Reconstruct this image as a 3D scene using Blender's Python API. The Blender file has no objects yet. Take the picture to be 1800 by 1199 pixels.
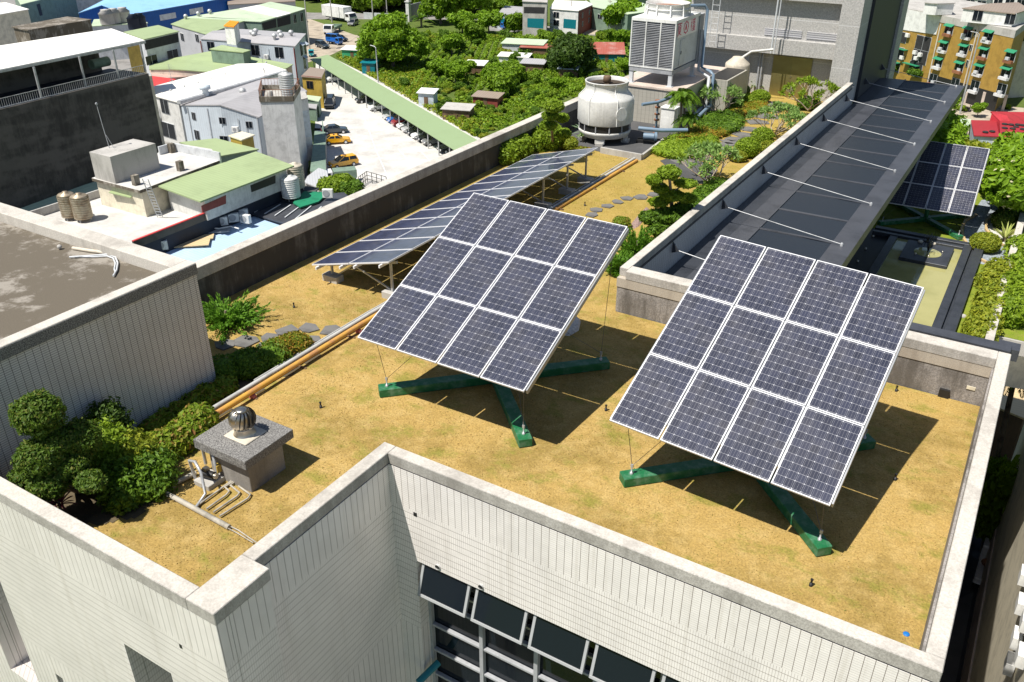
import bpy, bmesh, math, random
import numpy as np
from mathutils import Vector, Matrix
random.seed(7); rng = np.random.default_rng(7)
sc = bpy.context.scene
# ---------------------------------------------------------------- camera
FPX = 1524.8                       # focal length for a 1800 px wide frame
CAMH = 10.564                      # height above the roof lawn
RW = np.array([[0.85311248, 0.52172539, 0.00131078],
               [0.25278425, -0.41114617, -0.87581901],
               [-0.4563981, 0.74750347, -0.48263789]])   # rows: right, down, forward
cd = bpy.data.cameras.new('camera'); cam = bpy.data.objects.new('camera', cd); sc.collection.objects.link(cam)
cd.sensor_width = 36; cd.lens = FPX/1800*36; cd.clip_start = .2; cd.clip_end = 3000
mw = Matrix(((RW[0][0], -RW[1][0], -RW[2][0], 0), (RW[0][1], -RW[1][1], -RW[2][1], 0), (RW[0][2], -RW[1][2], -RW[2][2], CAMH), (0, 0, 0, 1)))
cam.matrix_world = mw; sc.camera = cam
sc.render.resolution_x = 1024; sc.render.resolution_y = 682
# ---------------------------------------------------------------- light
SD = Vector((0.217, 0.488, -1)).normalized()          # direction the sunlight travels
elev = math.asin(-SD.z); az = math.atan2(-SD.x, -SD.y)   # azimuth of the sun from +Y, clockwise
w = bpy.data.worlds.new('World'); sc.world = w; w.use_nodes = True
nt = w.node_tree; bg = nt.nodes['Background']; sky = nt.nodes.new('ShaderNodeTexSky')
sky.sky_type = 'NISHITA'; sky.sun_disc = False; sky.sun_elevation = elev; sky.sun_rotation = az
sky.air_density = 1.0; sky.dust_density = .6; sky.ozone_density = 1.0
bg.inputs[1].default_value = .066; nt.links.new(sky.outputs[0], bg.inputs[0])
sl = bpy.data.lights.new('sun', 'SUN'); so = bpy.data.objects.new('sun', sl); sc.collection.objects.link(so)
sl.energy = 4.8; sl.angle = math.radians(.5); sl.color = (1, .95, .86)
so.rotation_euler = SD.to_track_quat('-Z', 'Y').to_euler(); so.location = (-10, -20, 60)
vs = sc.view_settings; vs.view_transform = 'Standard'; vs.look = 'None'; vs.exposure = .5; vs.gamma = 1
sc.render.engine = 'CYCLES'; sc.cycles.max_bounces = 6; sc.cycles.transparent_max_bounces = 8
# ---------------------------------------------------------------- pixel -> world
def ray(u, v):
    return np.array([(u-900)/FPX, (v-599.5)/FPX, 1.]) @ RW
def U(u, v, z=0.):
    d = ray(u, v); t = (z-CAMH)/d[2]; return Vector((t*d[0], t*d[1], z))
def UX(u, v, X):
    d = ray(u, v); t = X/d[0]; return Vector((X, t*d[1], CAMH+t*d[2]))
def UY(u, v, Y):
    d = ray(u, v); t = Y/d[1]; return Vector((t*d[0], Y, CAMH+t*d[2]))
def UW(u, v, A, B):
    n = np.array([B[1]-A[1], A[0]-B[0], 0.]); d = ray(u, v); c = np.array([0, 0, CAMH])
    t = n.dot(np.array(A)-c)/n.dot(d); p = c+t*d; return Vector(p)
def HP(p, v):                       # height over ground point p whose image row is v
    lo, hi = p.z, 60.
    best = None
    for i in range(600):
        z = lo+(hi-lo)*i/600; q = np.array([p.x, p.y, z-CAMH]); c = RW@q
        if c[2] <= 0: continue
        e = abs(599.5+FPX*c[1]/c[2]-v)
        if best is None or e < best[0]: best = (e, z)
    return best[1]
G = -30.
def sst(t): t = max(0, min(1, t)); return t*t*(3-2*t)
def gz(x, y): return -.2*max(sst((y-16)/3.), sst((-12-x)/2.5))
def L(u, v):
    p = U(u, v, 0)
    for _ in range(4): p = U(u, v, gz(p.x, p.y))
    return p
# ---------------------------------------------------------------- scene helpers
def link(o): sc.collection.objects.link(o); return o
def tag(o, label=None, cat=None, group=None, kind=None):
    if label: o['label'] = label
    if cat: o['category'] = cat
    if group: o['group'] = group
    if kind: o['kind'] = kind
    return o
def empty(name, loc, label=None, cat=None, group=None, rz=0):
    o = bpy.data.objects.new(name, None); link(o); o.location = loc; o.rotation_euler = (0, 0, rz); o.empty_display_size = .3
    return tag(o, label, cat, group)
def wloc(o):
    v = Vector(o.location)
    while o.parent: o = o.parent; v += Vector(o.location)
    return v
class MB:
    def __init__(s): s.v = []; s.f = []; s.m = []; s.sm = []
    def add(s, vs, fs, m=0, smooth=False):
        b = len(s.v); s.v += [tuple(p) for p in vs]
        for f in fs: s.f.append([b+i for i in f]); s.m.append(m); s.sm.append(smooth)
        return s
    def poly(s, pts, m=0): return s.add(pts, [range(len(pts))], m)
    def box(s, x0, x1, y0, y1, z0, z1, m=0):
        return s.add([(x0, y0, z0), (x1, y0, z0), (x1, y1, z0), (x0, y1, z0), (x0, y0, z1), (x1, y0, z1), (x1, y1, z1), (x0, y1, z1)],
                     [(3, 2, 1, 0), (4, 5, 6, 7), (0, 1, 5, 4), (1, 2, 6, 5), (2, 3, 7, 6), (3, 0, 4, 7)], m)
    def obox(s, c, sz, M=None, m=0):
        c = Vector(c); hx, hy, hz = [a/2 for a in sz]; M = M or Matrix.Identity(3)
        P = [c+M@Vector((x*hx, y*hy, z*hz)) for z in (-1, 1) for x, y in ((-1, -1), (1, -1), (1, 1), (-1, 1))]
        return s.add(P, [(3, 2, 1, 0), (4, 5, 6, 7), (0, 1, 5, 4), (1, 2, 6, 5), (2, 3, 7, 6), (3, 0, 4, 7)], m)
    def prism(s, pts, z0, z1, m=0, mt=None):
        # pts: 2D (ccw or cw); z1 may be list
        n = len(pts); a = sum(pts[i][0]*pts[(i+1) % n][1]-pts[(i+1) % n][0]*pts[i][1] for i in range(n))
        z1 = z1 if hasattr(z1, '__len__') else [z1]*n
        z0 = z0 if hasattr(z0, '__len__') else [z0]*n
        if a < 0: pts = list(pts)[::-1]; z1 = list(z1)[::-1]; z0 = list(z0)[::-1]
        V = [(p[0], p[1], z) for p, z in zip(pts, z0)]+[(p[0], p[1], z) for p, z in zip(pts, z1)]
        s.add(V, [tuple(range(n))[::-1]]+[(i, (i+1) % n, n+(i+1) % n, n+i) for i in range(n)], m)
        return s.add(V[n:], [tuple(range(n))], m if mt is None else mt)
    def bar(s, a, b, w, h, m=0, up=(0, 0, 1)):
        a = Vector(a); b = Vector(b); d = b-a; l = d.length
        if l < 1e-6: return s
        d /= l; u = Vector(up)
        if abs(d.dot(u)) > .98: u = Vector((1, 0, 0))
        x = d.cross(u).normalized(); z = x.cross(d)
        return s.obox((a+b)/2, (w, l, h), Matrix((x, d, z)).transposed(), m)
    def tube(s, path, r, n=8, m=0, cap=True):
        P = [Vector(p) for p in path]; R = r if hasattr(r, '__len__') else [r]*len(P); b = []
        prev = None
        for i, p in enumerate(P):
            d = (P[min(i+1, len(P)-1)]-P[max(i-1, 0)]).normalized()
            u = prev if prev else (Vector((0, 0, 1)) if abs(d.z) < .9 else Vector((1, 0, 0)))
            x = d.cross(u)
            if x.length < 1e-4: x = d.cross(Vector((0, 1, 0)))
            x.normalize(); y = x.cross(d).normalized(); prev = y
            b.append([p+x*R[i]*math.cos(2*math.pi*k/n)+y*R[i]*math.sin(2*math.pi*k/n) for k in range(n)])
        V = [q for c in b for q in c]; F = []
        for i in range(len(P)-1):
            for k in range(n): F.append((i*n+k, i*n+(k+1) % n, (i+1)*n+(k+1) % n, (i+1)*n+k))
        s.add(V, F, m, True)
        if cap: s.add(b[0], [range(n)], m); s.add(b[-1], [list(range(n))[::-1]], m)
        return s
    def lathe(s, c, prof, n=24, m=0, smooth=True):
        c = Vector(c); V = []; F = []
        for r, z in prof: V += [(c.x+r*math.cos(2*math.pi*k/n), c.y+r*math.sin(2*math.pi*k/n), c.z+z) for k in range(n)]
        for i in range(len(prof)-1):
            for k in range(n): F.append((i*n+k, i*n+(k+1) % n, (i+1)*n+(k+1) % n, (i+1)*n+k))
        s.add(V, F, m, smooth)
        for i, rev in ((0, True), (len(prof)-1, False)):
            if prof[i][0] > 1e-3: s.add(V[i*n:(i+1)*n], [list(range(n))[::-1] if rev else range(n)], m)
        return s
    def build(s, name, mats, parent=None, loc=None, bevel=0):
        mats = mats if isinstance(mats, (list, tuple)) else [mats]
        A = np.array(s.v, float)
        if parent is not None: org = np.array(wloc(parent))
        elif loc is not None: org = np.array(loc, float)
        else: org = np.array([(A[:, 0].min()+A[:, 0].max())/2, (A[:, 1].min()+A[:, 1].max())/2, A[:, 2].min()])
        me = bpy.data.meshes.new(name); me.from_pydata((A-org).tolist(), [], s.f)
        for m in mats: me.materials.append(M[m] if isinstance(m, str) else m)
        me.polygons.foreach_set('material_index', s.m); me.polygons.foreach_set('use_smooth', s.sm)
        me.update(); o = bpy.data.objects.new(name, me); link(o)
        if parent is not None: o.parent = parent
        else: o.location = org
        if bevel:
            b = o.modifiers.new('bevel', 'BEVEL'); b.width = bevel; b.segments = 1; b.limit_method = 'ANGLE'; b.angle_limit = math.radians(50)
        return o
def copy_tree(o, parent=None):
    c = o.copy(); link(c); c.parent = parent
    for ch in list(o.children): copy_tree(ch, c)
    return c
# ---------------------------------------------------------------- materials
M = {}
def base(name, col, rough=.7, metal=0., spec=.5):
    m = bpy.data.materials.new(name); m.use_nodes = True; b = m.node_tree.nodes['Principled BSDF']
    b.inputs['Base Color'].default_value = (*col, 1); b.inputs['Roughness'].default_value = rough
    b.inputs['Metallic'].default_value = metal; b.inputs['Specular IOR Level'].default_value = spec
    M[name] = m; return m, m.node_tree, b
def N(t, typ, **k):
    n = t.nodes.new('ShaderNode'+typ)
    for a, v in k.items(): setattr(n, a, v)
    return n
def math_(t, op, a, b=None, c=None):
    n = N(t, 'Math', operation=op)
    for i, x in enumerate((a, b, c)):
        if x is None: continue
        if isinstance(x, (int, float)): n.inputs[i].default_value = x
        else: t.links.new(x, n.inputs[i])
    return n.outputs[0]
def mixc(t, f, a, b):
    n = N(t, 'Mix', data_type='RGBA')
    for i, x in ((0, f), (6, a), (7, b)):
        if isinstance(x, (int, float)): n.inputs[i].default_value = x
        elif isinstance(x, tuple): n.inputs[i].default_value = (*x, 1)
        else: t.links.new(x, n.inputs[i])
    return n.outputs[2]
def noise(t, scale, detail=4, rough=.55, vec=None, coord='Object'):
    n = N(t, 'TexNoise'); n.inputs['Scale'].default_value = scale; n.inputs['Detail'].default_value = detail; n.inputs['Roughness'].default_value = rough
    if vec is None:
        tc = N(t, 'TexCoord'); vec = tc.outputs[coord]
    t.links.new(vec, n.inputs['Vector']); return n.outputs['Fac']
def ramp(t, f, lo, hi):
    n = N(t, 'MapRange'); n.inputs[1].default_value = lo; n.inputs[2].default_value = hi; t.links.new(f, n.inputs[0]); n.interpolation_type = 'SMOOTHSTEP'; return n.outputs[0]
def stretch(t, s):
    tc = N(t, 'TexCoord'); mp = N(t, 'Mapping'); t.links.new(tc.outputs['Object'], mp.inputs[0]); mp.inputs['Scale'].default_value = s; return mp.outputs[0]
def bump(t, b, h, strength=.3, dist=.02):
    n = N(t, 'Bump'); n.inputs['Strength'].default_value = strength; n.inputs['Distance'].default_value = dist
    t.links.new(h, n.inputs['Height']); t.links.new(n.outputs[0], b.inputs['Normal'])
def worn(name, col, rough=.7, metal=0., var=.25, scale=1.5, fine=30., streak=False, dirt=None, bmp=.15, spec=.4):
    """painted or plain surface with large blotches, fine grain and optional vertical run marks"""
    m, t, b = base(name, col, rough, metal, spec)
    a = noise(t, scale, 5, .65); f = noise(t, fine, 2)
    d = dirt or tuple(c*(1-var*1.6) for c in col)
    c = mixc(t, ramp(t, a, .42, .72), col, d)
    if streak:
        s_ = noise(t, 1., 4, .7, stretch(t, (5., 5., .35))); c = mixc(t, math_(t, 'MULTIPLY', ramp(t, s_, .48, .7), .6), c, d)
    g = math_(t, 'MULTIPLY_ADD', f, .35, .82)
    mm = N(t, 'Mix', data_type='RGBA', blend_type='MULTIPLY'); mm.inputs[0].default_value = 1.
    t.links.new(c, mm.inputs[6]); t.links.new(g, mm.inputs[7]); t.links.new(mm.outputs[2], b.inputs['Base Color'])
    if bmp: bump(t, b, f, bmp, .01)
    return m
def plain(name, col, rough=.6, metal=0., spec=.5): return base(name, col, rough, metal, spec)[0]
def aggregate(name, c1, c2, stain, amt=.6, lo=.45, hi=.7, grain=55.):
    m, t, b = base(name, c1, .85)
    g = noise(t, grain, 3, .7); c = mixc(t, ramp(t, g, .35, .65), c1, c2)
    s_ = noise(t, 1., 5, .7, stretch(t, (3., 3., .45))); s2 = noise(t, .5, 5, .6)
    k = math_(t, 'MULTIPLY', ramp(t, math_(t, 'MULTIPLY_ADD', s2, .6, math_(t, 'MULTIPLY', s_, .45)), lo, hi), amt)
    c = mixc(t, k, c, stain); t.links.new(c, b.inputs['Base Color']); bump(t, b, g, .35, .008); return m
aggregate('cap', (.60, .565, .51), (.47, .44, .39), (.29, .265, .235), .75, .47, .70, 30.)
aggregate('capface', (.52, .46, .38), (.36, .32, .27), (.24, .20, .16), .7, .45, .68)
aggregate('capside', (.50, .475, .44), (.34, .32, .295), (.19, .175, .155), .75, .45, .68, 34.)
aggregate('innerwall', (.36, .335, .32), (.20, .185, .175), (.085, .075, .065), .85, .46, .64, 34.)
aggregate('longwall', (.20, .20, .20), (.13, .13, .132), (.035, .034, .035), .95, .34, .54)
aggregate('granite', (.33, .31, .29), (.24, .23, .21), (.13, .12, .11), .8)
aggregate('dark_agg', (.30, .29, .275), (.07, .068, .065), (.10, .095, .09), .5, grain=38.)
aggregate('oldroof', (.135, .112, .08), (.095, .08, .06), (.33, .30, .26), .75, .50, .60)
aggregate('concrete', (.50, .48, .45), (.40, .385, .36), (.22, .21, .19), .6)
aggregate('blackwall', (.11, .10, .088), (.075, .07, .06), (.035, .032, .028), .9, .38, .62, 12.)
_t = M['blackwall'].node_tree; _b = _t.nodes['Principled BSDF']; _c = _b.inputs['Base Color'].links[0].from_socket
_n1 = noise(_t, 1., 3, .6, stretch(_t, (.05, .05, .34))); _n2 = noise(_t, .35, 6, .75)
_t.links.new(mixc(_t, math_(_t, 'MULTIPLY', ramp(_t, math_(_t, 'MULTIPLY_ADD', _n2, .4, math_(_t, 'MULTIPLY', _n1, .7)), .5, .62), .8), _c, (.125, .115, .10)), _b.inputs['Base Color'])
def tile(name, white=(.82, .78, .755), joint=(.21, .175, .16), z1=-.1, z2=-3.2, pu=.15, pv=.046, hw=.0048, hz_=.36):
    m, t, b = base(name, white, .35)
    ge = N(t, 'NewGeometry'); sx = N(t, 'SeparateXYZ'); t.links.new(ge.outputs['Position'], sx.inputs[0])
    h = math_(t, 'ADD', sx.outputs[0], sx.outputs[1]); z = sx.outputs[2]
    def line(c, p, w_):
        fr = math_(t, 'FRACT', math_(t, 'DIVIDE', math_(t, 'ADD', c, 500.), p)); e = math_(t, 'MULTIPLY', math_(t, 'MINIMUM', fr, math_(t, 'SUBTRACT', 1., fr)), p)
        return math_(t, 'LESS_THAN', e, w_)
    A = math_(t, 'MAXIMUM', line(h, pu, .0050), math_(t, 'MULTIPLY', line(z, pv, hw), hz_))
    B = math_(t, 'MAXIMUM', line(z, pu, .0045), math_(t, 'MULTIPLY', line(h, pv, .0042), .5))
    k = math_(t, 'MULTIPLY', math_(t, 'LESS_THAN', z, z1), math_(t, 'GREATER_THAN', z, z2))
    mx = N(t, 'Mix'); t.links.new(k, mx.inputs[0]); t.links.new(A, mx.inputs[2]); t.links.new(B, mx.inputs[3])
    a = noise(t, .8, 5, .6, ge.outputs['Position']); c = mixc(t, ramp(t, a, .4, .8), white, tuple(x*.86 for x in white))
    st = noise(t, 1., 4, .7, stretch(t, (6., 6., .25))); c = mixc(t, math_(t, 'MULTIPLY', ramp(t, st, .50, .75), .38), c, tuple(x*y for x, y in zip(white, (.62, .59, .54))))
    wn = N(t, 'TexWhiteNoise', noise_dimensions='2D'); cv = N(t, 'CombineXYZ'); t.links.new(math_(t, 'FLOOR', math_(t, 'DIVIDE', math_(t, 'ADD', h, 500.), pu)), cv.inputs[0]); t.links.new(math_(t, 'FLOOR', math_(t, 'DIVIDE', math_(t, 'ADD', z, 500.), pv*3)), cv.inputs[1]); t.links.new(cv.outputs[0], wn.inputs[0])
    c = mixc(t, math_(t, 'MULTIPLY', wn.outputs['Value'], .14), c, tuple(x*.6 for x in white))
    c = mixc(t, mx.outputs[0], c, joint); t.links.new(c, b.inputs['Base Color']); return m
tile('tile'); tile('tile_grey', (.66, .65, .64), (.085, .085, .09), -90, -91, hw=.0065, hz_=.72); tile('tile_small', (.42, .40, .35), (.14, .13, .12), -90, -91, .2, .2)
def lawn(name, c1, c2, c3, green):
    m, t, b = base(name, c1, .9, spec=.15)
    tc = N(t, 'TexCoord'); o = tc.outputs['Object']
    a = noise(t, .55, 6, .65, o); f = noise(t, 26, 5, .8, o); q = noise(t, 3.2, 5, .7, o); g = noise(t, 1.3, 6, .7, stretch(t, (1, 1.4, 1)))
    c = mixc(t, ramp(t, a, .40, .62), c1, c2); c = mixc(t, math_(t, 'MULTIPLY', ramp(t, q, .4, .75), .6), c, c3)
    c = mixc(t, math_(t, 'MULTIPLY', ramp(t, g, .50, .68), .7), c, green)
    if name == 'lawn':
        sx = N(t, 'SeparateXYZ'); ge = N(t, 'NewGeometry'); t.links.new(ge.outputs['Position'], sx.inputs[0]); c = mixc(t, math_(t, 'MULTIPLY', ramp(t, math_(t, 'MULTIPLY_ADD', noise(t, .4, 4, .6, o), 8., sx.outputs[1]), 20., 33.), .5), c, (.35, .265, .055))
    k = math_(t, 'MULTIPLY_ADD', ramp(t, f, .28, .72), .6, .70)
    mm = N(t, 'Mix', data_type='RGBA', blend_type='MULTIPLY'); mm.inputs[0].default_value = 1.
    t.links.new(c, mm.inputs[6]); t.links.new(k, mm.inputs[7]); t.links.new(mm.outputs[2], b.inputs['Base Color'])
    bump(t, b, f, .55, .04); return m
lawn('lawn', (.415, .28, .092), (.29, .20, .06), (.52, .375, .155), (.20, .205, .032))
lawn('mossy', (.16, .23, .02), (.22, .27, .03), (.24, .21, .06), (.06, .10, .012))
lawn('soil', (.10, .14, .03), (.07, .12, .02), (.17, .17, .06), (.05, .10, .012))
lawn('gravelgrass', (.30, .27, .21), (.22, .23, .12), (.40, .36, .30), (.10, .14, .03))
def leaf(name, cols, rough=.55, trans=.36):
    m, t, b = base(name, cols[0], rough, spec=.3)
    ge = N(t, 'NewGeometry'); cr = N(t, 'ValToRGB'); t.links.new(ge.outputs['Random Per Island'], cr.inputs[0])
    el = cr.color_ramp.elements; el[0].color = (*cols[0], 1); el[1].color = (*cols[-1], 1); el[1].position = 1.
    for i, c in enumerate(cols[1:-1]): e = el.new((i+1)/(len(cols)-1)); e.color = (*c, 1)
    t.links.new(cr.outputs[0], b.inputs['Base Color'])
    tr = N(t, 'BsdfTranslucent'); t.links.new(cr.outputs[0], tr.inputs[0]); mx = N(t, 'MixShader'); mx.inputs[0].default_value = trans
    t.links.new(b.outputs[0], mx.inputs[1]); t.links.new(tr.outputs[0], mx.inputs[2]); t.links.new(mx.outputs[0], t.nodes['Material Output'].inputs[0]); return m
leaf('leaf_topiary', [(.05, .10, .010), (.08, .15, .015), (.13, .21, .02), (.07, .13, .012), (.10, .17, .016), (.20, .20, .04)])
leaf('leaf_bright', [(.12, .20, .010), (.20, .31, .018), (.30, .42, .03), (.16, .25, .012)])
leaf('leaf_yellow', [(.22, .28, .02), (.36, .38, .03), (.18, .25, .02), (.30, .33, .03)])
leaf('leaf_red', [(.13, .21, .015), (.22, .30, .02), (.15, .24, .02), (.20, .30, .02), (.26, .32, .03), (.36, .18, .06)])
leaf('leaf_orange', [(.16, .22, .015), (.22, .28, .02), (.40, .16, .02), (.20, .25, .02), (.18, .24, .02), (.30, .20, .02)])
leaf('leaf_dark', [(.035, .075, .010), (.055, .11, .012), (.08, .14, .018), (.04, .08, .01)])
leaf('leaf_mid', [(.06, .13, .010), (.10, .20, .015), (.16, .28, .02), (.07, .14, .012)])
leaf('leaf_mid2', [(.11, .20, .010), (.17, .30, .015), (.24, .38, .02), (.13, .23, .012)])
leaf('leaf_tree', [(.12, .23, .010), (.19, .34, .015), (.26, .42, .02), (.15, .27, .012)])
leaf('leaf_juniper', [(.08, .19, .015), (.12, .27, .02), (.18, .35, .03)])
leaf('leaf_agave', [(.16, .25, .13), (.22, .32, .18), (.12, .2, .1)], trans=.1)
leaf('leaf_variegated', [(.40, .42, .12), (.30, .36, .08), (.5, .5, .2)], trans=.15)
leaf('leaf_cordyline', [(.18, .02, .05), (.28, .05, .08), (.12, .015, .03)], trans=.15)
leaf('leaf_pale', [(.20, .34, .08), (.28, .42, .11), (.14, .26, .05)])
leaf('leaf_palm', [(.12, .24, .015), (.18, .32, .02), (.10, .20, .012)]); worn('bedsoil', (.11, .085, .05), .95, 0, .3, 3, 30)
leaf('straw', [(.38, .265, .095), (.50, .365, .15), (.33, .23, .075), (.44, .31, .115)], trans=.2); leaf('leaf_olive', [(.24, .24, .05), (.30, .27, .07), (.21, .23, .05)]); plain('sashgrey', (.33, .34, .35), .5)
leaf('flower', [(.7, .62, .4), (.75, .7, .5)])
worn('bark', (.20, .16, .12), .9, var=.4, fine=60); worn('bark_pale', (.36, .30, .24), .9, var=.35, fine=60)
# solar modules
def pv(name, cell, gap, pitch, ox, oy, chamf=.015, bus=True, lw=.0019):
    m, t, b = base(name, cell, .32, spec=.4)
    tc = N(t, 'TexCoord'); sx = N(t, 'SeparateXYZ'); t.links.new(tc.outputs['Object'], sx.inputs[0])
    x = math_(t, 'DIVIDE', math_(t, 'ADD', sx.outputs[0], -ox+10*pitch), pitch); y = math_(t, 'DIVIDE', math_(t, 'ADD', sx.outputs[1], -oy+10*pitch), pitch)
    fx = math_(t, 'FRACT', x); fy = math_(t, 'FRACT', y)
    ex = math_(t, 'MULTIPLY', math_(t, 'MINIMUM', fx, math_(t, 'SUBTRACT', 1., fx)), pitch); ey = math_(t, 'MULTIPLY', math_(t, 'MINIMUM', fy, math_(t, 'SUBTRACT', 1., fy)), pitch)
    ln = math_(t, 'MAXIMUM', math_(t, 'LESS_THAN', ex, lw*.55), math_(t, 'LESS_THAN', ey, lw))
    k = ln
    if chamf: k = math_(t, 'MAXIMUM', ln, math_(t, 'LESS_THAN', math_(t, 'ADD', ex, ey), chamf))
    ge = N(t, 'NewGeometry')
    vo = N(t, 'TexWhiteNoise', noise_dimensions='3D'); cx = N(t, 'CombineXYZ'); t.links.new(math_(t, 'FLOOR', x), cx.inputs[0]); t.links.new(math_(t, 'FLOOR', y), cx.inputs[1])
    oi = N(t, 'ObjectInfo'); t.links.new(oi.outputs['Random'], cx.inputs[2]); t.links.new(cx.outputs[0], vo.inputs[0])
    c = mixc(t, vo.outputs['Value'], tuple(a*.8 for a in cell), tuple(a*1.25 for a in cell))
    if bus:
        bx = math_(t, 'MULTIPLY', math_(t, 'ABSOLUTE', math_(t, 'SUBTRACT', math_(t, 'FRACT', math_(t, 'MULTIPLY', fx, 3.)), .5)), pitch/3)
        c = mixc(t, math_(t, 'MULTIPLY', math_(t, 'LESS_THAN', bx, .0013), .6), c, (.40, .40, .42))
    dust = noise(t, 1.1, 4); c = mixc(t, math_(t, 'MULTIPLY', ramp(t, dust, .4, .8), .12), c, (.4, .36, .3))
    c = mixc(t, k, c, gap); t.links.new(c, b.inputs['Base Color']); b.inputs['Coat Weight'].default_value = .6; b.inputs['Coat Roughness'].default_value = .06; return m
pv('pv_mono', (.031, .034, .056), (.46, .46, .49), .1575, .0225, .045)
pv('pv_poly', (.038, .046, .095), (.09, .105, .15), .156, .02, .03, 0, False, .003)
plain('alu', (.72, .72, .74), .45, .1); worn('tanksteel', (.42, .36, .27), .45, .45, .3, 1.2, 10, True, (.22, .15, .09)); worn('oldplastic', (.42, .39, .33), .6, 0, .3, 3, 25); plain('fan_dark', (.05, .035, .022), .8); plain('bay_dark', (.02, .025, .035), .6); worn('lv_grey', (.20, .205, .21), .6, 0, .2); plain('alu_dark', (.35, .36, .38), .45, .5); worn('galv', (.50, .51, .52), .45, .35, fine=20)
worn('greensteel', (.010, .13, .045), .5, 0, .1, 4.5, 40, dirt=(.10, .22, .14), bmp=.3); plain('wire', (.12, .12, .12), .5, .5)
# metals and paints
for n_, c_ in dict(white_paint=(.78, .78, .76), cream=(.72, .66, .52), ltgrey=(.58, .60, .62), greypaint=(.36, .37, .39), paleblue=(.55, .62, .68), frp=(.64, .635, .61), beige=(.60, .54, .44),
                   yellowtile=(.38, .235, .05), rust=(.28, .12, .06), red=(.60, .06, .06), redroof=(.50, .035, .05), orange=(.85, .30, .01), navy=(.012, .02, .04), pinkish=(.60, .50, .43),
                   greenwall=(.19, .27, .21), blue=(.01, .10, .36), steel=(.55, .56, .56), brown=(.16, .10, .06), brick=(.25, .055, .045), yellowwall=(.46, .32, .06), tan=(.55, .40, .2), whitegrey=(.66, .66, .66)).items():
    worn(n_, c_, .6, .5 if n_ == 'steel' else 0, .18, .9, 14, streak=True, bmp=.05)
def corr(name, col, pitch=.35, axis='X', rough=.5, dirt=None, amt=.35):
    m, t, b = base(name, col, rough, spec=.4)
    tc = N(t, 'TexCoord'); sx = N(t, 'SeparateXYZ'); t.links.new(tc.outputs['Object'], sx.inputs[0])
    s_ = {'X': sx.outputs[0], 'Y': sx.outputs[1]}.get(axis) or math_(t, 'ADD', sx.outputs[0], sx.outputs[1])
    wv = math_(t, 'FRACT', math_(t, 'DIVIDE', math_(t, 'ADD', s_, 900.), pitch)); ln = math_(t, 'LESS_THAN', wv, .16)
    a = noise(t, .25, 6, .7); c = mixc(t, math_(t, 'MULTIPLY', ramp(t, a, .45, .75), .7), col, dirt or tuple(x*.72 for x in col))
    c = mixc(t, math_(t, 'MULTIPLY', ln, amt), c, tuple(x*.55 for x in col)); t.links.new(c, b.inputs['Base Color']); bump(t, b, wv, .4, .04)
    ru = noise(t, .9, 6, .75); lk = b.inputs['Base Color'].links[0].from_socket; t.links.new(mixc(t, math_(t, 'MULTIPLY', ramp(t, ru, .60, .74), .45), lk, tuple(x*y for x, y in zip(col, (.62, .50, .42)))), b.inputs['Base Color']); return m
corr('roof_green', (.34, .42, .22), .45, 'X'); corr('roof_greeny', (.34, .42, .22), .45, 'Y'); corr('roof_palegreen', (.50, .60, .42), .5, 'X'); corr('roof_white', (.84, .82, .77), .6, 'X', amt=.12, dirt=(.74, .70, .62))
corr('roof_grey', (.40, .39, .40), .5, 'X'); corr('roof_blue', (.28, .52, .80), .5, 'Y'); corr('roof_blue2', (.40, .55, .74), .35, 'Y', dirt=(.50, .62, .74)); corr('roof_red', (.34, .028, .035), .6, 'Y')
corr('roof_carport', (.27, .36, .19), .3, 'Y', amt=.22, dirt=(.25, .33, .17)); corr('corr_paleblue', (.52, .58, .64), .5, 'XY'); corr('corr_grey', (.46, .47, .49), .5, 'XY'); corr('corr_green', (.22, .33, .26), .4, 'XY'); corr('corr_blue', (.01, .115, .42), .8, 'XY')
corr('roof_tan', (.62, .47, .27), .35, 'Y', dirt=(.4, .3, .18)); corr('roof_pink', (.5, .36, .31), .5, 'X'); corr('roof_brown', (.30, .24, .19), .5, 'X'); corr('rust_roof', (.36, .10, .07), .4, 'X', dirt=(.5, .42, .38))
worn('lotconcrete', (.56, .545, .52), .9, 0, .14, .22, 3, dirt=(.42, .405, .38)); worn('alleyfloor', (.045, .047, .052), .9, 0, .3, .4, 20); worn('asphalt', (.085, .085, .088), .95, 0, .2, .4, 25); worn('street', (.26, .25, .24), .95, 0, .2, .3, 10)
worn('dirtyard', (.42, .36, .28), .95, 0, .3, .25, 6); worn('slate', (.16, .155, .15), .8, 0, .25, 2.2, 30); worn('mat_green', (.01, .20, .10), .7, 0, .2, 1.2)
plain('glass', (.008, .012, .017), .05, 0, .3); plain('carglass', (.01, .013, .016), .05, 0, .8); plain('black', (.015, .015, .016), .5); plain('tyre', (.02, .02, .02), .8); plain('chrome', (.55, .50, .42), .36, 1.)
worn('dark_interior', (.03, .03, .032), .8); plain('white', (.8, .8, .8), .4); worn('darkmetal', (.055, .06, .072), .42, .25, .2, 1.5, 30); worn('darkmetal2', (.085, .09, .105), .45, .3, .2, 1.2, 30)
plain('yellowpaint', (.72, .36, .02), .4); worn('pipe_yellow', (.62, .34, .06), .5, 0, .3, 2.5, dirt=(.45, .22, .1)); worn('pipe_grey', (.50, .50, .48), .5, 0, .2); plain('pipe_blue', (.17, .24, .32), .4); plain('pink', (.45, .13, .12), .6)
plain('signwhite', (.82, .78, .78), .5); plain('signred', (.62, .02, .09), .5); plain('awning', (.02, .22, .11), .6); plain('teal', (.0, .16, .20), .5); plain('blueplastic', (.01, .16, .5), .5); plain('greenmesh', (.03, .3, .14), .7)
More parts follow.
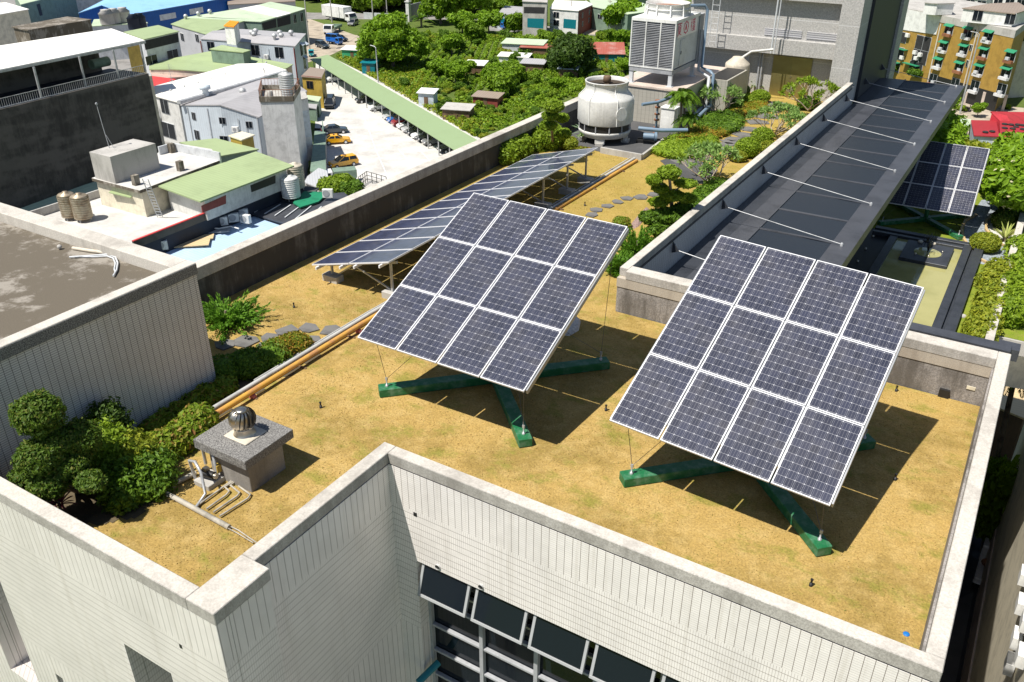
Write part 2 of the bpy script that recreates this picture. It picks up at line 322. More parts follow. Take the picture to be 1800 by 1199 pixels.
for n_, c_ in dict(car_black=(.012, .014, .018), car_dark=(.03, .045, .06), car_taxi=(.85, .42, .0), car_white=(.75, .75, .75), car_silver=(.42, .43, .44), car_blue=(.01, .12, .45), car_red=(.25, .02, .02), car_teal=(.0, .36, .42), car_grey=(.18, .18, .18)).items():
    m_, t_, b_ = base(n_, c_, .3); b_.inputs['Coat Weight'].default_value = .7
def louvre(name, c1, c2, p, axis='Y', rough=.4):
    m, t, b = base(name, c1, rough, .2)
    tc = N(t, 'TexCoord'); sx = N(t, 'SeparateXYZ'); t.links.new(tc.outputs['Object'], sx.inputs[0])
    s_ = sx.outputs[{'X': 0, 'Y': 1, 'Z': 2}[axis]]; fr = math_(t, 'FRACT', math_(t, 'DIVIDE', math_(t, 'ADD', s_, 900.), p))
    t.links.new(mixc(t, math_(t, 'LESS_THAN', fr, .45), c1, c2), b.inputs['Base Color']); bump(t, b, fr, .6, .03); return m
louvre('louvre_dark', (.035, .045, .06), (.012, .016, .022), .075); louvre('louvre_white', (.68, .68, .72), (.3, .3, .34), .10, 'Z')
def panelled(name, c, p, w_=.03, rough=.7, line=(.55, .55, .55), speck=True):
    m, t, b = base(name, c, rough)
    ge = N(t, 'NewGeometry'); sx = N(t, 'SeparateXYZ'); t.links.new(ge.outputs['Position'], sx.inputs[0])
    fr = math_(t, 'FRACT', math_(t, 'DIVIDE', math_(t, 'ADD', sx.outputs[2], 900.35), p)); k = math_(t, 'LESS_THAN', fr, w_/p)
    g = noise(t, 16, 3, .8, ge.outputs['Position']); cc = mixc(t, ramp(t, g, .3, .7), tuple(x*.72 for x in c), tuple(x*1.2 for x in c))
    t.links.new(mixc(t, k, cc, line), b.inputs['Base Color']); bump(t, b, g, .3, .01); return m
panelled('granite_panel', (.42, .41, .395), 2.0)
m_, t_, b_ = base('bronze_door', (.34, .29, .12), .35, .75); c_ = noise(t_, 1.4, 3, .5, stretch(t_, (1, 1, 2.5))); t_.links.new(mixc(t_, c_, (.28, .23, .09), (.42, .37, .17)), b_.inputs['Base Color'])
m_, t_, b_ = base('pond', (.13, .14, .04), .04, 0, .6); q_ = noise(t_, 9, 3); c_ = mixc(t_, ramp(t_, noise(t_, .5, 4), .4, .7), (.38, .36, .15), (.30, .29, .11)); t_.links.new(c_, b_.inputs['Base Color']); bump(t_, b_, q_, .08, .02)
def gravel(name, c1, c2, s=28.):
    m, t, b = base(name, c1, .85); v = N(t, 'TexVoronoi'); v.inputs['Scale'].default_value = s; tc = N(t, 'TexCoord'); t.links.new(tc.outputs['Object'], v.inputs['Vector'])
    sp = N(t, 'SeparateColor'); t.links.new(v.outputs['Color'], sp.inputs[0]); t.links.new(mixc(t, sp.outputs[0], c1, c2), b.inputs['Base Color']); bump(t, b, v.outputs['Distance'], .8, .03); return m
gravel('gravel_blue', (.16, .19, .22), (.36, .40, .44), 16.); gravel('gravel_white', (.7, .68, .64), (.5, .48, .44), 16.); gravel('gravel_pink', (.36, .26, .23), (.22, .14, .12))
# ================================================================ foliage helpers
def blob_pts(blobs, n, size, seed=0, lumpy=.12, shell=(.86, 1.04), elong=1.8, flat=.75):
    r = np.random.default_rng(seed); B = np.array([b[:6] for b in blobs], float)
    ar = (B[:, 3]*B[:, 4]+B[:, 3]*B[:, 5]+B[:, 4]*B[:, 5]); k = r.choice(len(B), n, p=ar/ar.sum())
    d = r.normal(size=(n, 3)); d /= np.linalg.norm(d, axis=1)[:, None]
    ph = r.uniform(0, 6, (len(B), 3))[k]
    rad = r.uniform(*shell, n)*(1+lumpy*np.sin(5*d[:, 0]+ph[:, 0])*np.sin(5*d[:, 1]+ph[:, 1])+lumpy*.7*np.sin(9*d[:, 2]+ph[:, 2])*np.sin(8*d[:, 0]+ph[:, 1]))
    c = B[k, :3]+d*B[k, 3:6]*rad[:, None]
    nn = d/B[k, 3:6]; nn /= np.linalg.norm(nn, axis=1)[:, None]; nn = nn+r.normal(size=(n, 3))*flat; nn[:, 2] += .25; nn /= np.linalg.norm(nn, axis=1)[:, None]
    t = np.cross(nn, r.normal(size=(n, 3))); t /= np.linalg.norm(t, axis=1)[:, None]; b = np.cross(nn, t)
    s = size*r.uniform(.55, 1.35, n)[:, None]
    return np.stack([c-t*s*.5*elong, c+b*s*.42+nn*s*.1, c+t*s*.5*elong, c-b*s*.42+nn*s*.1], 1)
def leaf_mesh(name, mats, quads, cores=(), org=(0, 0, 0), parent=None, coremat=0):
    V = quads.reshape(-1, 3); F = np.arange(len(V)).reshape(-1, 4)
    vs, fs = [V], [F.tolist()]; o = len(V); mi = [0]*len(F)
    for (cx, cy, cz, rx, ry, rz) in cores:
        a = []; n1, n2 = 8, 6
        for i in range(n2+1):
            for j in range(n1): th = math.pi*i/n2; p = 2*math.pi*j/n1; a.append((cx+rx*math.sin(th)*math.cos(p), cy+ry*math.sin(th)*math.sin(p), cz+rz*math.cos(th)))
        vs.append(np.array(a)); fs.append([(o+i*n1+j, o+(i+1)*n1+j, o+(i+1)*n1+(j+1) % n1, o+i*n1+(j+1) % n1) for i in range(n2) for j in range(n1)]); mi += [coremat]*(n1*n2); o += len(a)
    V = np.concatenate(vs)-np.array(org)
    me = bpy.data.meshes.new(name); me.from_pydata(V.tolist(), [], [f for x in fs for f in x])
    for m in (mats if isinstance(mats, (list, tuple)) else [mats]): me.materials.append(M[m])
    me.polygons.foreach_set('material_index', mi); me.update(); ob = bpy.data.objects.new(name, me); link(ob)
    if parent is not None: ob.parent = parent
    else: ob.location = org
    return ob
sd = [100]
def foliage(name, mat, blobs, n, size, parent=None, org=None, core=.8, **k):
    sd[0] += 1; q = blob_pts(blobs, n, size, sd[0], **k)
    B = [tuple(b[:3])+tuple(x*core for x in b[3:6]) for b in blobs] if core else []
    if parent is not None: org = tuple(wloc(parent))
    elif org is None:
        A = q.reshape(-1, 3); org = ((A[:, 0].min()+A[:, 0].max())/2, (A[:, 1].min()+A[:, 1].max())/2, A[:, 2].min())
    return leaf_mesh(name, mat, q, B, org, parent)
def trunk(parent, a, b, r0, r1, mat='bark', limbs=(), name='trunk'):
    m = MB(); a = Vector(a); b = Vector(b); mid = (a+b)/2+Vector((random.uniform(-.08, .08)*(b-a).length, random.uniform(-.08, .08)*(b-a).length, 0))
    m.tube([a, mid, b], [r0, (r0+r1)/2, r1], 8)
    for l in limbs:
        st = a.lerp(b, random.uniform(.45, .9)); m.tube([st, (st+Vector(l))/2+Vector((0, 0, .05)), l], [r1*.9, r1*.6, r1*.3], 6)
    return m.build(name, mat, parent)
def spiky(name, mat, c, n, length, width, parent=None, up=(.35, 1.3), droop=.35, rad=.05, seg=4):
    """sword-shaped leaves rising and drooping from one centre"""
    m = MB(); c = Vector(c)
    for i in range(n):
        a = random.uniform(0, 2*math.pi); e = random.uniform(*up); l = length*random.uniform(.7, 1.1)
        d = Vector((math.cos(a)*math.cos(e), math.sin(a)*math.cos(e), math.sin(e))); s_ = Vector((-math.sin(a), math.cos(a), 0)); P = []
        for k in range(seg+1):
            t = k/seg; p = c+Vector((math.cos(a), math.sin(a), 0))*rad+d*l*t+Vector((0, 0, -droop*l*t*t)); wd = width*(.55+.9*t)*(1-t)**.6+.002
            P.append((p-s_*wd/2, p+Vector((0, 0, -wd*.12)), p+s_*wd/2))
        V = [q for r_ in P for q in r_]; F = []
        for k in range(seg): F += [(3*k, 3*k+1, 3*k+4, 3*k+3), (3*k+1, 3*k+2, 3*k+5, 3*k+4)]
        m.add(V, F, 0)
    return m.build(name, mat, parent)
# ================================================================ the setting on the roof
def sheet(name, poly, z, mat, kind='structure', zf=None, sub=0, thick=0):
    m = MB()
    if zf:
        (x0, x1, y0, y1) = poly; nx = int((x1-x0)/.5); ny = int((y1-y0)/.5)
        V = [(x0+(x1-x0)*i/nx, y0+(y1-y0)*j/ny, zf(x0+(x1-x0)*i/nx, y0+(y1-y0)*j/ny)+z) for j in range(ny+1) for i in range(nx+1)]
        m.add(V, [(j*(nx+1)+i, j*(nx+1)+i+1, (j+1)*(nx+1)+i+1, (j+1)*(nx+1)+i) for j in range(ny) for i in range(nx)])
    else:
        P = [Vector((p[0], p[1], z)) for p in poly]; a = sum(P[i].x*P[(i+1) % len(P)].y-P[(i+1) % len(P)].x*P[i].y for i in range(len(P)))
        m.poly(P if a > 0 else P[::-1])
    return tag(m.build(name, mat), kind=kind)
lw_ = MB()
def lawn_grid(x0, x1, y0, y1):
    nx = max(1, round((x1-x0)/.3)); ny = max(1, round((y1-y0)/.3)); r = random.Random(3)
    V = [(x0+(x1-x0)*i/nx, y0+(y1-y0)*j/ny, gz(x0+(x1-x0)*i/nx, y0+(y1-y0)*j/ny)) for j in range(ny+1) for i in range(nx+1)]
    lw_.add(V, [(j*(nx+1)+i, j*(nx+1)+i+1, (j+1)*(nx+1)+i+1, (j+1)*(nx+1)+i) for j in range(ny) for i in range(nx)], 0, True)
lawn_grid(-18.4, -8.96, 5.76, 10.14); lawn_grid(-18.4, .49, 10.14, 19.6); lawn_grid(-18.4, -8.64, 19.6, 46.98)
tag(lw_.build('lawn', 'lawn'), kind='structure')
def blades(name, rects, n, h, w_, mat, label, seed, edge=0):
    r = np.random.default_rng(seed); ar = np.array([(b-a)*(d-c) for a, b, c, d in rects]); k = r.choice(len(rects), n, p=ar/ar.sum()); Rr = np.array(rects)[k]
    x = r.uniform(Rr[:, 0], Rr[:, 1]); y = r.uniform(Rr[:, 2], Rr[:, 3])
    cl_ = np.sin(x*1.7+2*np.sin(y*.9))*np.sin(y*2.1+1.5*np.sin(x*1.3)); keep = cl_ > r.uniform(-1.2, .6, n); x, y = x[keep], y[keep]; n = len(x)
    z = np.array([gz(a, b) for a, b in zip(x, y)]); a = r.uniform(0, 6.28, n); s_ = r.uniform(.5, 1.3, n); c = np.stack([x, y, z-.005], 1); t_ = np.stack([np.cos(a), np.sin(a), 0*a], 1)*w_; up = np.stack([r.normal(size=n)*.5, r.normal(size=n)*.5, np.ones(n)], 1)*h*s_[:, None]
    return tag(leaf_mesh(name, mat, np.stack([c-t_, c+t_, c+t_*.4+up, c-t_*.4+up], 1)), label, 'grass', kind='stuff')
_r = [(-14.7, -9.0, 5.8, 10.1), (-18.3, .45, 10.2, 19.5), (-17, -8.7, 19.6, 33)]
blades('grass', _r, 90000, .02, .011, 'straw', 'short dry golden grass covering the roof lawn', 5)
blades('grass', _r, 9000, .024, .011, 'leaf_olive', 'scattered greener blades growing in the golden lawn', 6)
# ---- office building
B0 = empty('office_building', (-8.4, 5.5, G), 'white tiled office block carrying the golden lawn roof garden and its low parapets', 'building')
FX, FY = -8.73, 9.91
# solid core under the lawn
m = MB(); m.prism([(-24, 6.8), (-10, 6.8), (-8.98, 6.8), (-8.98, 10.4), (.48, 10.4), (.48, 19.98), (-8.66, 19.98), (-8.66, 60), (-18.6, 60), (-18.6, 11.1), (-24, 11.1)], G, -.3)
m.build('core', 'dark_interior', B0)
m = MB()
m.box(FX, .73, FY, 10.14, -1.35, .78); m.box(FX, -8.22, FY, 10.14, G, -1.351); m.box(-8.219, .73, FY, 10.14, G, -9)      # near face
m.box(FX-.24, FX-.001, 6.58, 10.14, G, .78)                                                                                # step face
m.box(-8.98, -8.43, 5.76, 6.56, G, .78)
m.box(-24, -8.43, 5.51, 5.75, -.9, .78); m.box(-9.95, -8.43, 5.51, 5.75, G, -.901); m.box(-13.9, -11.15, 5.51, 5.75, G, -.901); m.box(-15.05, -14.14, 5.51, 5.75, G, -.901)
m.box(-11.149, -9.951, 5.51, 5.75, -1.16, -.901); m.box(-14.139, -13.901, 5.51, 5.75, -3.75, -.901)
m.box(-24, -15.051, 5.51, 5.75, G, -4.9); m.box(-24, -16.2, 5.51, 5.75, -4.899, -.901)
for a, b in ((-11.15, -9.95), (-14.14, -13.9), (-16.2, -15.05)):
    m.box(a-.06, a, 5.76, 6.6, G, -.9); m.box(a, b, 6.6, 6.7, G, -.9)
m.box(-16.19, -15.051, 5.76, 6.6, -5.0, -4.9); m.box(.49, .73, 10.15, 20.0, G, .78); m.box(-8.3, -8.22, 10.15, 10.35, -9, -1.35)
m.build('facade', 'tile', B0)
# parapets: cap stones with inner wall faces
def coping(name, boxes, mat='cap', z0=.81, z1=1.05, bevel=.012):
    q = MB()
    for (x0, x1, y0, y1) in boxes: q.box(x0, x1, y0, y1, z0, z1)
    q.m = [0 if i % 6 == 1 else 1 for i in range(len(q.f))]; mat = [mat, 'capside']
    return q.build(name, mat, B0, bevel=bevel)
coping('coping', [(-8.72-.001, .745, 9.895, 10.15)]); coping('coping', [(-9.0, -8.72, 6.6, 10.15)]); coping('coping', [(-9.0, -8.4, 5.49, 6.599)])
coping('coping', [(-24, -9.001, 5.49, 5.77)]); coping('coping', [(.49, .745, 10.151, 20.02)]); coping('coping', [(-8.42, .489, 19.6, 20.02)]); coping('coping', [(-8.68, -8.421, 19.78, 46.2)])
coping('coping', [(-18.68, -18.3, 11.2, 47)], z0=.70)
m = MB()
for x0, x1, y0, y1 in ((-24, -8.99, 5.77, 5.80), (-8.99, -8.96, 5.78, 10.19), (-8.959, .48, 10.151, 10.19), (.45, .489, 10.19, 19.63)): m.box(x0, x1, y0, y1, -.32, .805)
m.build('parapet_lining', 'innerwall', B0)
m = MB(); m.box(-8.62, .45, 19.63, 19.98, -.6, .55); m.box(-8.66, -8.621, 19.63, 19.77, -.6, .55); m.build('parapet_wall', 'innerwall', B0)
m = MB(); m.box(-8.64, .48, 19.61, 19.99, .551, .808); m.box(-8.67, -8.641, 19.61, 19.77, .551, .808); m.build('parapet_band', 'capface', B0)
m = MB(); m.box(-18.6, -18.36, 11.2, 47, G, .695); m.build('parapet_wall', 'longwall', B0)
m = MB(); m.box(-8.65, -8.44, 19.99, 46.9, -6, .808); m.build('parapet_wall', 'tile_grey', B0)
m = MB(); m.box(-8.439, -8.425, 20.03, 46.2, .72, .80); m.build('parapet_band', 'darkmetal', B0)
# dark joint under the caps
m = MB(); m.box(-8.7, .72, 9.925, 10.1, .781, .809); m.box(-8.96, -8.75, 6.6, 10.1, .781, .809); m.box(-24, -8.45, 5.53, 5.7, .781, .809); m.box(-8.9, -8.45, 5.701, 6.54, .781, .809); m.build('joint', 'black', B0)
# window bay
m = MB(); zr = [-2.13, -2.62, -3.32, -4.05, -4.8, -5.5]; xs = [-8.2+1.262*i for i in range(8)]
m.box(-8.215, .72, 10.30, 10.34, -9, -1.36); m.build('window_pane', 'glass', B0)
m = MB()
for x in xs: m.box(x-.045, x+.045, 10.18, 10.29, -9, -1.352)
for z in zr:
    for a, b in zip(xs[:-1], xs[1:]): m.box(a+.046, b-.046, 10.2, 10.288, z-.03, z+.03)
m.box(-8.215, .72, 9.97, 10.29, -1.40, -1.353); m.build('window_grid', 'greypaint', B0, bevel=.006)
hw = (xs[1]-xs[0]-.13)/2
for i in range(7):
    if i > 4: continue
    x = (xs[i]+xs[i+1])/2; e = bpy.data.objects.new('window_sash', None)
    q = MB(); hgt = .76; fr = .058
    q.box(-hw, hw, -.03, .03, -fr, 0); q.box(-hw, hw, -.03, .03, -hgt, -hgt+fr); q.box(-hw, -hw+fr, -.03, .03, -hgt+fr, -fr); q.box(hw-fr, hw, -.03, .03, -hgt+fr, -fr)
    s = q.build('window_sash', 'sashgrey', B0, bevel=.004); s.data.transform(Matrix.Translation(wloc(B0)))
    s.location = Vector((x, 10.02, -1.37))-wloc(B0); s.rotation_euler = (math.radians(-19), 0, 0)
    q = MB(); q.box(-hw+fr, hw-fr, -.008, .008, -hgt+fr, -fr); g = q.build('window_pane', 'glass', B0); g.data.transform(Matrix.Translation(wloc(B0))); g.parent = s
# small pipes and holes in the face
for (u, v) in ((770, 996), (846, 1031)):
    p = UY(u, v, FY); q = MB(); q.tube([(p.x, p.y+.02, p.z), (p.x, p.y-.03, p.z)], .055, 14, cap=False); q.tube([(p.x, p.y-.02, p.z), (p.x, p.y+.015, p.z)], .045, 14, 1); q.build('vent_pipe', ['steel', 'black'], B0)
p = UY(730, 904, FY); q = MB(); q.box(p.x-.04, p.x+.04, p.y-.006, p.y+.01, p.z-.05, p.z+.04); q.build('drain_hole', 'black', B0)
p = UY(317, 1137, 5.5); q = MB(); q.box(p.x-.03, p.x+.03, 5.504, 5.52, p.z-.04, p.z+.04); q.build('drain_hole', 'black', B0)
q = MB(); p = UY(760, 1178, 9.95); q.tube([(p.x+.02, p.y+.2, p.z+.05), (p.x-.12, p.y-.35, p.z-.1)], .075, 12); q.build('drain_pipe', 'teal', B0)
q = MB(); p = L(1660, 690); q.box(p.x-.11, p.x+.11, 19.55, 19.63, -.2, .0); q.build('drain_hole', 'black', B0)
q = MB(); p = UY(1707, 682, 19.63); q.box(p.x-.09, p.x+.09, 19.61, 19.64, p.z-.04, p.z+.04); q.build('outlet_plate', 'cream', B0)
# dark steel flashing behind the back parapet
m = MB(); m.box(-4.0, .72, 20.24, 20.62, .75, .99); m.box(.45, .9, 20.5, 20.9, .65, .93); tag(m.build('steel_channel', 'darkmetal2'), 'dark grey steel channel running along behind the back parapet', 'channel')
# ---- rooftop block at the left
R0 = empty('rooftop_block', (-19, 8.4, 0), 'grey tiled rooftop block with dirty flat roof and loose pipes on it', 'rooftop room')
m = MB(); m.box(-24, -14.84, 5.8, 11.12, -.3, 2.72); m.build('wall', 'tile_grey', R0)
m = MB(); m.box(-24, -15.08, 10.70, 11.14, 2.726, 3.0); m.box(-15.079, -14.8, 5.76, 11.14, 2.726, 3.0); m.build('coping', 'cap', R0, bevel=.012)
m = MB(); m.box(-14.805, -14.79, 5.77, 11.13, 2.74, 2.97); m.build('coping_face', 'dark_agg', R0)
m = MB(); m.box(-24, -15.09, 5.8, 10.69, 2.721, 2.745); m.build('roof', 'oldroof', R0)
def pipe(name, path, r, mat, label, cat='pipe', n=10, group=None):
    q = MB(); q.tube(path, r, n); return tag(q.build(name, mat), label, cat, group)
zz = 2.79
a = [U(u, v, zz) for u, v in ((128, 436), (160, 441), (215, 448))]; pipe('plastic_pipe', a, .04, 'beige', 'thick beige plastic pipe lying on the dirty roof of the rooftop block')
a = [U(u, v, zz) for u, v in ((122, 452), (165, 449), (190, 447), (203, 452), (207, 462), (205, 475), (199, 485))]; pipe('plastic_pipe', a, .02, 'ltgrey', 'thin bent pipe curling at one end, outer one of two on the rooftop block')
a = [U(u, v, zz-.01) for u, v in ((130, 451), (165, 451.5), (188, 450), (199, 454), (203, 463), (201, 473), (203, 480))]; pipe('plastic_pipe', a, .018, 'ltgrey', 'thin bent pipe nested inside the outer bent one on the rooftop block')
m = MB(); p = U(105, 436, 2.78); m.lathe(p, [(.04, 0), (.06, .02), (.05, .06), (.02, .08)], 7); tag(m.build('stone', 'concrete'), 'small lump of broken concrete by the parapet of the rooftop block', 'rubble')
m = MB(); 
for u, v in ((143, 428), (152, 431), (160, 430), (170, 437), (182, 440)):
    p = U(u, v, 2.75); m.lathe(p, [(.05, 0), (.07, .03), (.03, .06)], 6)
tag(m.build('debris', 'brown'), 'scattered dark debris beside the thick pipe on the rooftop block', 'debris', kind='stuff')
# ================================================================ solar modules
def module_mesh(wd, ln, cellmat, name='solar_module', frame=.02, mid=None):
    q = MB(); z0, z1 = -.035, .005
    q.box(0, wd, 0, frame, z0, z1, 0); q.box(0, wd, ln-frame, ln, z0, z1, 0); q.box(0, frame, frame, ln-frame, z0, z1, 0); q.box(wd-frame, wd, frame, ln-frame, z0, z1, 0)
    q.box(frame, wd-frame, frame, ln-frame, -.02, 0.0, 1)
    A = np.array(q.v); me = bpy.data.meshes.new(name); me.from_pydata(A.tolist(), [], q.f)
    for x in ('alu', cellmat): me.materials.append(M[x])
    me.polygons.foreach_set('material_index', q.m); me.update(); return me
MONO = module_mesh(.99, 1.665, 'pv_mono')
def part_obj(name, me, parent, mat4):
    o = bpy.data.objects.new(name, me); link(o); o.parent = parent; o.matrix_local = mat4; return o
def tracker(cx, cy, cz, zb, az_, tilt, roll, label, half=1.93, cables=True):
    root = empty('solar_tracker', (cx, cy, zb), label, 'solar array', 'tilted solar arrays on green cross feet')
    R = (Matrix.Rotation(az_, 3, 'Z') @ Matrix.Rotation(tilt, 3, 'X') @ Matrix.Rotation(roll, 3, 'Z')); C_ = Vector((0, 0, cz-zb))
    def at(x, y, z): return C_+R@Vector((x, y, z))
    for i in range(4):
        for j in range(3):
            x = -2.03+i*1.0233; y = -2.515+j*1.6825; part_obj('solar_module', MONO, root, Matrix.Translation(at(x, y, 0)) @ R.to_4x4())
    Wp = wloc(root)
    def W_(x, y, z): return Wp+at(x, y, z)
    q = MB()
    for i in range(1, 4):
        pass
    for x in (-1.025, 0, 1.02): q.bar(W_(x, -2.15, -.09), W_(x, 2.2, -.09), .10, .09, up=R@Vector((0, 0, 1)))
    for y in (-1.6, 0, 1.6): q.bar(W_(-1.95, y, -.19), W_(1.95, y, -.19), .08, .10, up=R@Vector((0, 0, 1)))
    q.build('support_frame', 'galv', root)
    for x in (-2.045, 2.052): q = MB(); q.bar(W_(x, -2.45, -.09), W_(x, 2.5, -.09), .03, .11, up=R@Vector((0, 0, 1))); q.build('side_channel', 'alu_dark', root)
    q = MB(); q.tube([Wp+Vector((0, 0, .2)), Wp+C_+Vector((0, 0, -.25))], .11, 14); q.obox(Wp+C_+Vector((0, 0, -.25)), (.5, .4, .2)); q.build('post', 'greensteel', root)
    h = half; bw = .29
    for s_, t_ in ((1, 1), (1, -1)):
        d = Vector((s_*h, t_*h, 0)); q = MB(); lift = 0 if t_ > 0 else .004
        q.bar(Wp-d+Vector((0, 0, .11+lift)), Wp+d+Vector((0, 0, .11+lift)), bw, .20); q.build('foot_beam', 'greensteel', root, bevel=.012)
    q = MB(); q.obox(Wp+Vector((0, 0, .235)), (.5, .5, .04)); q.build('base_plate', 'greensteel', root)
    for sx in (-1, 1):
        for sy in (-1, 1):
            e = Wp+Vector((sx*h*.93, sy*h*.93, .2)); q = MB(); q.lathe(e, [(.035, 0), (.035, .05), (.015, .05), (.015, .17)], 8); q.obox(e+Vector((0, 0, .2)), (.05, .03, .07)); q.build('eye_bolt', 'galv', root)
            if cables:
                q = MB(); q.tube([e+Vector((0, 0, .2)), W_(sx*1.85, sy*2.2, -.1)], .006, 5); q.tube([e+Vector((0, 0, .2)), Wp+C_+Vector((sx*.25, 0, -.3))], .005, 5); q.build('guy_wire', 'wire', root)
    return root
tracker(-9.3, 14.55, 2.56, .0, .085, .37, -.06, 'tilted twelve-module solar array nearer the middle of the lawn, left of the bare parapet corner')
tracker(-3.25, 14.5, 2.56, .0, .037, .445, -.085, 'nearest and rightmost tilted twelve-module solar array on the lawn, beside the right parapet')
tracker(-3.85, 47.5, -3.25, -5.7, .03, .44, 0., 'half-shaded tilted solar array on the lower terrace beyond the black canopy')
# long low row of modules along the dark parapet
root = empty('solar_array', (-15.5, 23, -.2), 'long low double row of blue solar modules along the dark stained parapet', 'solar array')
A_ = Vector((-16.93, 16.62, .40)); tl = math.atan2(.74, 2.88); R = Matrix.Rotation(-tl, 3, 'Y')
POLY = module_mesh(1.47, 1.02, 'pv_poly')
for j in range(12):
    for i in range(2):
        p = A_+R@Vector((i*1.495, 0, 0))+Vector((0, j*1.055, 0)); part_obj('solar_module', POLY, root, Matrix.Translation(p-wloc(root)) @ R.to_4x4())
def RW_(x, y, z): return A_+R@Vector((x, 0, z))+Vector((0, y, 0))
m = MB()
for x in (.25, 1.2, 1.75, 2.7): m.bar(RW_(x, -.12, -.09), RW_(x, 12.75, -.09), .05, .08)
m.build('rail', 'alu', root)
for j, y in enumerate((.45, 3.3, 6.2, 9.0, 10.8, 12.3)):
    m = MB(); m.bar(RW_(.15, y, -.17), RW_(2.85, y, -.17), .05, .07, up=(0, 0, 1)); m.build('rafter', 'galv', root)
    for x, zt in ((.3, 0), (2.6, 0)):
        p = RW_(x, y, -.2); q = MB(); q.box(p.x-.03, p.x+.03, p.y-.03, p.y+.03, -.1, p.z+.02); q.build('leg', 'galv', root)
        q = MB(); q.box(p.x-.28, p.x+.28, p.y-.16, p.y+.16, -.25, .0); q.build('footing', 'concrete', root, bevel=.01)
    a = RW_(.35, y, -.2); b = RW_(2.5, y, -.2); q = MB(); q.bar((b.x, b.y+.04, .02), (RW_(1.1, y, -.2).x, y+16.66, RW_(1.1, y, -.2).z), .04, .04); q.bar((a.x+.1, a.y+.04, .0), (RW_(1.2, y, -.2).x, y+16.66, RW_(1.2, y, -.2).z), .04, .04); q.build('brace', 'galv', root)
# ================================================================ pipes along the lawn
PX = -13.76
pipe('yellow_pipe', [(PX, 9.5, .02), (PX-.04, 15, .02), (PX-.07, 20, -.12), (PX-.08, 25, -.14), (PX-.02, 32.4, -.14)], .065, 'pipe_yellow', 'long ochre yellow pipe crossing the lawn on low supports', n=12)
pipe('grey_pipe', [(PX-.22, 9.2, .02), (PX-.23, 15.7, .02), (PX-.26, 20, -.12), (PX-.26, 25, -.14), (PX-.22, 32.6, -.14)], .055, 'pipe_grey', 'long grey pipe lying right beside the ochre yellow pipe', n=12)
pipe('conduit', [(PX-.36, 11.6, .0), (PX-.37, 15.7, .0), (PX-.40, 20, -.13), (PX-.40, 32.6, -.14)], .022, 'pipe_grey', 'thin grey conduit on the far side of the long grey pipe', 'conduit')
for y in (11.2, 12.8, 14.6, 16.6, 18.8, 21, 23.4, 25.8, 28.4, 30.9):
    m = MB(); z = gz(-13.9, y); m.box(PX-.5, PX+.13, y-.03, y+.03, z-.02, z+.04); o = m.build('pipe_support', 'brown')
    tag(o, 'low brown bracket carrying the long yellow and grey pipes', 'bracket', 'low brackets under the long pipes')
for y in (11.2, 14.9, 18.2):
    m = MB(); m.tube([(PX-.01, y-.05, gz(PX, y)+.03), (PX-.01, y+.05, gz(PX, y)+.03)], .075, 12); tag(m.build('pipe_coupling', 'pink'), 'pinkish coupling band on the long yellow pipe', 'coupling', 'pinkish couplings on the yellow pipe')
m = MB(); m.tube([(PX, 9.55, .02), (PX+.02, 9.42, .03), (PX+.12, 9.3, .0)], .085, 12); tag(m.build('pipe_elbow', 'pink'), 'pinkish elbow at the near end of the yellow pipe behind the vent', 'pipe fitting')
# ================================================================ vent block with turbine
V0 = empty('vent_shaft', (-11.55, 9.15, 0), 'square grey stone vent shaft with wide speckled slab top', 'vent shaft')
m = MB(); m.box(-12.15, -11.09, 8.62, 9.53, -.1, .70); m.build('shaft', 'granite', V0, bevel=.01)
m = MB(); m.box(-12.31, -10.92, 8.45, 9.70, .70, .90); m.build('slab', 'dark_agg', V0, bevel=.008)
m = MB(); m.box(-11.88, -11.28, 8.82, 9.38, .901, .925); m.build('flashing', 'beige', V0, bevel=.01)
T0 = empty('turbine_vent', (-11.6, 9.1, .92), 'shiny steel turbine ventilator with curved fins on the speckled slab', 'roof ventilator')
c = Vector((-11.6, 9.1, .92)); m = MB(); m.lathe(c, [(.19, 0), (.17, .03), (.16, .1), (.16, .13)], 24); m.build('collar', 'chrome', T0)
m = MB(); m.lathe(c, [(.10, .48), (.13, .475), (.06, .5), (.0, .505)], 24); m.lathe(c, [(.135, .13), (.17, .13), (.17, .145), (.135, .145)], 24); m.lathe(c, [(.11, .14), (.11, .46)], 16, 1); m.build('cap', ['chrome', 'black'], T0)
m = MB()
for k in range(17):
    a0 = 2*math.pi*k/17; V = []
    for i in range(9):
        t = i/8; ph = -1.15+2.35*t; r = .225*math.cos(ph)**.75+.005; z = .30+.185*math.sin(ph)/math.sin(1.2); tw = a0+.45*t
        V.append((c.x+r*math.cos(tw), c.y+r*math.sin(tw), c.z+z)); V.append((c.x+(r*.86)*math.cos(tw+.25), c.y+(r*.86)*math.sin(tw+.25), c.z+z))
    m.add(V, [(2*i, 2*i+1, 2*i+3, 2*i+2) for i in range(8)], 0, True)
m.build('fins', 'chrome', T0); T0.scale = (1.15, 1.15, 1.1)
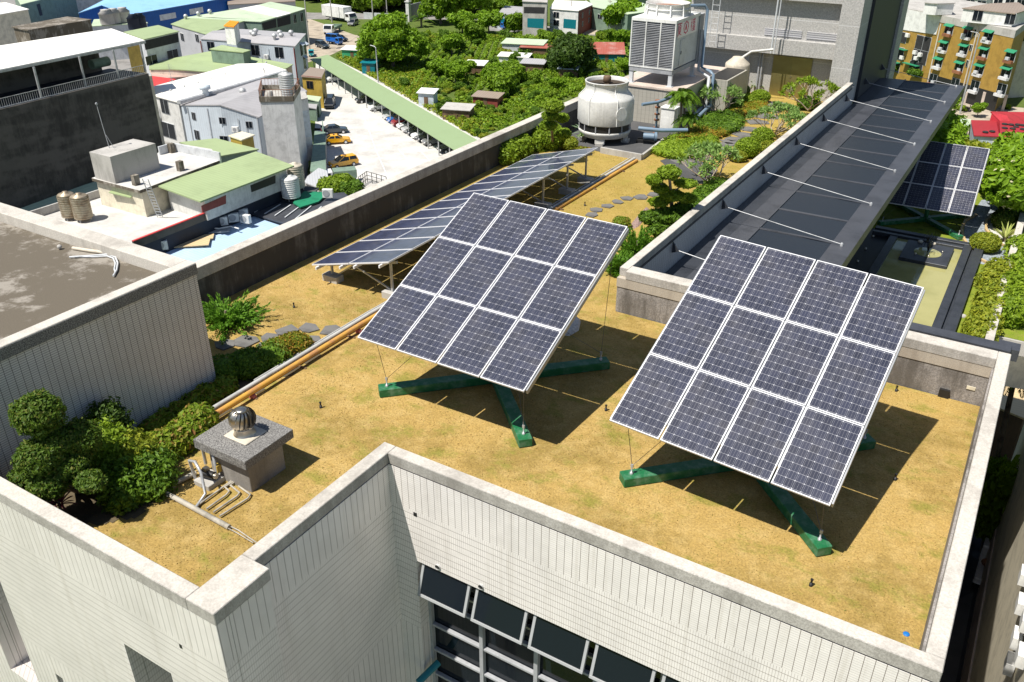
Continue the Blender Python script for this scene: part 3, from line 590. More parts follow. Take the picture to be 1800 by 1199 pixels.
# pump and irrigation pipes beside the shaft
Pp = empty('pump', tuple(L(368, 850)), 'small dark water pump on a concrete pad beside the vent shaft', 'pump')
c = L(366, 850); m = MB(); m.obox(c+Vector((0, .05, .05)), (.42, .42, .12)); m.build('pad', 'concrete', Pp, bevel=.01)
m = MB(); m.tube([c+Vector((-.12, .0, .22)), c+Vector((.16, .05, .22))], .08, 12); m.tube([c+Vector((.16, .05, .22)), c+Vector((.22, .06, .22))], .055, 12, 1); m.obox(c+Vector((-.02, .03, .32)), (.1, .1, .08), m=1); m.build('motor', ['black', 'chrome'], Pp)
m = MB(); m.obox(c+Vector((.12, .2, .3)), (.1, .12, .16)); m.build('valve_box', 'yellowwall', Pp)
def P3(lst): return [Vector(p) for p in lst]
c = L(352, 868)
m = MB(); m.tube(P3([L(345, 897)+Vector((0, 0, .06)), L(362, 872)+Vector((0, 0, .06)), L(362, 872)+Vector((0, 0, .55)), L(353, 866)+Vector((-.12, .1, .62)), L(343, 850)+Vector((-.02, .0, .55)), L(345, 848)+Vector((0, 0, .1))]), .03, 8)
tag(m.build('riser_pipe', 'galv'), 'nearer pale plastic riser loop standing over the pump', 'pipe')
m = MB(); a = L(384, 846); b = L(364, 826); m.tube(P3([a+Vector((0, 0, .04)), a+Vector((0, 0, .62)), (a+b)/2+Vector((0, 0, .68)), b+Vector((0, 0, .62)), b+Vector((0, 0, .15))]), .032, 8)
tag(m.build('riser_pipe', 'galv'), 'farther riser loop against the stone wall of the vent shaft', 'pipe')
Z = .05
def px(*l): return [Vector((L(u, v).x, L(u, v).y, Z)) for u, v in l]
pipe('grey_pipe', px((345, 836), (312, 853), (293, 872), (318, 884), (395, 926), (404, 931)), .052, 'oldplastic', 'thick weathered plastic pipe bent round the pump, with a capped end')
for i, l in enumerate((((351, 890), (408, 849)), ((364, 898), (398, 874), (404, 867), (396, 860), (411, 850)), ((376, 904), (417, 876), (422, 870), (406, 857), (417, 848)), ((387, 911), (436, 880), (441, 873), (420, 858)))):
    pipe('feed_pipe', px(*l), .020, 'oldplastic', ['straight thin cream feed pipe, nearest the pump among the row', 'second thin cream pipe of the row, with a short kink', 'third thin cream pipe of the row, with a kink', 'outermost thin cream pipe of the row, bent square at its corner'][i], 'pipe')
pipe('hose', px((294, 874), (288, 872), (330, 892), (390, 921), (420, 936), (452, 958)), .012, 'oldplastic', 'thin tan hose running past the thick pipe to the parapet', 'hose')
pipe('hose', px((300, 878), (340, 899), (388, 925), (418, 941), (446, 958)), .010, 'oldplastic', 'second thin hose lying next to the tan one', 'hose')
# sprinkler heads, marker and small spots on the lawn
for (u, v, l_) in ((564, 717, 'between the yellow pipe and the vent'), (1065, 722, 'in the open grass between the two nearer arrays'), (1425, 1030, 'in the grass near the front parapet'), (1573, 844, 'at the shadow edge right of the nearest array'),
                   (1575, 688, 'in the strip below the rear parapet'), (1028, 362, 'near the stepping stones'), (517, 541, 'in the grass left of the low array'), (900, 432, 'under the middle array')):
    p = L(u, v); m = MB(); m.lathe(p, [(.03, -.02), (.03, .06), (.018, .06), (.018, .13), (.026, .13), (.026, .15)], 10); tag(m.build('sprinkler_head', 'black'), 'small black sprinkler head standing '+l_, 'sprinkler')
m = MB(); m.lathe(L(1593, 1115), [(.05, 0), (.05, .015), (.03, .02)], 14); tag(m.build('marker_disc', 'blueplastic'), 'little bright blue disc in the lawn by the near right corner', 'disc')
# stepping stones
def stone(u, v, r, label, rx=1., grp=None, mat='slate', n=None):
    n = n or random.choice((5, 5, 6)); r = r*1.1
    p = L(u, v); a0 = random.uniform(0, 1); pts = []
    for k in range(n):
        a = a0+2*math.pi*k/n; q = r*random.uniform(.78, 1.16); a += random.uniform(-.22, .22); pts.append((p.x+q*rx*math.cos(a), p.y+q*math.sin(a)))
    m = MB(); m.prism(pts, p.z-.03, p.z+.035); tag(m.build('stepping_stone', mat), label, 'stepping stone', grp)
g1 = 'slate stones left of the yellow pipe'; 
for u, v, r in ((505, 583, .30), (543, 578, .26), (583, 581, .30), (474, 595, .24), (550, 597, .22), (432, 600, .34), (395, 606, .26), (468, 608, .2)):
    stone(u, v, r, 'dark irregular slate stepping stone in the golden lawn left of the yellow pipe', grp=g1)
g2 = 'stepping stones of the middle path'
for u, v, r in ((1040, 378, .24), (1049, 370, .22), (1069, 363, .24), (1086, 356, .22), (1103, 350, .24), (1127, 347, .26), (1150, 343, .26)):
    stone(u, v, r, 'grey flat stepping stone of the curved path behind the middle array', grp=g2)
g3 = 'stepping stones near the flower beds'
for u, v, r in ((1270, 262, .38), (1276, 255, .32), (1283, 250, .34), (1295, 246, .36), (1310, 238, .42), (1320, 228, .45), (1332, 215, .5), (1345, 205, .5), (1352, 192, .6), (1365, 184, .6), (1200, 284, .4), (1215, 277, .4), (1235, 279, .4)):
    stone(u, v, r, 'grey flat stone of the path leading to the bronze door', 1.2, g3)
sheet('path', [tuple(L(u, v))[:2] for u, v in ((1160, 283), (1185, 275), (1235, 285), (1262, 300), (1240, 325), (1205, 320), (1180, 300))], -.185, 'asphalt')
def mound(name, pts, h, mat, label, cat, kind=None):
    m = MB(); c = sum((Vector(p) for p in pts), Vector())/len(pts); n = len(pts)
    V = [Vector(p)-Vector((0, 0, .05)) for p in pts]+[c+(Vector(p)-c)*.8+Vector((0, 0, h)) for p in pts]
    m.add(V, [(i, (i+1) % n, n+(i+1) % n, n+i) for i in range(n)]+[tuple(range(n, 2*n))], 0, True); return tag(m.build(name, mat), label, cat, kind=kind)
mound('gravel_patch', [L(u, v) for u, v in ((1108, 395), (1125, 375), (1138, 362), (1145, 368), (1135, 385), (1122, 400), (1112, 405))], .05, 'gravel_pink', 'strip of pinkish broken stones before the cloud pruned tree', 'gravel', 'stuff')
mound('pebble_heap', [L(u, v) for u, v in ((985, 590), (992, 560), (1008, 552), (1022, 565), (1018, 582), (1000, 592))], .10, 'gravel_white', 'heap of white pebbles half hidden behind the middle array', 'pebbles', 'stuff')
# ================================================================ planting
def bush(name, u, v, r, h, mat, label, n=1500, size=.07, cat='shrub', group=None, rx=1., blobs=None, **k):
    p = L(u, v); b = blobs or [(p.x, p.y, p.z+h*.5, r*rx, r, h*.55)]
    return tag(foliage(name, mat, b, n, size, org=tuple(p), **k), label, cat, group)
# cloud pruned tree lower left
c = Vector((-14.2, 7.05, -.2)); Tt = empty('cloud_pruned_tree', c, 'big cloud pruned tree with a round ball crown against the grey tiled wall', 'tree')
def cl(u, v, z, rx, ry, rz): p = U(u, v, z); return (p.x, p.y, p.z, rx*.8, ry*.8, rz*.82)
BL = [cl(67, 728, 2.15, .50, .50, .47), cl(70, 803, 1.45, .46, .52, .36), cl(140, 772, 1.45, .42, .45, .42), cl(85, 850, .95, .40, .42, .33), cl(45, 840, .9, .3, .32, .3), cl(157, 845, .95, .40, .28, .22), cl(120, 815, 1.15, .45, .45, .3), cl(100, 775, 1.6, .4, .4, .3)]
for i, b in enumerate(BL): foliage('crown', 'leaf_topiary', [b], int(5200*b[3]*b[4]/.25*.8)+1500, .042, parent=Tt, lumpy=.08, shell=(.84, 1.07))
m = MB(); 
for b in BL[1:]: m.tube([c, c.lerp(Vector(b[:3]), .5)+Vector((0, 0, .1)), b[:3]], [.07, .05, .03], 7)
m.tube([c, c+Vector((-.1, .1, 1.2)), BL[0][:3]], [.09, .07, .05], 8); m.build('trunk', 'bark', Tt)
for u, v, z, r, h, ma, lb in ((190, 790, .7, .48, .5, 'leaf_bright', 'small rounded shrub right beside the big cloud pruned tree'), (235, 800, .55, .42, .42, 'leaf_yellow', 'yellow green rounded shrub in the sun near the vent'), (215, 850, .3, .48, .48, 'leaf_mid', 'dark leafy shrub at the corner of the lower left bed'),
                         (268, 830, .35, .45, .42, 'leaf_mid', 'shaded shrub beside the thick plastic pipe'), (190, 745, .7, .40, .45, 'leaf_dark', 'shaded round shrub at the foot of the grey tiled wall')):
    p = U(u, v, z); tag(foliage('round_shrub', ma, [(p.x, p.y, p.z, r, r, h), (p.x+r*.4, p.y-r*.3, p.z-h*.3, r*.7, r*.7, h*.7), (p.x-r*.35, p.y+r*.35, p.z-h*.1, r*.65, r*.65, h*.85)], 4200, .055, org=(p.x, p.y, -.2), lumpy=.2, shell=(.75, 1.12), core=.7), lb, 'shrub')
def hedge(name, pts, w_, h, mat, label, n=4000, size=.06, cat='hedge', **k):
    B = []
    for a, b in zip(pts[:-1], pts[1:]):
        a = L(*a); b = L(*b); s_ = max(2, int((b-a).length/(w_*.7)))
        for i in range(s_): q = a.lerp(b, i/(s_-1 if s_ > 1 else 1)); B.append((q.x+random.uniform(-.05, .05), q.y, q.z+h*.4, w_, w_, h*.6*random.uniform(.85, 1.1)))
    return tag(foliage(name, mat, B, n, size, org=tuple(L(*pts[0])), **k), label, cat)
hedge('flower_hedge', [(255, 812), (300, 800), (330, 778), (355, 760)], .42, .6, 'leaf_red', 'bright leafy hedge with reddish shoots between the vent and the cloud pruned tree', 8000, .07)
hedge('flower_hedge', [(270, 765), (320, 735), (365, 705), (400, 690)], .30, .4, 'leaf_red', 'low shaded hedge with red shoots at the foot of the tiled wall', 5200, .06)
hedge('azalea_hedge', [(395, 665), (440, 655), (480, 640)], .48, .6, 'leaf_mid', 'dark green azalea hedge at the corner of the rooftop block', 5000, .05, lumpy=.06)
hedge('azalea_bush', [(490, 632), (520, 620)], .45, .55, 'leaf_orange', 'rounded azalea bush with orange tips beside the grey pipe', 4200, .045, lumpy=.05)
# junipers
def juniper(u, v, r, h, label):
    p = L(u, v); rt = empty('juniper', p, label, 'juniper'); Q = []
    r_ = np.random.default_rng(int(u)); qs = []
    for i in range(95):
        a = r_.uniform(0, 2*math.pi); e = r_.uniform(.05, 1.25); ln = r*r_.uniform(.5, 1.1); d = np.array([math.cos(a)*math.cos(e), math.sin(a)*math.cos(e), math.sin(e)*h/r])
        n = 60; t = r_.uniform(.15, 1, n)[:, None]; c_ = np.array(p)+d*ln*t+np.array([0, 0, .05])+r_.normal(size=(n, 3))*.07*(1.25-t); dd = d/np.linalg.norm(d)+r_.normal(size=(n, 3))*.35; dd /= np.linalg.norm(dd, axis=1)[:, None]
        sd_ = np.cross(dd, r_.normal(size=(n, 3))); sd_ /= np.linalg.norm(sd_, axis=1)[:, None]; L_ = .13; qs.append(np.stack([c_-dd*L_*.4, c_+sd_*.022, c_+dd*L_*.6, c_-sd_*.022], 1))
    leaf_mesh('branches', 'leaf_juniper', np.concatenate(qs), parent=rt, org=tuple(p)); trunk(rt, p, p+Vector((0, 0, h*.6)), .05, .03); return rt
juniper(400, 568, 1.3, .62, 'bright spreading juniper behind the corner of the grey tiled block')
juniper(1118, 455, .75, 1.0, 'feathery juniper in the corner behind the middle array'); juniper(1092, 482, .6, .6, 'low juniper branches beside the bare parapet corner')
# cordylines
for u, v, r, lb in ((8, 822, .62, 'dark red strap-leaved plant at the left edge behind the parapet'), (112, 912, .36, 'small dark red plant poking over the left parapet')):
    rt = empty('cordyline', L(u, v), lb, 'plant'); spiky('leaves', 'leaf_cordyline', L(u, v)+Vector((0, 0, .35)), 34, r, .06, rt); m = MB(); m.tube([L(u, v), L(u, v)+Vector((0, 0, .4))], .03, 6); m.build('stem', 'bark', rt)
# soil bed under the lower left planting
_P = [tuple(L(u, v))[:2] for u, v in ((120, 925), (180, 925), (235, 905), (275, 880), (300, 850), (290, 810), (420, 705), (560, 625), (540, 600), (400, 625), (385, 668), (200, 770), (0, 860), (0, 900))]
_m = MB(); _s = .09
_c = set()
for i in range(int(7/_s)):
    for j in range(int(9/_s)):
        x, y = -16.6+i*_s, 5.78+j*_s; c_ = False; k_ = len(_P)-1
        for q_ in range(len(_P)):
            if (_P[q_][1] > y) != (_P[k_][1] > y) and x+.06*math.sin(y*7)+.05*math.sin(x*11+y*5) < (_P[k_][0]-_P[q_][0])*(y-_P[q_][1])/(_P[k_][1]-_P[q_][1])+_P[q_][0]: c_ = not c_
            k_ = q_
        if c_: _m.add([(a, b, gz(a, b)+.012) for a, b in ((x, y), (x+_s, y), (x+_s, y+_s), (x, y+_s))], [(0, 1, 2, 3)])
tag(_m.build('garden_bed', 'bedsoil'), kind='structure')
# cloud tree by the middle wall
c = L(1180, 405); Tm = empty('cloud_pruned_tree', c, 'many tiered cloud pruned tree by the parapet above the black canopy', 'tree')
def at(u, v, z): p = U(u, v, z); return p
PB = [(1176, 303, 2.3, .42, .40, .22), (1150, 316, 2.1, .28, .26, .17), (1205, 322, 1.9, .40, .3, .13), (1160, 330, 1.75, .30, .30, .14), (1182, 343, 1.45, .52, .4, .17), (1208, 348, 1.3, .36, .3, .15), (1158, 355, 1.2, .36, .32, .14), (1172, 378, .8, .62, .5, .24), (1200, 368, .9, .40, .4, .22), (1142, 382, .7, .42, .35, .22), (1160, 402, .42, .48, .45, .28)]
TB = [tuple(at(u, v, z))+(a, b, c_) for u, v, z, a, b, c_ in [q[:3]+(q[3]*.84, q[4]*.84, q[5]*.88) for q in PB]]
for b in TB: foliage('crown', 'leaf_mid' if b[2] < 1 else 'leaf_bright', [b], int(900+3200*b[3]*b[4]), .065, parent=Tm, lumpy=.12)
m = MB(); tp = Vector(TB[0][:3]); m.tube([c, c.lerp(tp, .5)+Vector((.05, 0, 0)), tp], [.09, .06, .04], 8)
for b in TB[1:]: q = Vector(b[:3]); s_ = c.lerp(tp, max(.1, (q.z-.25)/tp.z*.9)); m.tube([s_, q], [.035, .02], 6)
m.build('trunk', 'bark_pale', Tm)
hedge('juniper_hedge', [(1215, 385), (1245, 350), (1262, 335)], .55, .5, 'leaf_mid', 'mid green spreading hedge running along the parapet above the black canopy', 5200, .07)
bush('low_bush', 1092, 400, .3, .35, 'leaf_red', 'small reddish green bush by the strip of pinkish stones', 1200, .05)
# frangipani shrubs: bare forked branches with leaf tufts
def frangipani(u, v, r, h, label, n=34, leafm='leaf_pale'):
    p = L(u, v); rt = empty('frangipani', p, label, 'shrub'); m = MB(); qs = []; r_ = random.Random(int(u)); rr = np.random.default_rng(int(u))
    tips = []
    def grow(a, d, l, w_, dep):
        b = a+d*l; m.tube([a, b], [w_, w_*.75], 5, cap=False)
        if dep == 0 or b.z > p.z+h: tips.append((b, d)); return
        for _ in range(r_.choice((2, 2, 3))): grow(b, (d+Vector((r_.uniform(-.8, .8), r_.uniform(-.8, .8), r_.uniform(-.1, .5)))).normalized(), l*.78, w_*.72, dep-1)
    for i in range(5): a = i*1.256+r_.uniform(-.3, .3); grow(p+Vector((0, 0, .05)), Vector((math.cos(a)*r*.8, math.sin(a)*r*.8, h*.6)).normalized(), max(r, h)*.33, .035, 4)
    m.build('branches', 'bark_pale', rt)
    for b, d in tips:
        n_ = 9; c_ = np.array(b)+rr.normal(size=(n_, 3))*.03; dd = np.array(d)*.35+rr.normal(size=(n_, 3))*.6; dd /= np.linalg.norm(dd, axis=1)[:, None]; s_ = np.cross(dd, rr.normal(size=(n_, 3))); s_ /= np.linalg.norm(s_, axis=1)[:, None]
        qs.append(np.stack([c_, c_+dd*.08+s_*.035, c_+dd*.19, c_+dd*.08-s_*.035], 1))
    leaf_mesh('leaves', leafm, np.concatenate(qs), parent=rt, org=tuple(p)); return rt
frangipani(1245, 325, 1.35, 1.5, 'sparse frangipani with pale tufts behind the cloud pruned tree'); frangipani(1360, 240, 1.45, 1.4, 'sparse bare-branched frangipani in the middle of the path, left of the parapet')
frangipani(1420, 196, 1.3, 1.6, 'leafy frangipani in front of the bronze door by the parapet', leafm='leaf_bright'); frangipani(1260, 205, 1.1, 1.5, 'frangipani growing from the oval bed beside the blue-grey pipes')
bush('round_shrub', 1420, 192, .55, .6, 'leaf_mid', 'low shrub under the frangipani by the bronze door', 1800, .07)
for u, v, r, h, ma, lb in ((1312, 275, .52, .75, 'leaf_bright', 'clipped round shrub nearest the parapet, left of the black canopy'), (1338, 258, .5, .8, 'leaf_bright', 'clipped round shrub just behind the nearest one at the parapet'), (1350, 270, .4, .5, 'leaf_yellow', 'yellow green shrub touching the parapet beside two clipped balls'), (1296, 283, .36, .4, 'leaf_yellow', 'small yellow green shrub in front of the clipped balls'),
                            (1290, 196, .42, .6, 'leaf_mid', 'round clipped ball in the far orange edged bed'), (1302, 172, .42, .7, 'leaf_mid', 'ball shrub at the back of the far orange edged bed'), (1335, 180, .5, .6, 'leaf_bright', 'right hand ball shrub of the far orange edged bed'), (1318, 183, .5, .5, 'leaf_bright', 'flattened shrub between balls in the far orange edged bed')):
    bush('clipped_shrub', u, v, r, h, ma, lb, 2400, .055, lumpy=.04)
def bed(name, pts, h, mat, label, n, size=.07, rim=None):
    P = [L(u, v) for u, v in pts]; c = sum(P, Vector())/len(P); B = []
    for i in range(len(P)):
        a, b = P[i], P[(i+1) % len(P)]
        for t in (0, .33, .66):
            q = a.lerp(b, t)
            for s_ in (.85, .5, .18): w_ = c.lerp(q, s_); B.append((w_.x, w_.y, w_.z+h*.4, .42, .42, h*.62))
    return tag(foliage(name, mat, B, n, size, org=tuple(c), core=.85), label, 'flower bed')
bed('groundcover_bed', [(1150, 272), (1185, 248), (1225, 238), (1252, 250), (1256, 265), (1225, 277), (1180, 281)], .38, 'leaf_bright', 'round bed of clipped groundcover under the little palms', 12000)
bed('groundcover_bed', [(1190, 258), (1215, 240), (1235, 243), (1245, 250)], .42, 'leaf_orange', 'orange tinged patch on top of the bed under the little palms', 3500)
bed('groundcover_bed', [(1228, 235), (1240, 215), (1275, 200), (1300, 215), (1290, 232), (1255, 240)], .38, 'leaf_mid', 'oval green groundcover bed between the little palms and the far bed', 10000)
bed('groundcover_bed', [(1212, 232), (1240, 232), (1270, 238), (1250, 244), (1225, 240)], .34, 'leaf_orange', 'orange fringe along the front of the oval groundcover bed', 4500)
bed('groundcover_bed', [(1272, 200), (1300, 195), (1340, 186), (1345, 195), (1310, 204), (1290, 206)], .34, 'leaf_orange', 'far bed edged in orange before the grey rooftop tower', 5500)
# little palms
def palm(p, h, r, label, nf=30, mat='leaf_palm', th=.05, cat='palm'):
    rt = empty('palm', p, label, cat); p = Vector(p); top = p+Vector((random.uniform(-.1, .1)*h*.3, 0, h)); m = MB(); m.tube([p, p.lerp(top, .5)+Vector((.03*h, 0, 0)), top], [th*1.3, th, th*.85], 8); m.build('trunk', 'bark', rt)
    r_ = np.random.default_rng(int(abs(p.x*100))); qs = []
    for i in range(nf):
        a = 2*math.pi*i/nf+r_.uniform(-.2, .2); e = r_.uniform(.1, 1.2); n = 80; t = np.linspace(.08, 1, n)[:, None]; hd = np.array([math.cos(a), math.sin(a), 0])
        rr_ = r*r_.uniform(.8, 1.1); c_ = np.array(top)+hd*rr_*math.cos(e)*t+np.array([0, 0, 1])*(rr_*math.sin(e)*t-rr_*.75*t*t); side = np.array([-math.sin(a), math.cos(a), 0])
        for s_ in (-1, 1):
            dd = hd*.55+side*s_*.8+np.array([0, 0, -.35])+r_.normal(size=(n, 3))*.12; dd /= np.linalg.norm(dd, axis=1)[:, None]; L_ = rr_*.24*np.sin(math.pi*np.clip(t*.9+.1, 0, 1))**.6; w_ = np.cross(dd, hd+np.array([0, 0, .3])); w_ /= np.linalg.norm(w_, axis=1)[:, None]
            qs.append(np.stack([c_, c_+dd*L_*.5+w_*r*.009, c_+dd*L_, c_+dd*L_*.5-w_*r*.009], 1))
    leaf_mesh('fronds', mat, np.concatenate(qs), parent=rt, org=tuple(p)); return rt
palm(L(1190, 247), 2.0, .9, 'tallest slim palm of the clump in the round bed'); palm(L(1198, 244), 1.75, .85, 'slim palm leaning in the middle of the clump in the round bed'); palm(L(1208, 246), 1.0, .75, 'shortest slim palm at the right of the clump in the round bed')
# agaves
for u, v, r, lb, mt in ((1028, 243, .75, 'grey green agave in front of the round cooling tower', 'leaf_agave'), (1328, 162, .55, 'small agave in the far bed before the grey rooftop tower', 'leaf_pale'), (1025, 250, .3, 'little low agave beside the bigger one', 'leaf_pale')):
    p = L(u, v); rt = empty('agave', p, lb, 'agave'); spiky('leaves', mt, p+Vector((0, 0, .3)), 38, r, .11, rt, (.1, 1.2), .25); m = MB(); m.tube([p, p+Vector((0, 0, .32))], .06, 8); m.build('stem', 'bark', rt)
# planting at the foot of the long wall
Tl = empty('cloud_pruned_shrub', L(972, 262), 'cloud pruned shrub of stacked pads rising above the dark parapet', 'shrub')
for u, v, z, a, b, c_ in ((973, 186, 2.2, .43, .40, .24), (967, 203, 1.75, .34, .30, .17), (988, 207, 1.55, .28, .26, .17), (964, 220, 1.25, .36, .34, .2), (990, 235, .75, .32, .3, .22)):
    foliage('crown', 'leaf_bright', [tuple(U(u, v, z))+(a, b, c_)], 1500, .06, parent=Tl, lumpy=.06)
m = MB(); b0 = L(972, 262); m.tube([b0, U(970, 220, 1.2), U(973, 190, 2.1)], [.06, .05, .03], 7); m.tube([U(970, 222, 1.1), U(989, 207, 1.5)], [.03, .02], 6); m.tube([b0+Vector((0, 0, .3)), U(990, 235, .7)], [.03, .02], 6); m.build('trunk', 'bark', Tl)
bush('clipped_ball', 968, 262, .55, 1.1, 'leaf_bright', 'large clipped ball at the foot of the stacked pad shrub', 4200, .055, lumpy=.03)
bush('clipped_ball', 1000, 262, .40, .5, 'leaf_yellow', 'small yellow green ball right of the large clipped ball', 1500, .055, lumpy=.03)
hedge('leafy_hedge', [(890, 285), (915, 272), (945, 262)], .55, .85, 'leaf_bright', 'bright leafy hedge against the dark parapet behind the low array', 8000, .085)
bush('yellow_bush', 944, 252, .25, .75, 'leaf_yellow', 'little yellow leaved bush between the hedge and the clipped ball', 700, .06)
bush('low_bush', 1022, 268, .45, .2, 'leaf_orange', 'low orange tinged plants beside the agave', 900, .05)
# ================================================================ concrete pad and cooling towers
GZ = -.2
m = MB(); Pq = [L(1060, 268), L(1142, 277)]; m.prism([(-17.9, 33.2), (-15.3, 32.8), (-13.75, 32.75), (-13.75, 34), (-14.6, 46.9), (-18.3, 46.9), (-18.3, 34)], GZ, GZ+.02); tag(m.build('concrete_pad', 'asphalt'), kind='structure')
m = MB(); m.bar((-15.6, 32.75, GZ+.1), (-13.7, 32.70, GZ+.1), .12, .3); m.bar((-13.72, 32.76, GZ+.1), (-13.9, 35.5, GZ+.1), .1, .24); tag(m.build('concrete_kerb', 'concrete'), 'low concrete kerb round the pad of the cooling tower', 'kerb')
cc = Vector((-16.33, 34.55, GZ)); CT = empty('cooling_tower', cc, 'white round bottle shaped cooling tower on short legs', 'cooling tower')
R1 = 1.19
m = MB(); m.lathe(cc, [(R1*.98, .88), (R1, .93), (R1, 1.88), (R1*.97, 1.96), (R1*.92, 2.02), (.93, 2.2), (.88, 2.27), (.87, 2.38), (.88, 2.48), (.91, 2.56), (.94, 2.58), (.94, 2.62), (.90, 2.62), (.88, 2.57), (.84, 2.45), (.82, 2.2)], 48); m.build('casing', 'frp', CT)
m = MB(); m.lathe(cc, [(R1*.93, .55), (R1*.93, .88)], 40); m.build('air_intake', 'black', CT)
m = MB(); m.lathe(cc, [(.5, .25), (R1*.9, .32), (R1*.96, .48), (R1*.98, .56), (R1*.96, .58), (R1*.9, .58)], 48); m.build('basin', 'frp', CT)
for k in range(12):
    m = MB(); a = 2*math.pi*k/12+.1; e = Vector((math.cos(a), math.sin(a), 0)); m.bar(cc+e*R1*.95+Vector((0, 0, .56)), cc+e*R1*.95+Vector((0, 0, .9)), .05, .04); m.build('strut', 'greypaint', CT)
for k in range(6):
    m = MB(); a = 2*math.pi*k/6+.35; e = Vector((math.cos(a), math.sin(a), 0)); pr = [(R1*1.0, .9), (R1*1.01, 1.88), (R1*.985, 1.97), (R1*.935, 2.03), (.945, 2.21), (.895, 2.28), (.885, 2.38), (.90, 2.48), (.93, 2.56)]
    m.tube([cc+e*r+Vector((0, 0, z)) for r, z in pr], .022, 6); m.build('seam_rib', 'white_paint', CT)
m = MB(); m.lathe(cc, [(.86, 2.46), (.02, 2.44)], 30, 1)
m.lathe(cc, [(.12, 2.4), (.12, 2.52), (.17, 2.54), (.17, 2.76), (.13, 2.8), (.05, 2.81)], 16)
for k in range(4):
    a = 2*math.pi*k/4+.4; e = Vector((math.cos(a), math.sin(a), 0)); s_ = Vector((-e.y, e.x, 0)); m.add([cc+e*.15-s_*.1+Vector((0, 0, 2.5)), cc+e*.78-s_*.12+Vector((0, 0, 2.52)), cc+e*.78+s_*.12+Vector((0, 0, 2.52)), cc+e*.15+s_*.1+Vector((0, 0, 2.52))], [(0, 1, 2, 3)], 1)
m.build('fan', ['brown', 'fan_dark'], CT)
p_ = Vector((math.cos(-.52), math.sin(-.52), 0)); q = MB(); q.tube([cc+p_*R1*.99+Vector((0, 0, 1.4)), cc+p_*(R1+.02)+Vector((0, 0, 1.4))], .28, 24); q.build('hatch', 'white_paint', CT)
for k in range(4):
    a = math.pi/2*k+.25; e = Vector((math.cos(a), math.sin(a), 0)); q = MB(); c_ = cc+e*.95; Rz = Matrix.Rotation(a, 3, 'Z')
    q.obox(c_+Vector((0, 0, .3)), (.16, .42, .44), Rz); q.build('leg', 'frp', CT, bevel=.02)
    q = MB(); q.obox(c_+Vector((0, 0, .07)), (.34, .34, .16), Rz); q.build('footing', 'concrete', CT, bevel=.01)
# plinth
m = MB(); m.box(-17.6, -14.34, 38.2, 44.2, -.3, 1.42, 0); m.box(-17.65, -14.30, 38.15, 44.25, 1.421, 1.5, 1); o = m.build('plinth', ['tile_small', 'pinkish']); tag(o, 'tiled plinth with pink slab carrying the big square cooling tower', 'plinth')
m = MB(); m.box(-14.29, -13.2, 41.3, 44.2, -.3, 1.5, 0); m.box(-14.2, -13.3, 41.4, 44.1, 1.501, 1.53, 1); tag(m.build('tank_base', ['tile_small', 'black']), 'tiled block beside the plinth with a dark top', 'plinth')
# big square cooling tower
x0, x1, y0, y1, z0, z1 = -17.12, -14.98, 38.55, 41.5, 2.28, 4.42
Q0 = empty('square_cooling_tower', ((x0+x1)/2, (y0+y1)/2, 1.5), 'tall square cooling tower with louvred front and a red and white sign', 'cooling tower')
m = MB(); m.box(x0+.02, x1-.02, y0+.16, y1, z0, z1-.08); m.build('casing', 'ltgrey', Q0, bevel=.01)
m = MB(); m.box(x0-.02, x1+.02, y0-.02, y1+.02, z1-.14, z1); m.box(x0-.02, x1+.02, y0-.02, y0+.1, z0-.03, z0+.03)
for x in (x0, x0+(x1-x0)/3, x0+2*(x1-x0)/3, x1): m.box(x-.025, x+.025, y0-.015, y0+.05, z0+.03, z1-.14)
m.build('frame', 'white_paint', Q0)
m = MB(); nl = 27
for i in range(nl):
    z = z0+.06+(z1-z0-.22)*i/(nl-1); m.add([(x0+.02, y0, z-.0), (x1-.02, y0, z), (x1-.02, y0+.13, z+.04), (x0+.02, y0+.13, z+.04), (x0+.02, y0, z-.012), (x1-.02, y0, z-.012), (x1-.02, y0+.13, z+.028), (x0+.02, y0+.13, z+.028)], [(0, 1, 2, 3), (7, 6, 5, 4), (0, 4, 5, 1), (3, 2, 6, 7)])
m.build('louvres', 'greypaint', Q0); m = MB(); m.box(x0+.02, x1-.02, y0+.135, y0+.15, z0, z1-.1); m.build('louvre_backing', 'black', Q0)
m = MB(); m.box(x0, x1, y0, y1, 2.05, 2.24); m.build('base_frame', 'greypaint', Q0)
for x in (x0+.09, x1-.09):
    for y in (y0+.1, y1-.1): q = MB(); q.box(x-.09, x+.09, y-.07, y+.07, 1.5, 2.05); q.box(x-.16, x+.16, y-.13, y+.13, 1.5, 1.53); q.build('leg', 'ltgrey', Q0)
cx, cy = (x0+x1)/2, (y0+y1)/2+.05
m = MB(); m.lathe((cx, cy, 0), [(1.04, z1), (.98, z1+.12), (.97, z1+.35), (1.0, z1+.52), (1.03, z1+.54), (.95, z1+.54), (.93, z1+.2), (.93, z1+.1)], 40); m.build('fan_stack', 'frp', Q0)
m = MB()
for k in range(10):
    a = 2*math.pi*k/10+.2; e = Vector((math.cos(a), math.sin(a), 0)); m.bar(Vector((cx, cy, z1+.02))+e*1.06, Vector((cx, cy, z1+.5))+e*1.0, .04, .06)
m.lathe((cx, cy, 0), [(1.0, z1+.28), (1.03, z1+.3), (1.0, z1+.32)], 40); m.build('stack_ribs', 'white_paint', Q0)
m = MB(); m.lathe((cx, cy, 0), [(.93, z1+.35), (.02, z1+.37)], 30); m.build('fan_guard', 'rust', Q0)
sg = Vector((x1+.001, 0, 0)); m = MB(); m.box(x1-.02, x1+.012, y0+.30, y1-.30, 3.62, 4.26); sgn = m.build('sign', 'signwhite', Q0)
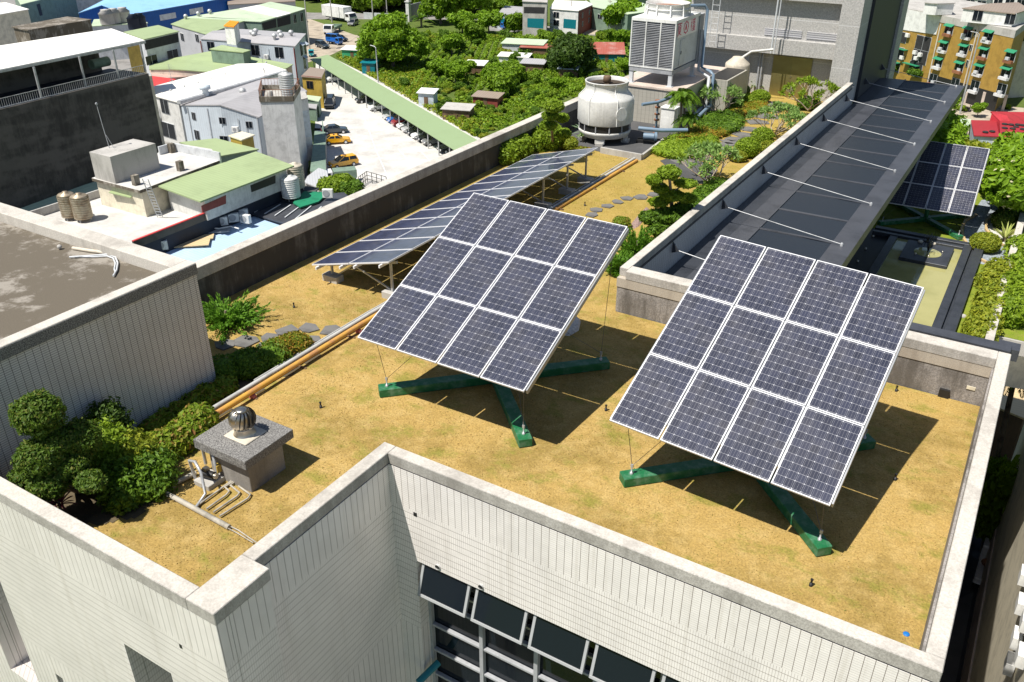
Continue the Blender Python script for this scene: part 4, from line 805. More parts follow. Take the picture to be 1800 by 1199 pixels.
# characters and round emblem on the sign (drawn as strokes 4 mm proud)
m = MB(); X = x1+.016
def stk(a, b, wd=.035): f_ = lambda q, o: o+(q-o)*1.25; m.bar((X, f_(a[0], y0+1.25), f_(a[1], 3.97)), (X, f_(b[0], y0+1.25), f_(b[1], 3.97)), wd*1.4, .008, up=(1, 0, 0))
ya = y0+.42
for a, b in (((0, .40), (.38, .40)), ((.08, .33), (.30, .33)), ((.08, .33), (.08, .16)), ((.30, .33), (.30, .16)), ((.08, .27), (.30, .27)), ((.08, .22), (.30, .22)), ((.08, .16), (.30, .16)), ((.19, .40), (.19, .33)), ((.10, .12), (.30, .12)), ((.30, .12), (.04, .0)), ((.08, .10), (.38, .0))): stk((ya+a[0], 3.78+a[1]), (ya+b[0], 3.78+b[1]), .026)
yb = y0+1.24
for k in range(24):
    a = 2*math.pi*k/24; b = 2*math.pi*(k+1)/24; stk((yb+.21*math.cos(a), 3.98+.19*math.sin(a)), (yb+.21*math.cos(b), 3.98+.19*math.sin(b)), .03)
    if k % 3 == 0: stk((yb+.21*math.cos(a), 3.98+.19*math.sin(a)), (yb+.25*math.cos(a), 3.98+.235*math.sin(a)), .04)
for a, b in (((-.09, -.09), (0, .12)), ((0, .12), (.09, -.09)), ((-.05, -.02), (.05, -.02)), ((0, .12), (0, -.1))): stk((yb+a[0], 3.98+a[1]), (yb+b[0], 3.98+b[1]), .026)
yc = y0+1.72
for a, b in (((.06, .42), (.06, .0)), ((0, .30), (.13, .30)), ((.06, .28), (0, .14)), ((.17, .38), (.42, .38)), ((.20, .30), (.40, .30)), ((.17, .24), (.42, .24)), ((.24, .42), (.24, .24)), ((.35, .42), (.35, .24)), ((.20, .18), (.40, .18)), ((.20, .18), (.20, .05)), ((.40, .18), (.40, .05)), ((.20, .11), (.40, .11)), ((.20, .05), (.40, .05)), ((.17, .0), (.43, .0)), ((.30, .18), (.30, .0))): stk((yc+a[0], 3.78+a[1]), (yc+b[0], 3.78+b[1]), .022)
lt = m.build('lettering', 'signred', Q0); lt.parent = sgn
m = MB(); m.box(x1-.02, x1+.02, y0+.75, y0+1.35, 2.35, 3.5); dd = m.build('door', 'ltgrey', Q0, bevel=.01); q = MB(); q.box(x1+.02, x1+.05, y0+.80, y0+.84, 2.85, 3.0); hh = q.build('handle', 'black', Q0); hh.parent = dd; hh.location = (0, 0, 0)
m = MB(); m.box(x0+.05, x1+.02, y1+.03, y1+.6, 2.1, z1-.1); m.build('rear_casing', 'greypaint', Q0)
# pipes around it
m = MB(); m.tube([(x1-.5, cy+.6, z1+.35), (x1+.1, y1+.2, z1+.3), (x1+.25, y1+.25, z1+.1), (x1+.25, y1+.25, 1.9), (x1+.9, y1-.3, 1.85), (x1+1.1, y1-.4, 1.75), (x1+1.1, y1-.4, -.1)], .075, 10); tag(m.build('water_pipe', 'pipe_blue'), 'blue grey pipe dropping down the right side of the square cooling tower', 'pipe')
m = MB(); m.tube([(x1+.08, y1+.3, 3.6), (x1+.08, y1+.3, 1.72), (x1+1.0, y1-.7, 1.68), (x1+1.0, y1-.7, -.1)], .07, 10); tag(m.build('water_pipe', 'ltgrey'), 'pale grey pipe turning down over the tiled plinth edge', 'pipe')
# horizontal pipes to the round tower, valves, pump
yy = 36.6
pipe('water_pipe', [(-14.7, 34.7, 1.55), (-14.3, 35.4, 1.55), (-13.9, 38.0, 1.55)], .07, 'pipe_blue', 'upper blue grey pipe running from the round cooling tower')
pipe('water_pipe', [(-14.75, 34.6, .55), (-13.8, 34.9, .52), (-12.9, 35.6, .5)], .085, 'pipe_blue', 'lower blue grey pipe running from the round cooling tower')
m = MB(); c = Vector((-14.35, 35.6, GZ)); m.tube([c, c+Vector((0, 0, 1.75))], .05, 8)
for z in (.4, .7, .95, 1.2, 1.5): m.lathe(c, [(.11, z-.03), (.11, z+.03)], 12, 1)
m.build('x', 'rust'); bpy.data.objects.remove(bpy.data.objects['x'])
V1 = empty('valve_stack', c, 'rusty vertical valve stack between the two blue grey pipes', 'valve'); m = MB(); m.tube([c, c+Vector((0, 0, 1.75))], .05, 8); m.build('pipe', 'pipe_blue', V1); m = MB()
for z in (.35, .6, .95, 1.2, 1.5): m.lathe(c, [(.12, z-.03), (.12, z+.03)], 12)
m.lathe(c, [(.14, 1.72), (.14, 1.8)], 12); m.build('flanges', 'rust', V1)
pm = Vector((-14.5, 35.0, GZ)); V2 = empty('circulation_pump', pm, 'blue grey circulation pump on black rails beside the round cooling tower', 'pump'); m = MB(); m.tube([pm+Vector((-.2, .1, .3)), pm+Vector((.25, .25, .3))], .14, 14); m.tube([pm+Vector((.25, .25, .3)), pm+Vector((.35, .3, .3))], .2, 14); m.build('motor', 'pipe_blue', V2); m = MB(); m.bar(pm+Vector((-.45, -.1, .08)), pm+Vector((.55, .3, .08)), .1, .14); m.bar(pm+Vector((-.5, .2, .08)), pm+Vector((.5, .6, .08)), .1, .14); m.build('rails', 'black', V2)
bx = L(1172, 228); m = MB(); m.box(bx.x-.35, bx.x+.3, bx.y, bx.y+.5, -.2, .75, 0); m.box(bx.x-.39, bx.x+.34, bx.y-.04, bx.y+.54, .751, .8, 0); m.box(bx.x-.33, bx.x+.28, bx.y-.004, bx.y, -.15, .35, 0); tag(m.build('electric_box', 'white_paint', bevel=.01), 'cream metal electric cabinet beside the valve stack', 'cabinet')
for dz, lb in ((0, 'left one of three inclined blue grey pipes beside the beds'), (1, 'middle one of three inclined blue grey pipes beside the beds'), (2, 'right one of three inclined blue grey pipes beside the beds')):
    a = L(1210+dz*6, 212+dz*5); b = L(1293+dz*5, 150+dz*3); pipe('inclined_pipe', [a+Vector((0, 0, .35)), b+Vector((0, 0, .75))], .085, 'pipe_blue' if dz else 'pipe_grey', lb, n=12)
p = L(1302, 147)+Vector((0, 0, .8)); tag(foliage('fern_basket', 'leaf_orange', [(p.x, p.y, p.z, .35, .3, .15)], 500, .08), 'brown wilted plant clump where the inclined pipes end', 'plant')
tk = Vector((-13.55, 43.4, 1.5)); tk = Vector((-13.95, 44.9, -.2)); TK = empty('water_tank', tk, 'cream plastic water tank with a domed top beside the grey tower wall', 'water tank')
m = MB(); m.lathe(tk, [(.62, 0), (.62, 1.75), (.6, 1.85), (.3, 2.1), (.28, 2.15), (0, 2.16)], 28); m.build('tank', 'beige', TK); m = MB(); m.tube([tk+Vector((.15, 0, 2.1)), tk+Vector((.6, .1, 2.45)), tk+Vector((1.6, .4, 2.6))], .06, 8); m.build('pipe', 'frp', TK)
for x, lb in ((-14.0, 'leftmost'), (-13.4, 'second'), (-13.25, 'right hand')):
    m = MB(); m.tube([(x, 46.85, -.1), (x, 46.85, 1.95)], .05, 8); tag(m.build('drain_pipe', 'greypaint'), lb+' of three thin downpipes on the shaded grey tower wall', 'pipe')
# ================================================================ grey rooftop tower
K0 = empty('rooftop_tower', (-13, 50, -.3), 'tall grey granite clad rooftop tower with bronze door and deep beam', 'tower')
m = MB(); m.box(-17.4, -8.62, 47.0, 60, -2, 14); m.build('wall', 'granite_panel', K0)
m = MB(); m.box(-17.4, -9.6, 46.42, 46.99, 1.98, 2.72); m.build('beam', 'granite_panel', K0, bevel=.01)
m = MB(); m.box(-17.4, -9.6, 46.7, 46.99, 2.721, 4.6); m.build('upper_wall', 'granite_panel', K0)
m = MB(); m.box(-17.4, -9.6, 46.3, 47, 4.61, 14); m.build('upper_beam', 'granite_panel', K0)
m = MB(); m.box(-9.6, -8.6, 46.2, 48.2, -.3, 14); m.build('pilaster', 'granite_panel', K0, bevel=.01)
for a, b in ((-13.3, -11.4), (-11.15, -9.65)): q = MB(); q.box(a, b, 46.66, 46.71, 2.84, 3.16); q.build('louvre_window', 'louvre_white', K0)
m = MB(); m.box(-12.72, -11.74, 46.93, 46.99, -.2, 1.84); d_ = m.build('door', 'bronze_door', K0); m = MB(); m.box(-11.735, -10.72, 46.93, 46.99, -.2, 1.84); m.build('door', 'bronze_door', K0)
q = MB(); q.tube([(-11.70, 46.9, .85), (-11.70, 46.93, .85)], .045, 10); q.build('door_knob', 'chrome', K0)
m = MB(); m.box(-8.62, -8.45, 48.21, 56, -2, 14); m.build('dark_glazing', 'bay_dark', K0); m = MB(); m.box(-8.62, -8.3, 56.01, 57, -2, 14); m.build('end_pier', 'granite_panel', K0)
# ladder and downpipe on tower
m = MB(); m.tube([(-12.6, 45.85, 2.1), (-12.6, 45.85, 9)], .045, 8); m.tube([(-12.45, 45.85, 2.1), (-12.45, 45.85, 9)], .03, 8); tag(m.build('riser_pipe', 'ltgrey'), 'pair of grey pipes climbing the face of the grey rooftop tower', 'pipe')
m = MB()
for s_ in (0, .38): m.tube([(-15.9+s_, 45.8, 2.2), (-15.9+s_, 45.8, 9)], .02, 6)
for i in range(22): m.tube([(-15.9, 45.8, 2.4+.3*i), (-15.52, 45.8, 2.4+.3*i)], .012, 5)
tag(m.build('ladder', 'ltgrey'), 'thin steel ladder on the grey tower behind the square cooling tower', 'ladder')
# ================================================================ black canopy
CA = empty('canopy', (-6.2, 37, -.3), 'long dark steel canopy with louvred panels hung from slanting rods', 'canopy')
z = -.12
m = MB(); m.box(-8.42, -4.12, 20.7, 54.2, z-.25, z-.02); m.build('deck', 'darkmetal', CA)
m = MB(); m.box(-7.75, -7.15, 20.7, 54.2, z-.019, z+.0); m.box(-4.75, -4.10, 20.7, 54.2, z-.019, z+.02); m.box(-4.12, -4.05, 20.7, 54.2, z-.35, z+.03)
m.box(-7.749+.6, -7.10, 20.7, 54.2, z-.018, z+.045)
k_ = 0
for i in range(16): y = 20.9+2.2*i; m.box(-7.099, -4.751, y-.07, y+.07, z-.018, z+.03)
m.build('frame', 'darkmetal2', CA)
for i in range(15): y = 20.9+2.2*i; q = MB(); q.box(-7.095, -4.755, y+.075, y+2.125, z-.018, z+.006); q.build('louvre_panel', 'black' if i == 1 else 'louvre_dark', CA)
for i, y in enumerate((22.95, 27.3, 31.7, 36.15, 40.55, 44.95, 49.35, 53.6)):
    q = MB(); x = -8.42 if y < 46 else -8.44; zt = .62
    q.add([(x, y-.02, zt+.12), (x, y-.02, zt-.24), (x+.24, y-.02, zt-.16), (x, y+.02, zt+.12), (x, y+.02, zt-.24), (x+.24, y+.02, zt-.16)], [(0, 1, 2), (5, 4, 3), (0, 2, 5, 3), (1, 4, 5, 2), (0, 3, 4, 1)]); br = q.build('bracket', 'darkmetal', CA)
    q = MB(); q.tube([(x+.2, y, zt-.14), (-4.42, y+.05, z+.08)], .015, 8); q.lathe((-4.42, y+.05, z), [(.05, 0), (.05, .10), (.03, .13)], 8); q.build('tie_rod', 'galv', CA)
# ================================================================ lower terrace with pond
T = -5.7
def T_(u, v, z=T): return U(u, v, z)
sheet('terrace_grass', [(-8.4, 20.7), (.6, 20.7), (.6, 35.6), (2.6, 35.6), (2.6, 58), (-8.4, 58)], T, 'mossy')
TB0 = empty('terrace_wing', (-3, 39, G), 'lower terrace wing of the building carrying the pond garden', 'building')
m = MB(); m.box(-8.4, .62, 20.65, 58.1, G, T-.01); m.box(.621, 2.7, 35.5, 58.1, T-.6, T-.01); m.build('body', 'concrete', TB0)
m = MB(); m.box(.26, .56, 20.66, 58.0, T, -4.9); tag(m.build('garden_wall', 'cap', bevel=.01), 'long low pale concrete wall beside the pond garden', 'wall')
pz = T+.12
pond = [T_(1640, 575), T_(1693, 441), T_(1575, 418), T_(1480, 545)]
x0p, x1p = -5.1, -1.75; y0p, y1p = 29, 42.6
a = T_(1692, 440, pz); x1p = a.x; y1p = a.y; a = T_(1577, 420, pz); x0p = a.x
m = MB(); m.poly([(x0p, 21, pz), (x1p, 21, pz), (x1p, y1p, pz), (x0p, y1p, pz)]); tag(m.build('pond_water', 'pond'), kind='structure')
PB0 = empty('pond_edge', ((x0p+x1p)/2, 32, T), 'black granite edging with a dark channel around the yellow green pond', 'pond edging')
m = MB(); m.box(x1p, x1p+.34, 21, y1p+.5, T, pz+.13); m.box(x1p+.46, x1p+.86, 21, y1p+.9, T, pz+.13); m.box(x1p+.341, x1p+.459, 21, y1p+.9, T, pz-.05); m.box(x0p-1.2, x1p, y1p, y1p+.25, T, pz+.13); m.box(x0p-1.2, x1p+.34, y1p+.55, y1p+.9, T, pz+.13); m.box(x0p-.35, x0p, 21, y1p, T, pz+.10); m.build('edging', 'darkmetal', PB0, bevel=.01)
m = MB(); m.box(-8.3, x0p-.351, 21, y1p+.9, T, T+.06); m.build('paving', 'black', PB0)
c = T_(1630, 446, pz+.1); FO = empty('fountain', c, 'square black stone fountain island with a thin spray in the pond', 'fountain')
m = MB(); m.box(c.x-1.05, c.x+1.0, c.y-1.25, c.y+1.25, pz-.05, pz+.16); m.build('island', 'darkmetal', FO, bevel=.01)
m = MB(); m.lathe(c, [(0, .065), (.55, .068), (.6, .062)], 24); m.build('water_film', 'pond', FO)
m = MB()
for k in range(26):
    a = random.uniform(0, 6.28); r = random.uniform(.2, .55); h = random.uniform(.7, 1.15); m.tube([c+Vector((0, 0, .05)), c+Vector((r*.5*math.cos(a), r*.5*math.sin(a), h)), c+Vector((r*math.cos(a), r*math.sin(a), h*.55))], .006, 4, cap=False)
m.build('spray', 'glass', FO)
for u, v, r in ((1618, 425, .12), (1640, 429, .13)):
    p = T_(u, v, T+.3); q = MB(); q.lathe(p, [(.05, -.3), (.05, -.05), (r, -.03), (r, .05), (r*.7, .07)], 16); tag(q.build('garden_light', 'beige'), 'round pale garden lamp behind the fountain, '+('left of the spray' if u < 1630 else 'right of the spray'), 'garden lamp')
for i, (u, v) in enumerate(((1535, 415), (1522, 437), (1508, 459), (1609, 446), (1632, 450), (1657, 443))):
    p = T_(u, v, T+.1 if i < 3 else pz+.18); q = MB(); q.lathe(p, [(.05, -.03), (.05, .04), (.02, .05)], 10); tag(q.build('spotlight', 'chrome'), 'tiny round spotlight set in the dark '+('paving' if i < 3 else 'fountain island'), 'spotlight', 'spotlights in the paving' if i < 3 else 'spotlights on the fountain island')
sheet('gravel_path', [tuple(T_(u, v))[:2] for u, v in ((1695, 436), (1716, 462), (1748, 470), (1775, 478), (1790, 430), (1764, 432), (1740, 415), (1738, 395), (1760, 375), (1800, 362), (1790, 345), (1725, 352), (1712, 372), (1695, 395))], T+.012, 'gravel_blue')
sheet('white_gravel', [tuple(T_(u, v))[:2] for u, v in ((1738, 400), (1745, 382), (1762, 374), (1790, 372), (1800, 400), (1790, 437), (1765, 430), (1746, 418))], T+.018, 'gravel_white')
def rimcurve(name, pts, label):
    P = [T_(u, v, T+.05) for u, v in pts]; q = MB()
    for a, b in zip(P[:-1], P[1:]): q.bar(a, b, .12, .12)
    tag(q.build(name, 'tan'), label, 'edging')
rimcurve('stone_edging', ((1764, 432), (1744, 418), (1733, 403), (1734, 388), (1745, 377), (1762, 372)), 'curved tan stone edging around the white gravel')
rimcurve('stone_edging', ((1706, 440), (1694, 420), (1690, 402), (1697, 388), (1716, 378)), 'curved tan stone edging on the pond side of the blue gravel')
rimcurve('stone_edging', ((1716, 452), (1735, 462), (1752, 466)), 'curved tan stone edging between the gravel and the moss')
for u, v, r, h, ma, lb in ((1728, 440, .68, .9, 'leaf_yellow', 'clipped low ball shrub on the blue gravel by the pond corner'), (1762, 400, .62, 1.0, 'leaf_topiary', 'clipped ball shrub behind the striped agave, front one'), (1772, 378, .6, 1.1, 'leaf_bright', 'clipped ball shrub at the rear of the white gravel'), (1788, 365, .6, 1.1, 'leaf_yellow', 'ball shrub nearest the frangipani tree'), (1795, 398, .6, .9, 'leaf_mid', 'leafy shrub touching the garden wall behind the striped agave')):
    p = T_(u, v); tag(foliage('clipped_ball', ma, [(p.x, p.y, p.z+h*.45, r, r, h*.5)], 3600, .07, org=tuple(p), lumpy=.03), lb, 'shrub')
p = T_(1765, 425); rt = empty('striped_agave', p, 'spiky agave with cream striped leaves on white gravel', 'agave'); spiky('leaves', 'leaf_variegated', p+Vector((0, 0, .2)), 46, 1.0, .10, rt, (.1, 1.3), .25); m = MB(); m.tube([p, p+Vector((0, 0, .25))], .08, 8); m.build('stem', 'bark', rt)
B = [tuple(T_(u, v, T+.4))+(.65, .8, .6) for u, v in ((1755, 478), (1745, 495), (1745, 520), (1738, 545), (1728, 570), (1722, 590), (1760, 490))]
tag(foliage('leafy_hedge', 'leaf_yellow', B, 9000, .10), 'yellow green loose hedge along the garden wall beside the moss', 'hedge')
B = [tuple(T_(u, v, T+.5))+(.8, 1.0, .7) for u, v in ((1797, 470), (1795, 520), (1785, 545), (1800, 440), (1790, 500))]
tag(foliage('leafy_hedge', 'leaf_bright', B, 5000, .12), 'green planting on the outer side of the garden wall', 'hedge')
for u, v, r in ((1693, 557, .14), (1708, 561, .1)): p = T_(u, v); q = MB(); q.lathe(p, [(r, 0), (r*1.1, .05), (r*.5, .1)], 8); tag(q.build('stone', 'concrete'), 'pale flat stone in the moss, '+('larger left one' if r > .12 else 'smaller right one'), 'stone')
# flowering tree behind the terrace array
def tree(name, p, h, blobs, mat, n, size, label, cat='tree', group=None, trunk_r=.15, barkm='bark', core=.75, lumpy=.18):
    rt = empty(name, p, label, cat, group); foliage('crown', mat, blobs, n, size, parent=rt, core=core, lumpy=lumpy)
    c = Vector(blobs[0][:3]); trunk(rt, p, c, trunk_r, trunk_r*.5, barkm, [b[:3] for b in blobs[1:6]]); return rt
p = T_(1772, 372); BLt = [tuple(U(u, v, -3.4))+(1.35, 1.35, 1.0) for u, v in ((1795, 305), (1780, 290), (1812, 275), (1805, 330), (1778, 325), (1790, 268))]
FT = tree('flowering_tree', p, 3, BLt, 'leaf_tree', 9000, .24, 'dense frangipani tree dotted with white flowers behind the terrace array', trunk_r=.12, lumpy=.12)
foliage('flowers', 'flower', BLt, 160, .16, parent=FT, core=0, shell=(1.0, 1.08))
BLt = [tuple(U(u, v, -4.5))+(1.3, 1.3, .9) for u, v in ((1640, 232), (1655, 240), (1660, 225), (1650, 250), (1645, 215))]
tree('round_tree', U(1650, 262, T), 3, BLt, 'leaf_tree', 5000, .22, 'bright round tree peeking past the far corner of the black canopy')
BLt = [tuple(U(u, v, -5.0))+(1.2, 1.2, .5) for u, v in ((1680, 262), (1700, 262), (1720, 266), (1690, 268))]
tag(foliage('hedge_strip', 'leaf_yellow', BLt, 2500, .2), 'strip of bright foliage just above the terrace array', 'hedge')
# ================================================================ ground
sheet('ground', [(-900, -300), (900, -300), (900, 1400), (-900, 1400)], G-.02, 'soil')
def gs(name, pts, z, mat): return sheet(name, [tuple(U(u, v, G))[:2] for u, v in pts], G+z, mat)
gs('parking_lot', [(555, 108), (582, 100), (860, 238), (1010, 330), (800, 480), (556, 440), (548, 330), (555, 200)], .004, 'lotconcrete')
gs('street', [(860, 54), (900, 56), (1040, 62), (1110, 68), (1110, 48), (1040, 50), (880, 42), (860, 46)], .012, 'street')
gs('yard', [(535, 30), (625, 62), (725, 66), (650, 76), (600, 88), (575, 100), (540, 110), (480, 110), (470, 10), (560, 25)], .008, 'dirtyard')
gs('lane', [(520, 34), (700, 34), (900, 36), (900, 26), (700, 24), (520, 22)], .016, 'street')
gs('yard', [(1015, 60), (1075, 38), (1110, 45), (1110, 62)], .02, 'dirtyard')
gs('industrial_ground', [(-400, -40), (480, -20), (520, 120), (560, 480), (300, 700), (-400, 800)], .002, 'street')
sheet('alley', [(.75, -20), (4.2, -20), (4.2, 75), (.75, 75)], G+.03, 'alleyfloor')
sheet('alley_pavement', [(.76, 33), (3.9, 41), (3.9, 50), (.76, 45)], G+.036, 'asphalt')
gs('far_street', [(1560, 205), (1700, 250), (1800, 262), (1800, 190), (1600, 170)], .03, 'dirtyard')
# parking lines
PL = empty('parking_markings', U(700, 280, G)); m = MB()
m = MB()
for (a, b) in (((640, 205), (660, 262)), ((660, 262), (690, 330)), ((700, 262), (735, 300)), ((735, 262), (775, 300)), ((770, 262), (800, 285))):
    p, q = U(*a, G+.02), U(*b, G+.02); m.bar(p, q, .12, .008)
bpy.data.objects.remove(PL); tag(m.build('parking_lines', 'white'), kind='structure')
# ================================================================ houses in the neighbourhood
class House:
    def __init__(s, name, label, cat, polys, roofm, wallm, base_=G, over=.25, th=.15, group=None, roofms=None, wl=None):
        W = [[U(*p) for p in poly] for poly in polys]; al = [p for w_ in W for p in w_]; c = sum(al, Vector())/len(al)
        s.o = empty(name, (c.x, c.y, base_), label, cat, group); s.W = []
        for i, w_ in enumerate(W):
            q = MB(); n = len(w_); q.prism([(p.x, p.y) for p in w_], [p.z-th for p in w_], [p.z for p in w_]); q.build('roof', roofms[i] if roofms else roofm, s.o)
        q = MB()
        for w_ in W:
            d = [Vector((p.x, p.y, p.z-th-.01))+(Vector((c.x-p.x, c.y-p.y, 0)).normalized()*over) for p in w_]; s.W.append(d)
            q.prism([(p.x, p.y) for p in d], base_, [p.z for p in d])
        q.build('wall', wallm, s.o)
    def plane(s, k, i, j):
        return s.W[k][i], s.W[k][j]
    def win(s, k, i, j, lst, mat='glass', frame='white_paint', depth=.06, name='window', awn=None):
        A, B = s.plane(k, i, j); d = (B-A); d.z = 0; d.normalize(); nrm = Vector((d.y, -d.x, 0))
        mid = (A+B)/2
        if nrm.dot(Vector((-mid.x, -mid.y, 0))) < 0: nrm = -nrm
        for (u, v, w_, h) in lst:
            p = UW(u, v, A, B); Rm = Matrix((d, nrm, Vector((0, 0, 1)))).transposed()
            f = MB(); f.obox(p+nrm*.03, (w_+.12, .1, h+.12), Rm); fo = f.build(name, frame, s.o)
            g = MB(); g.obox(p+nrm*.06, (w_, .1, h), Rm); g.obox(p+nrm*.075, (.05, .1, h), Rm, 1); go = g.build('pane', [mat, frame], s.o); go.parent = fo; go.location = (0, 0, 0)
            if awn:
                q = MB(); t = p+Vector((0, 0, h/2+.15)); q.add([t-d*(w_/2+.15), t+d*(w_/2+.15), t+d*(w_/2+.15)+nrm*.75+Vector((0, 0, -.45)), t-d*(w_/2+.15)+nrm*.75+Vector((0, 0, -.45)), t-d*(w_/2+.15)+Vector((0, 0, -.06)), t+d*(w_/2+.15)+Vector((0, 0, -.06)), t+d*(w_/2+.15)+nrm*.75+Vector((0, 0, -.51)), t-d*(w_/2+.15)+nrm*.75+Vector((0, 0, -.51))], [(0, 1, 2, 3), (7, 6, 5, 4), (0, 3, 7, 4), (1, 5, 6, 2), (3, 2, 6, 7)]); q.build('awning', awn, s.o)
        return s
    def ac(s, k, i, j, lst):
        A, B = s.plane(k, i, j); mid = (A+B)/2; d = (B-A); d.z = 0; d.normalize(); nrm = Vector((d.y, -d.x, 0))
        if nrm.dot(Vector((-mid.x, -mid.y, 0))) < 0: nrm = -nrm
        Rm = Matrix((d, nrm, Vector((0, 0, 1)))).transposed()
        for (u, v) in lst:
            p = UW(u, v, A, B); q = MB(); q.obox(p+nrm*.4, (.95, .45, .75), Rm); q.tube([p+nrm*.63, p+nrm*.65], .28, 12, 1); q.build('air_conditioner', ['white_paint', 'greypaint'], s.o)
            q = MB(); q.obox(p+nrm*.35+Vector((0, 0, -.42)), (1.0, .6, .06), Rm); q.build('shelf', 'greypaint', s.o); q = MB(); q.tube([p+nrm*.12+d*.5, p+nrm*.12+d*.55+Vector((0, 0, 1.6))], .05, 6); q.build('pipe', 'ltgrey', s.o)
        return s
    def down(s, k, i, j, lst, mat='ltgrey', r=.07):
        A, B = s.plane(k, i, j); mid = (A+B)/2; d = (B-A); d.z = 0; d.normalize(); nrm = Vector((d.y, -d.x, 0))
        if nrm.dot(Vector((-mid.x, -mid.y, 0))) < 0: nrm = -nrm
        for (u, v) in lst:
            p = UW(u, v, A, B)+nrm*.12; q = MB(); q.tube([Vector((p.x, p.y, G)), p], r, 6); q.build('downpipe', mat, s.o)
        return s
    def panel(s, k, i, j, pts, mat, off=.03, name='panel'):
        A, B = s.plane(k, i, j); mid = (A+B)/2; d = (B-A); d.z = 0; d.normalize(); nrm = Vector((d.y, -d.x, 0))
        if nrm.dot(Vector((-mid.x, -mid.y, 0))) < 0: nrm = -nrm
        P = [UW(u, v, A, B) for u, v in pts]; n = len(P); q = MB(); q.add([p+nrm*off for p in P]+[p-nrm*.05 for p in P], [range(n), list(range(n, 2*n))[::-1]]+[(a, (a+1) % n, n+(a+1) % n, n+a) for a in range(n)]); q.build(name, mat, s.o); return s
def poly3(z, pts): return [(u, v, z) for u, v in pts]
# 1 far industrial rows (top left)
House('warehouse', 'big bright blue warehouse with pale blue roof and two white windows', 'warehouse', [[(226, 26, -23), (420, -8, -23), (420, -40, -22), (179, 9, -21.5)], [(179, 9, -21.5), (420, -40, -22), (300, -60, -23), (137, 23, -23)]], 'roof_blue', 'corr_blue').win(0, 0, 1, [(295, 29, 5.5, 1.3), (345, 19, 5, 1.3)], 'white_paint', 'white_paint')
House('green_house', 'faded green building with dark doorway at the upper left', 'building', [poly3(-21, [(36, 8), (92, -6), (130, -20), (20, -20)])], 'roof_palegreen', 'greenwall').panel(0, 0, 1, [(64, 8), (70, 6), (75, 27), (70, 28)], 'black', name='doorway')
House('cream_house', 'cream painted building with pale roof at the left edge', 'building', [poly3(-17, [(-60, 35), (0, 25), (51, 16), (10, 4), (-60, 10)])], 'roof_white', 'cream')
House('factory_roof', 'low brownish pitched roof behind the blue warehouse', 'building', [poly3(-24, [(92, 5), (150, -4), (230, -14), (100, -14)])], 'roof_brown', 'cream')
House('yellow_shed', 'small pale yellow shed beside the blue warehouse', 'shed', [poly3(-26, [(110, 10), (146, 8), (140, 4), (106, 5)])], 'roof_brown', 'yellowwall')
House('grey_warehouse', 'long grey green shed with shallow roof behind the pale green warehouse', 'warehouse', [poly3(-24, [(400, 8), (520, 2), (505, -14), (400, -14)])], 'roof_brown', 'corr_grey')
h = House('warehouse', 'large pale green roofed warehouse with a white roof section and dark open bays', 'warehouse', [[(323, 31, -22), (459, 38, -22), (486, 30, -22.0), (420, 15, -21.2)], [(486, 30, -22), (512, 23, -22), (453, 9, -21.2), (420, 15, -21.2)], [(512, 23, -22), (538, 15, -22), (475, 3, -21.2), (453, 9, -21.2)]], 'roof_palegreen', 'greenwall', roofms=['roof_palegreen', 'roof_white', 'roof_palegreen'])
h.panel(0, 1, 2, [(460, 41), (485, 33), (486, 48), (464, 53)], 'dark_interior', name='open_bay'); h.panel(1, 0, 1, [(487, 33), (510, 26), (511, 42), (488, 48)], 'dark_interior', name='open_bay'); h.win(2, 0, 1, [(518, 33, 1.2, 2), (530, 30, 1.2, 2)])
h = House('warehouse', 'wide yellow green roof with three small vents and pale corrugated end wall', 'warehouse', [[(300, 42, -22.5), (362, 60, -22.5), (374, 56, -22.3), (437, 34, -22), (381, 25, -22), (330, 30, -22)]], 'roof_green', 'corr_grey'); h.win(0, 0, 1, [(321, 65, 1.6, 1.6), (347, 67, 1.6, 1.6)])
def roofvent(u, v, z, label, r=.45, group='small roof ventilators on the metal roofs'):
    p = U(u, v, z); q = MB(); q.lathe(p, [(r*.6, -.3), (r*.6, .3), (r, .35), (r*1.15, .6), (r*.9, .9), (.1, 1.05)], 12); return tag(q.build('roof_ventilator', 'steel'), label, 'roof ventilator', group)
for u, v, z in ((327, 33, -22), (349, 28, -21.8), (369, 24, -21.6)): roofvent(u, v, z, 'round metal ventilator on the yellow green warehouse roof', group='ventilators on the yellow green roof')
h = House('house', 'long grey roofed building with pale corrugated walls and a red corner pipe', 'building', [[(351, 68, -21.5), (519, 81, -21.5), (530, 68, -20.7), (368, 57, -20.7)], [(368, 57, -20.7), (530, 68, -20.7), (538, 59, -21.5), (426, 51, -21.5), (374, 54, -21.5)]], 'roof_grey', 'corr_paleblue')
h.win(0, 0, 1, [(371, 81, 1.7, 1.7), (449, 88, 1.9, 2.), (491, 92, 1.9, 2.)], frame='greypaint').ac(0, 0, 1, [(470, 99), (425, 92)]).down(0, 0, 1, [(438, 80), (400, 78)]); h.down(0, 0, 1, [(517, 84), (353, 72)], 'brick', .12); h.win(0, 1, 2, [(529, 87, 1.1, 2.4), (536, 85, 1.1, 2.2), (535, 110, 1.2, 2.6)], awn='corr_paleblue')
for i, (u, v, z) in enumerate(((443, 62, -20.8), (450, 59, -20.8), (447, 65, -21.), (483, 68, -20.8), (492, 62, -20.7), (495, 67, -20.9), (512, 62, -20.8))): roofvent(u, v, z, 'round metal ventilator on the long grey roof', .5, group='ventilators on the long grey roof')
h = House('roof_hut', 'tiny white hut with a bright orange roof on the grey building', 'hut', [poly3(-17.5, [(393, 45), (411, 47), (420, 38), (404, 36)])], 'orange', 'white_paint', base_=-21)
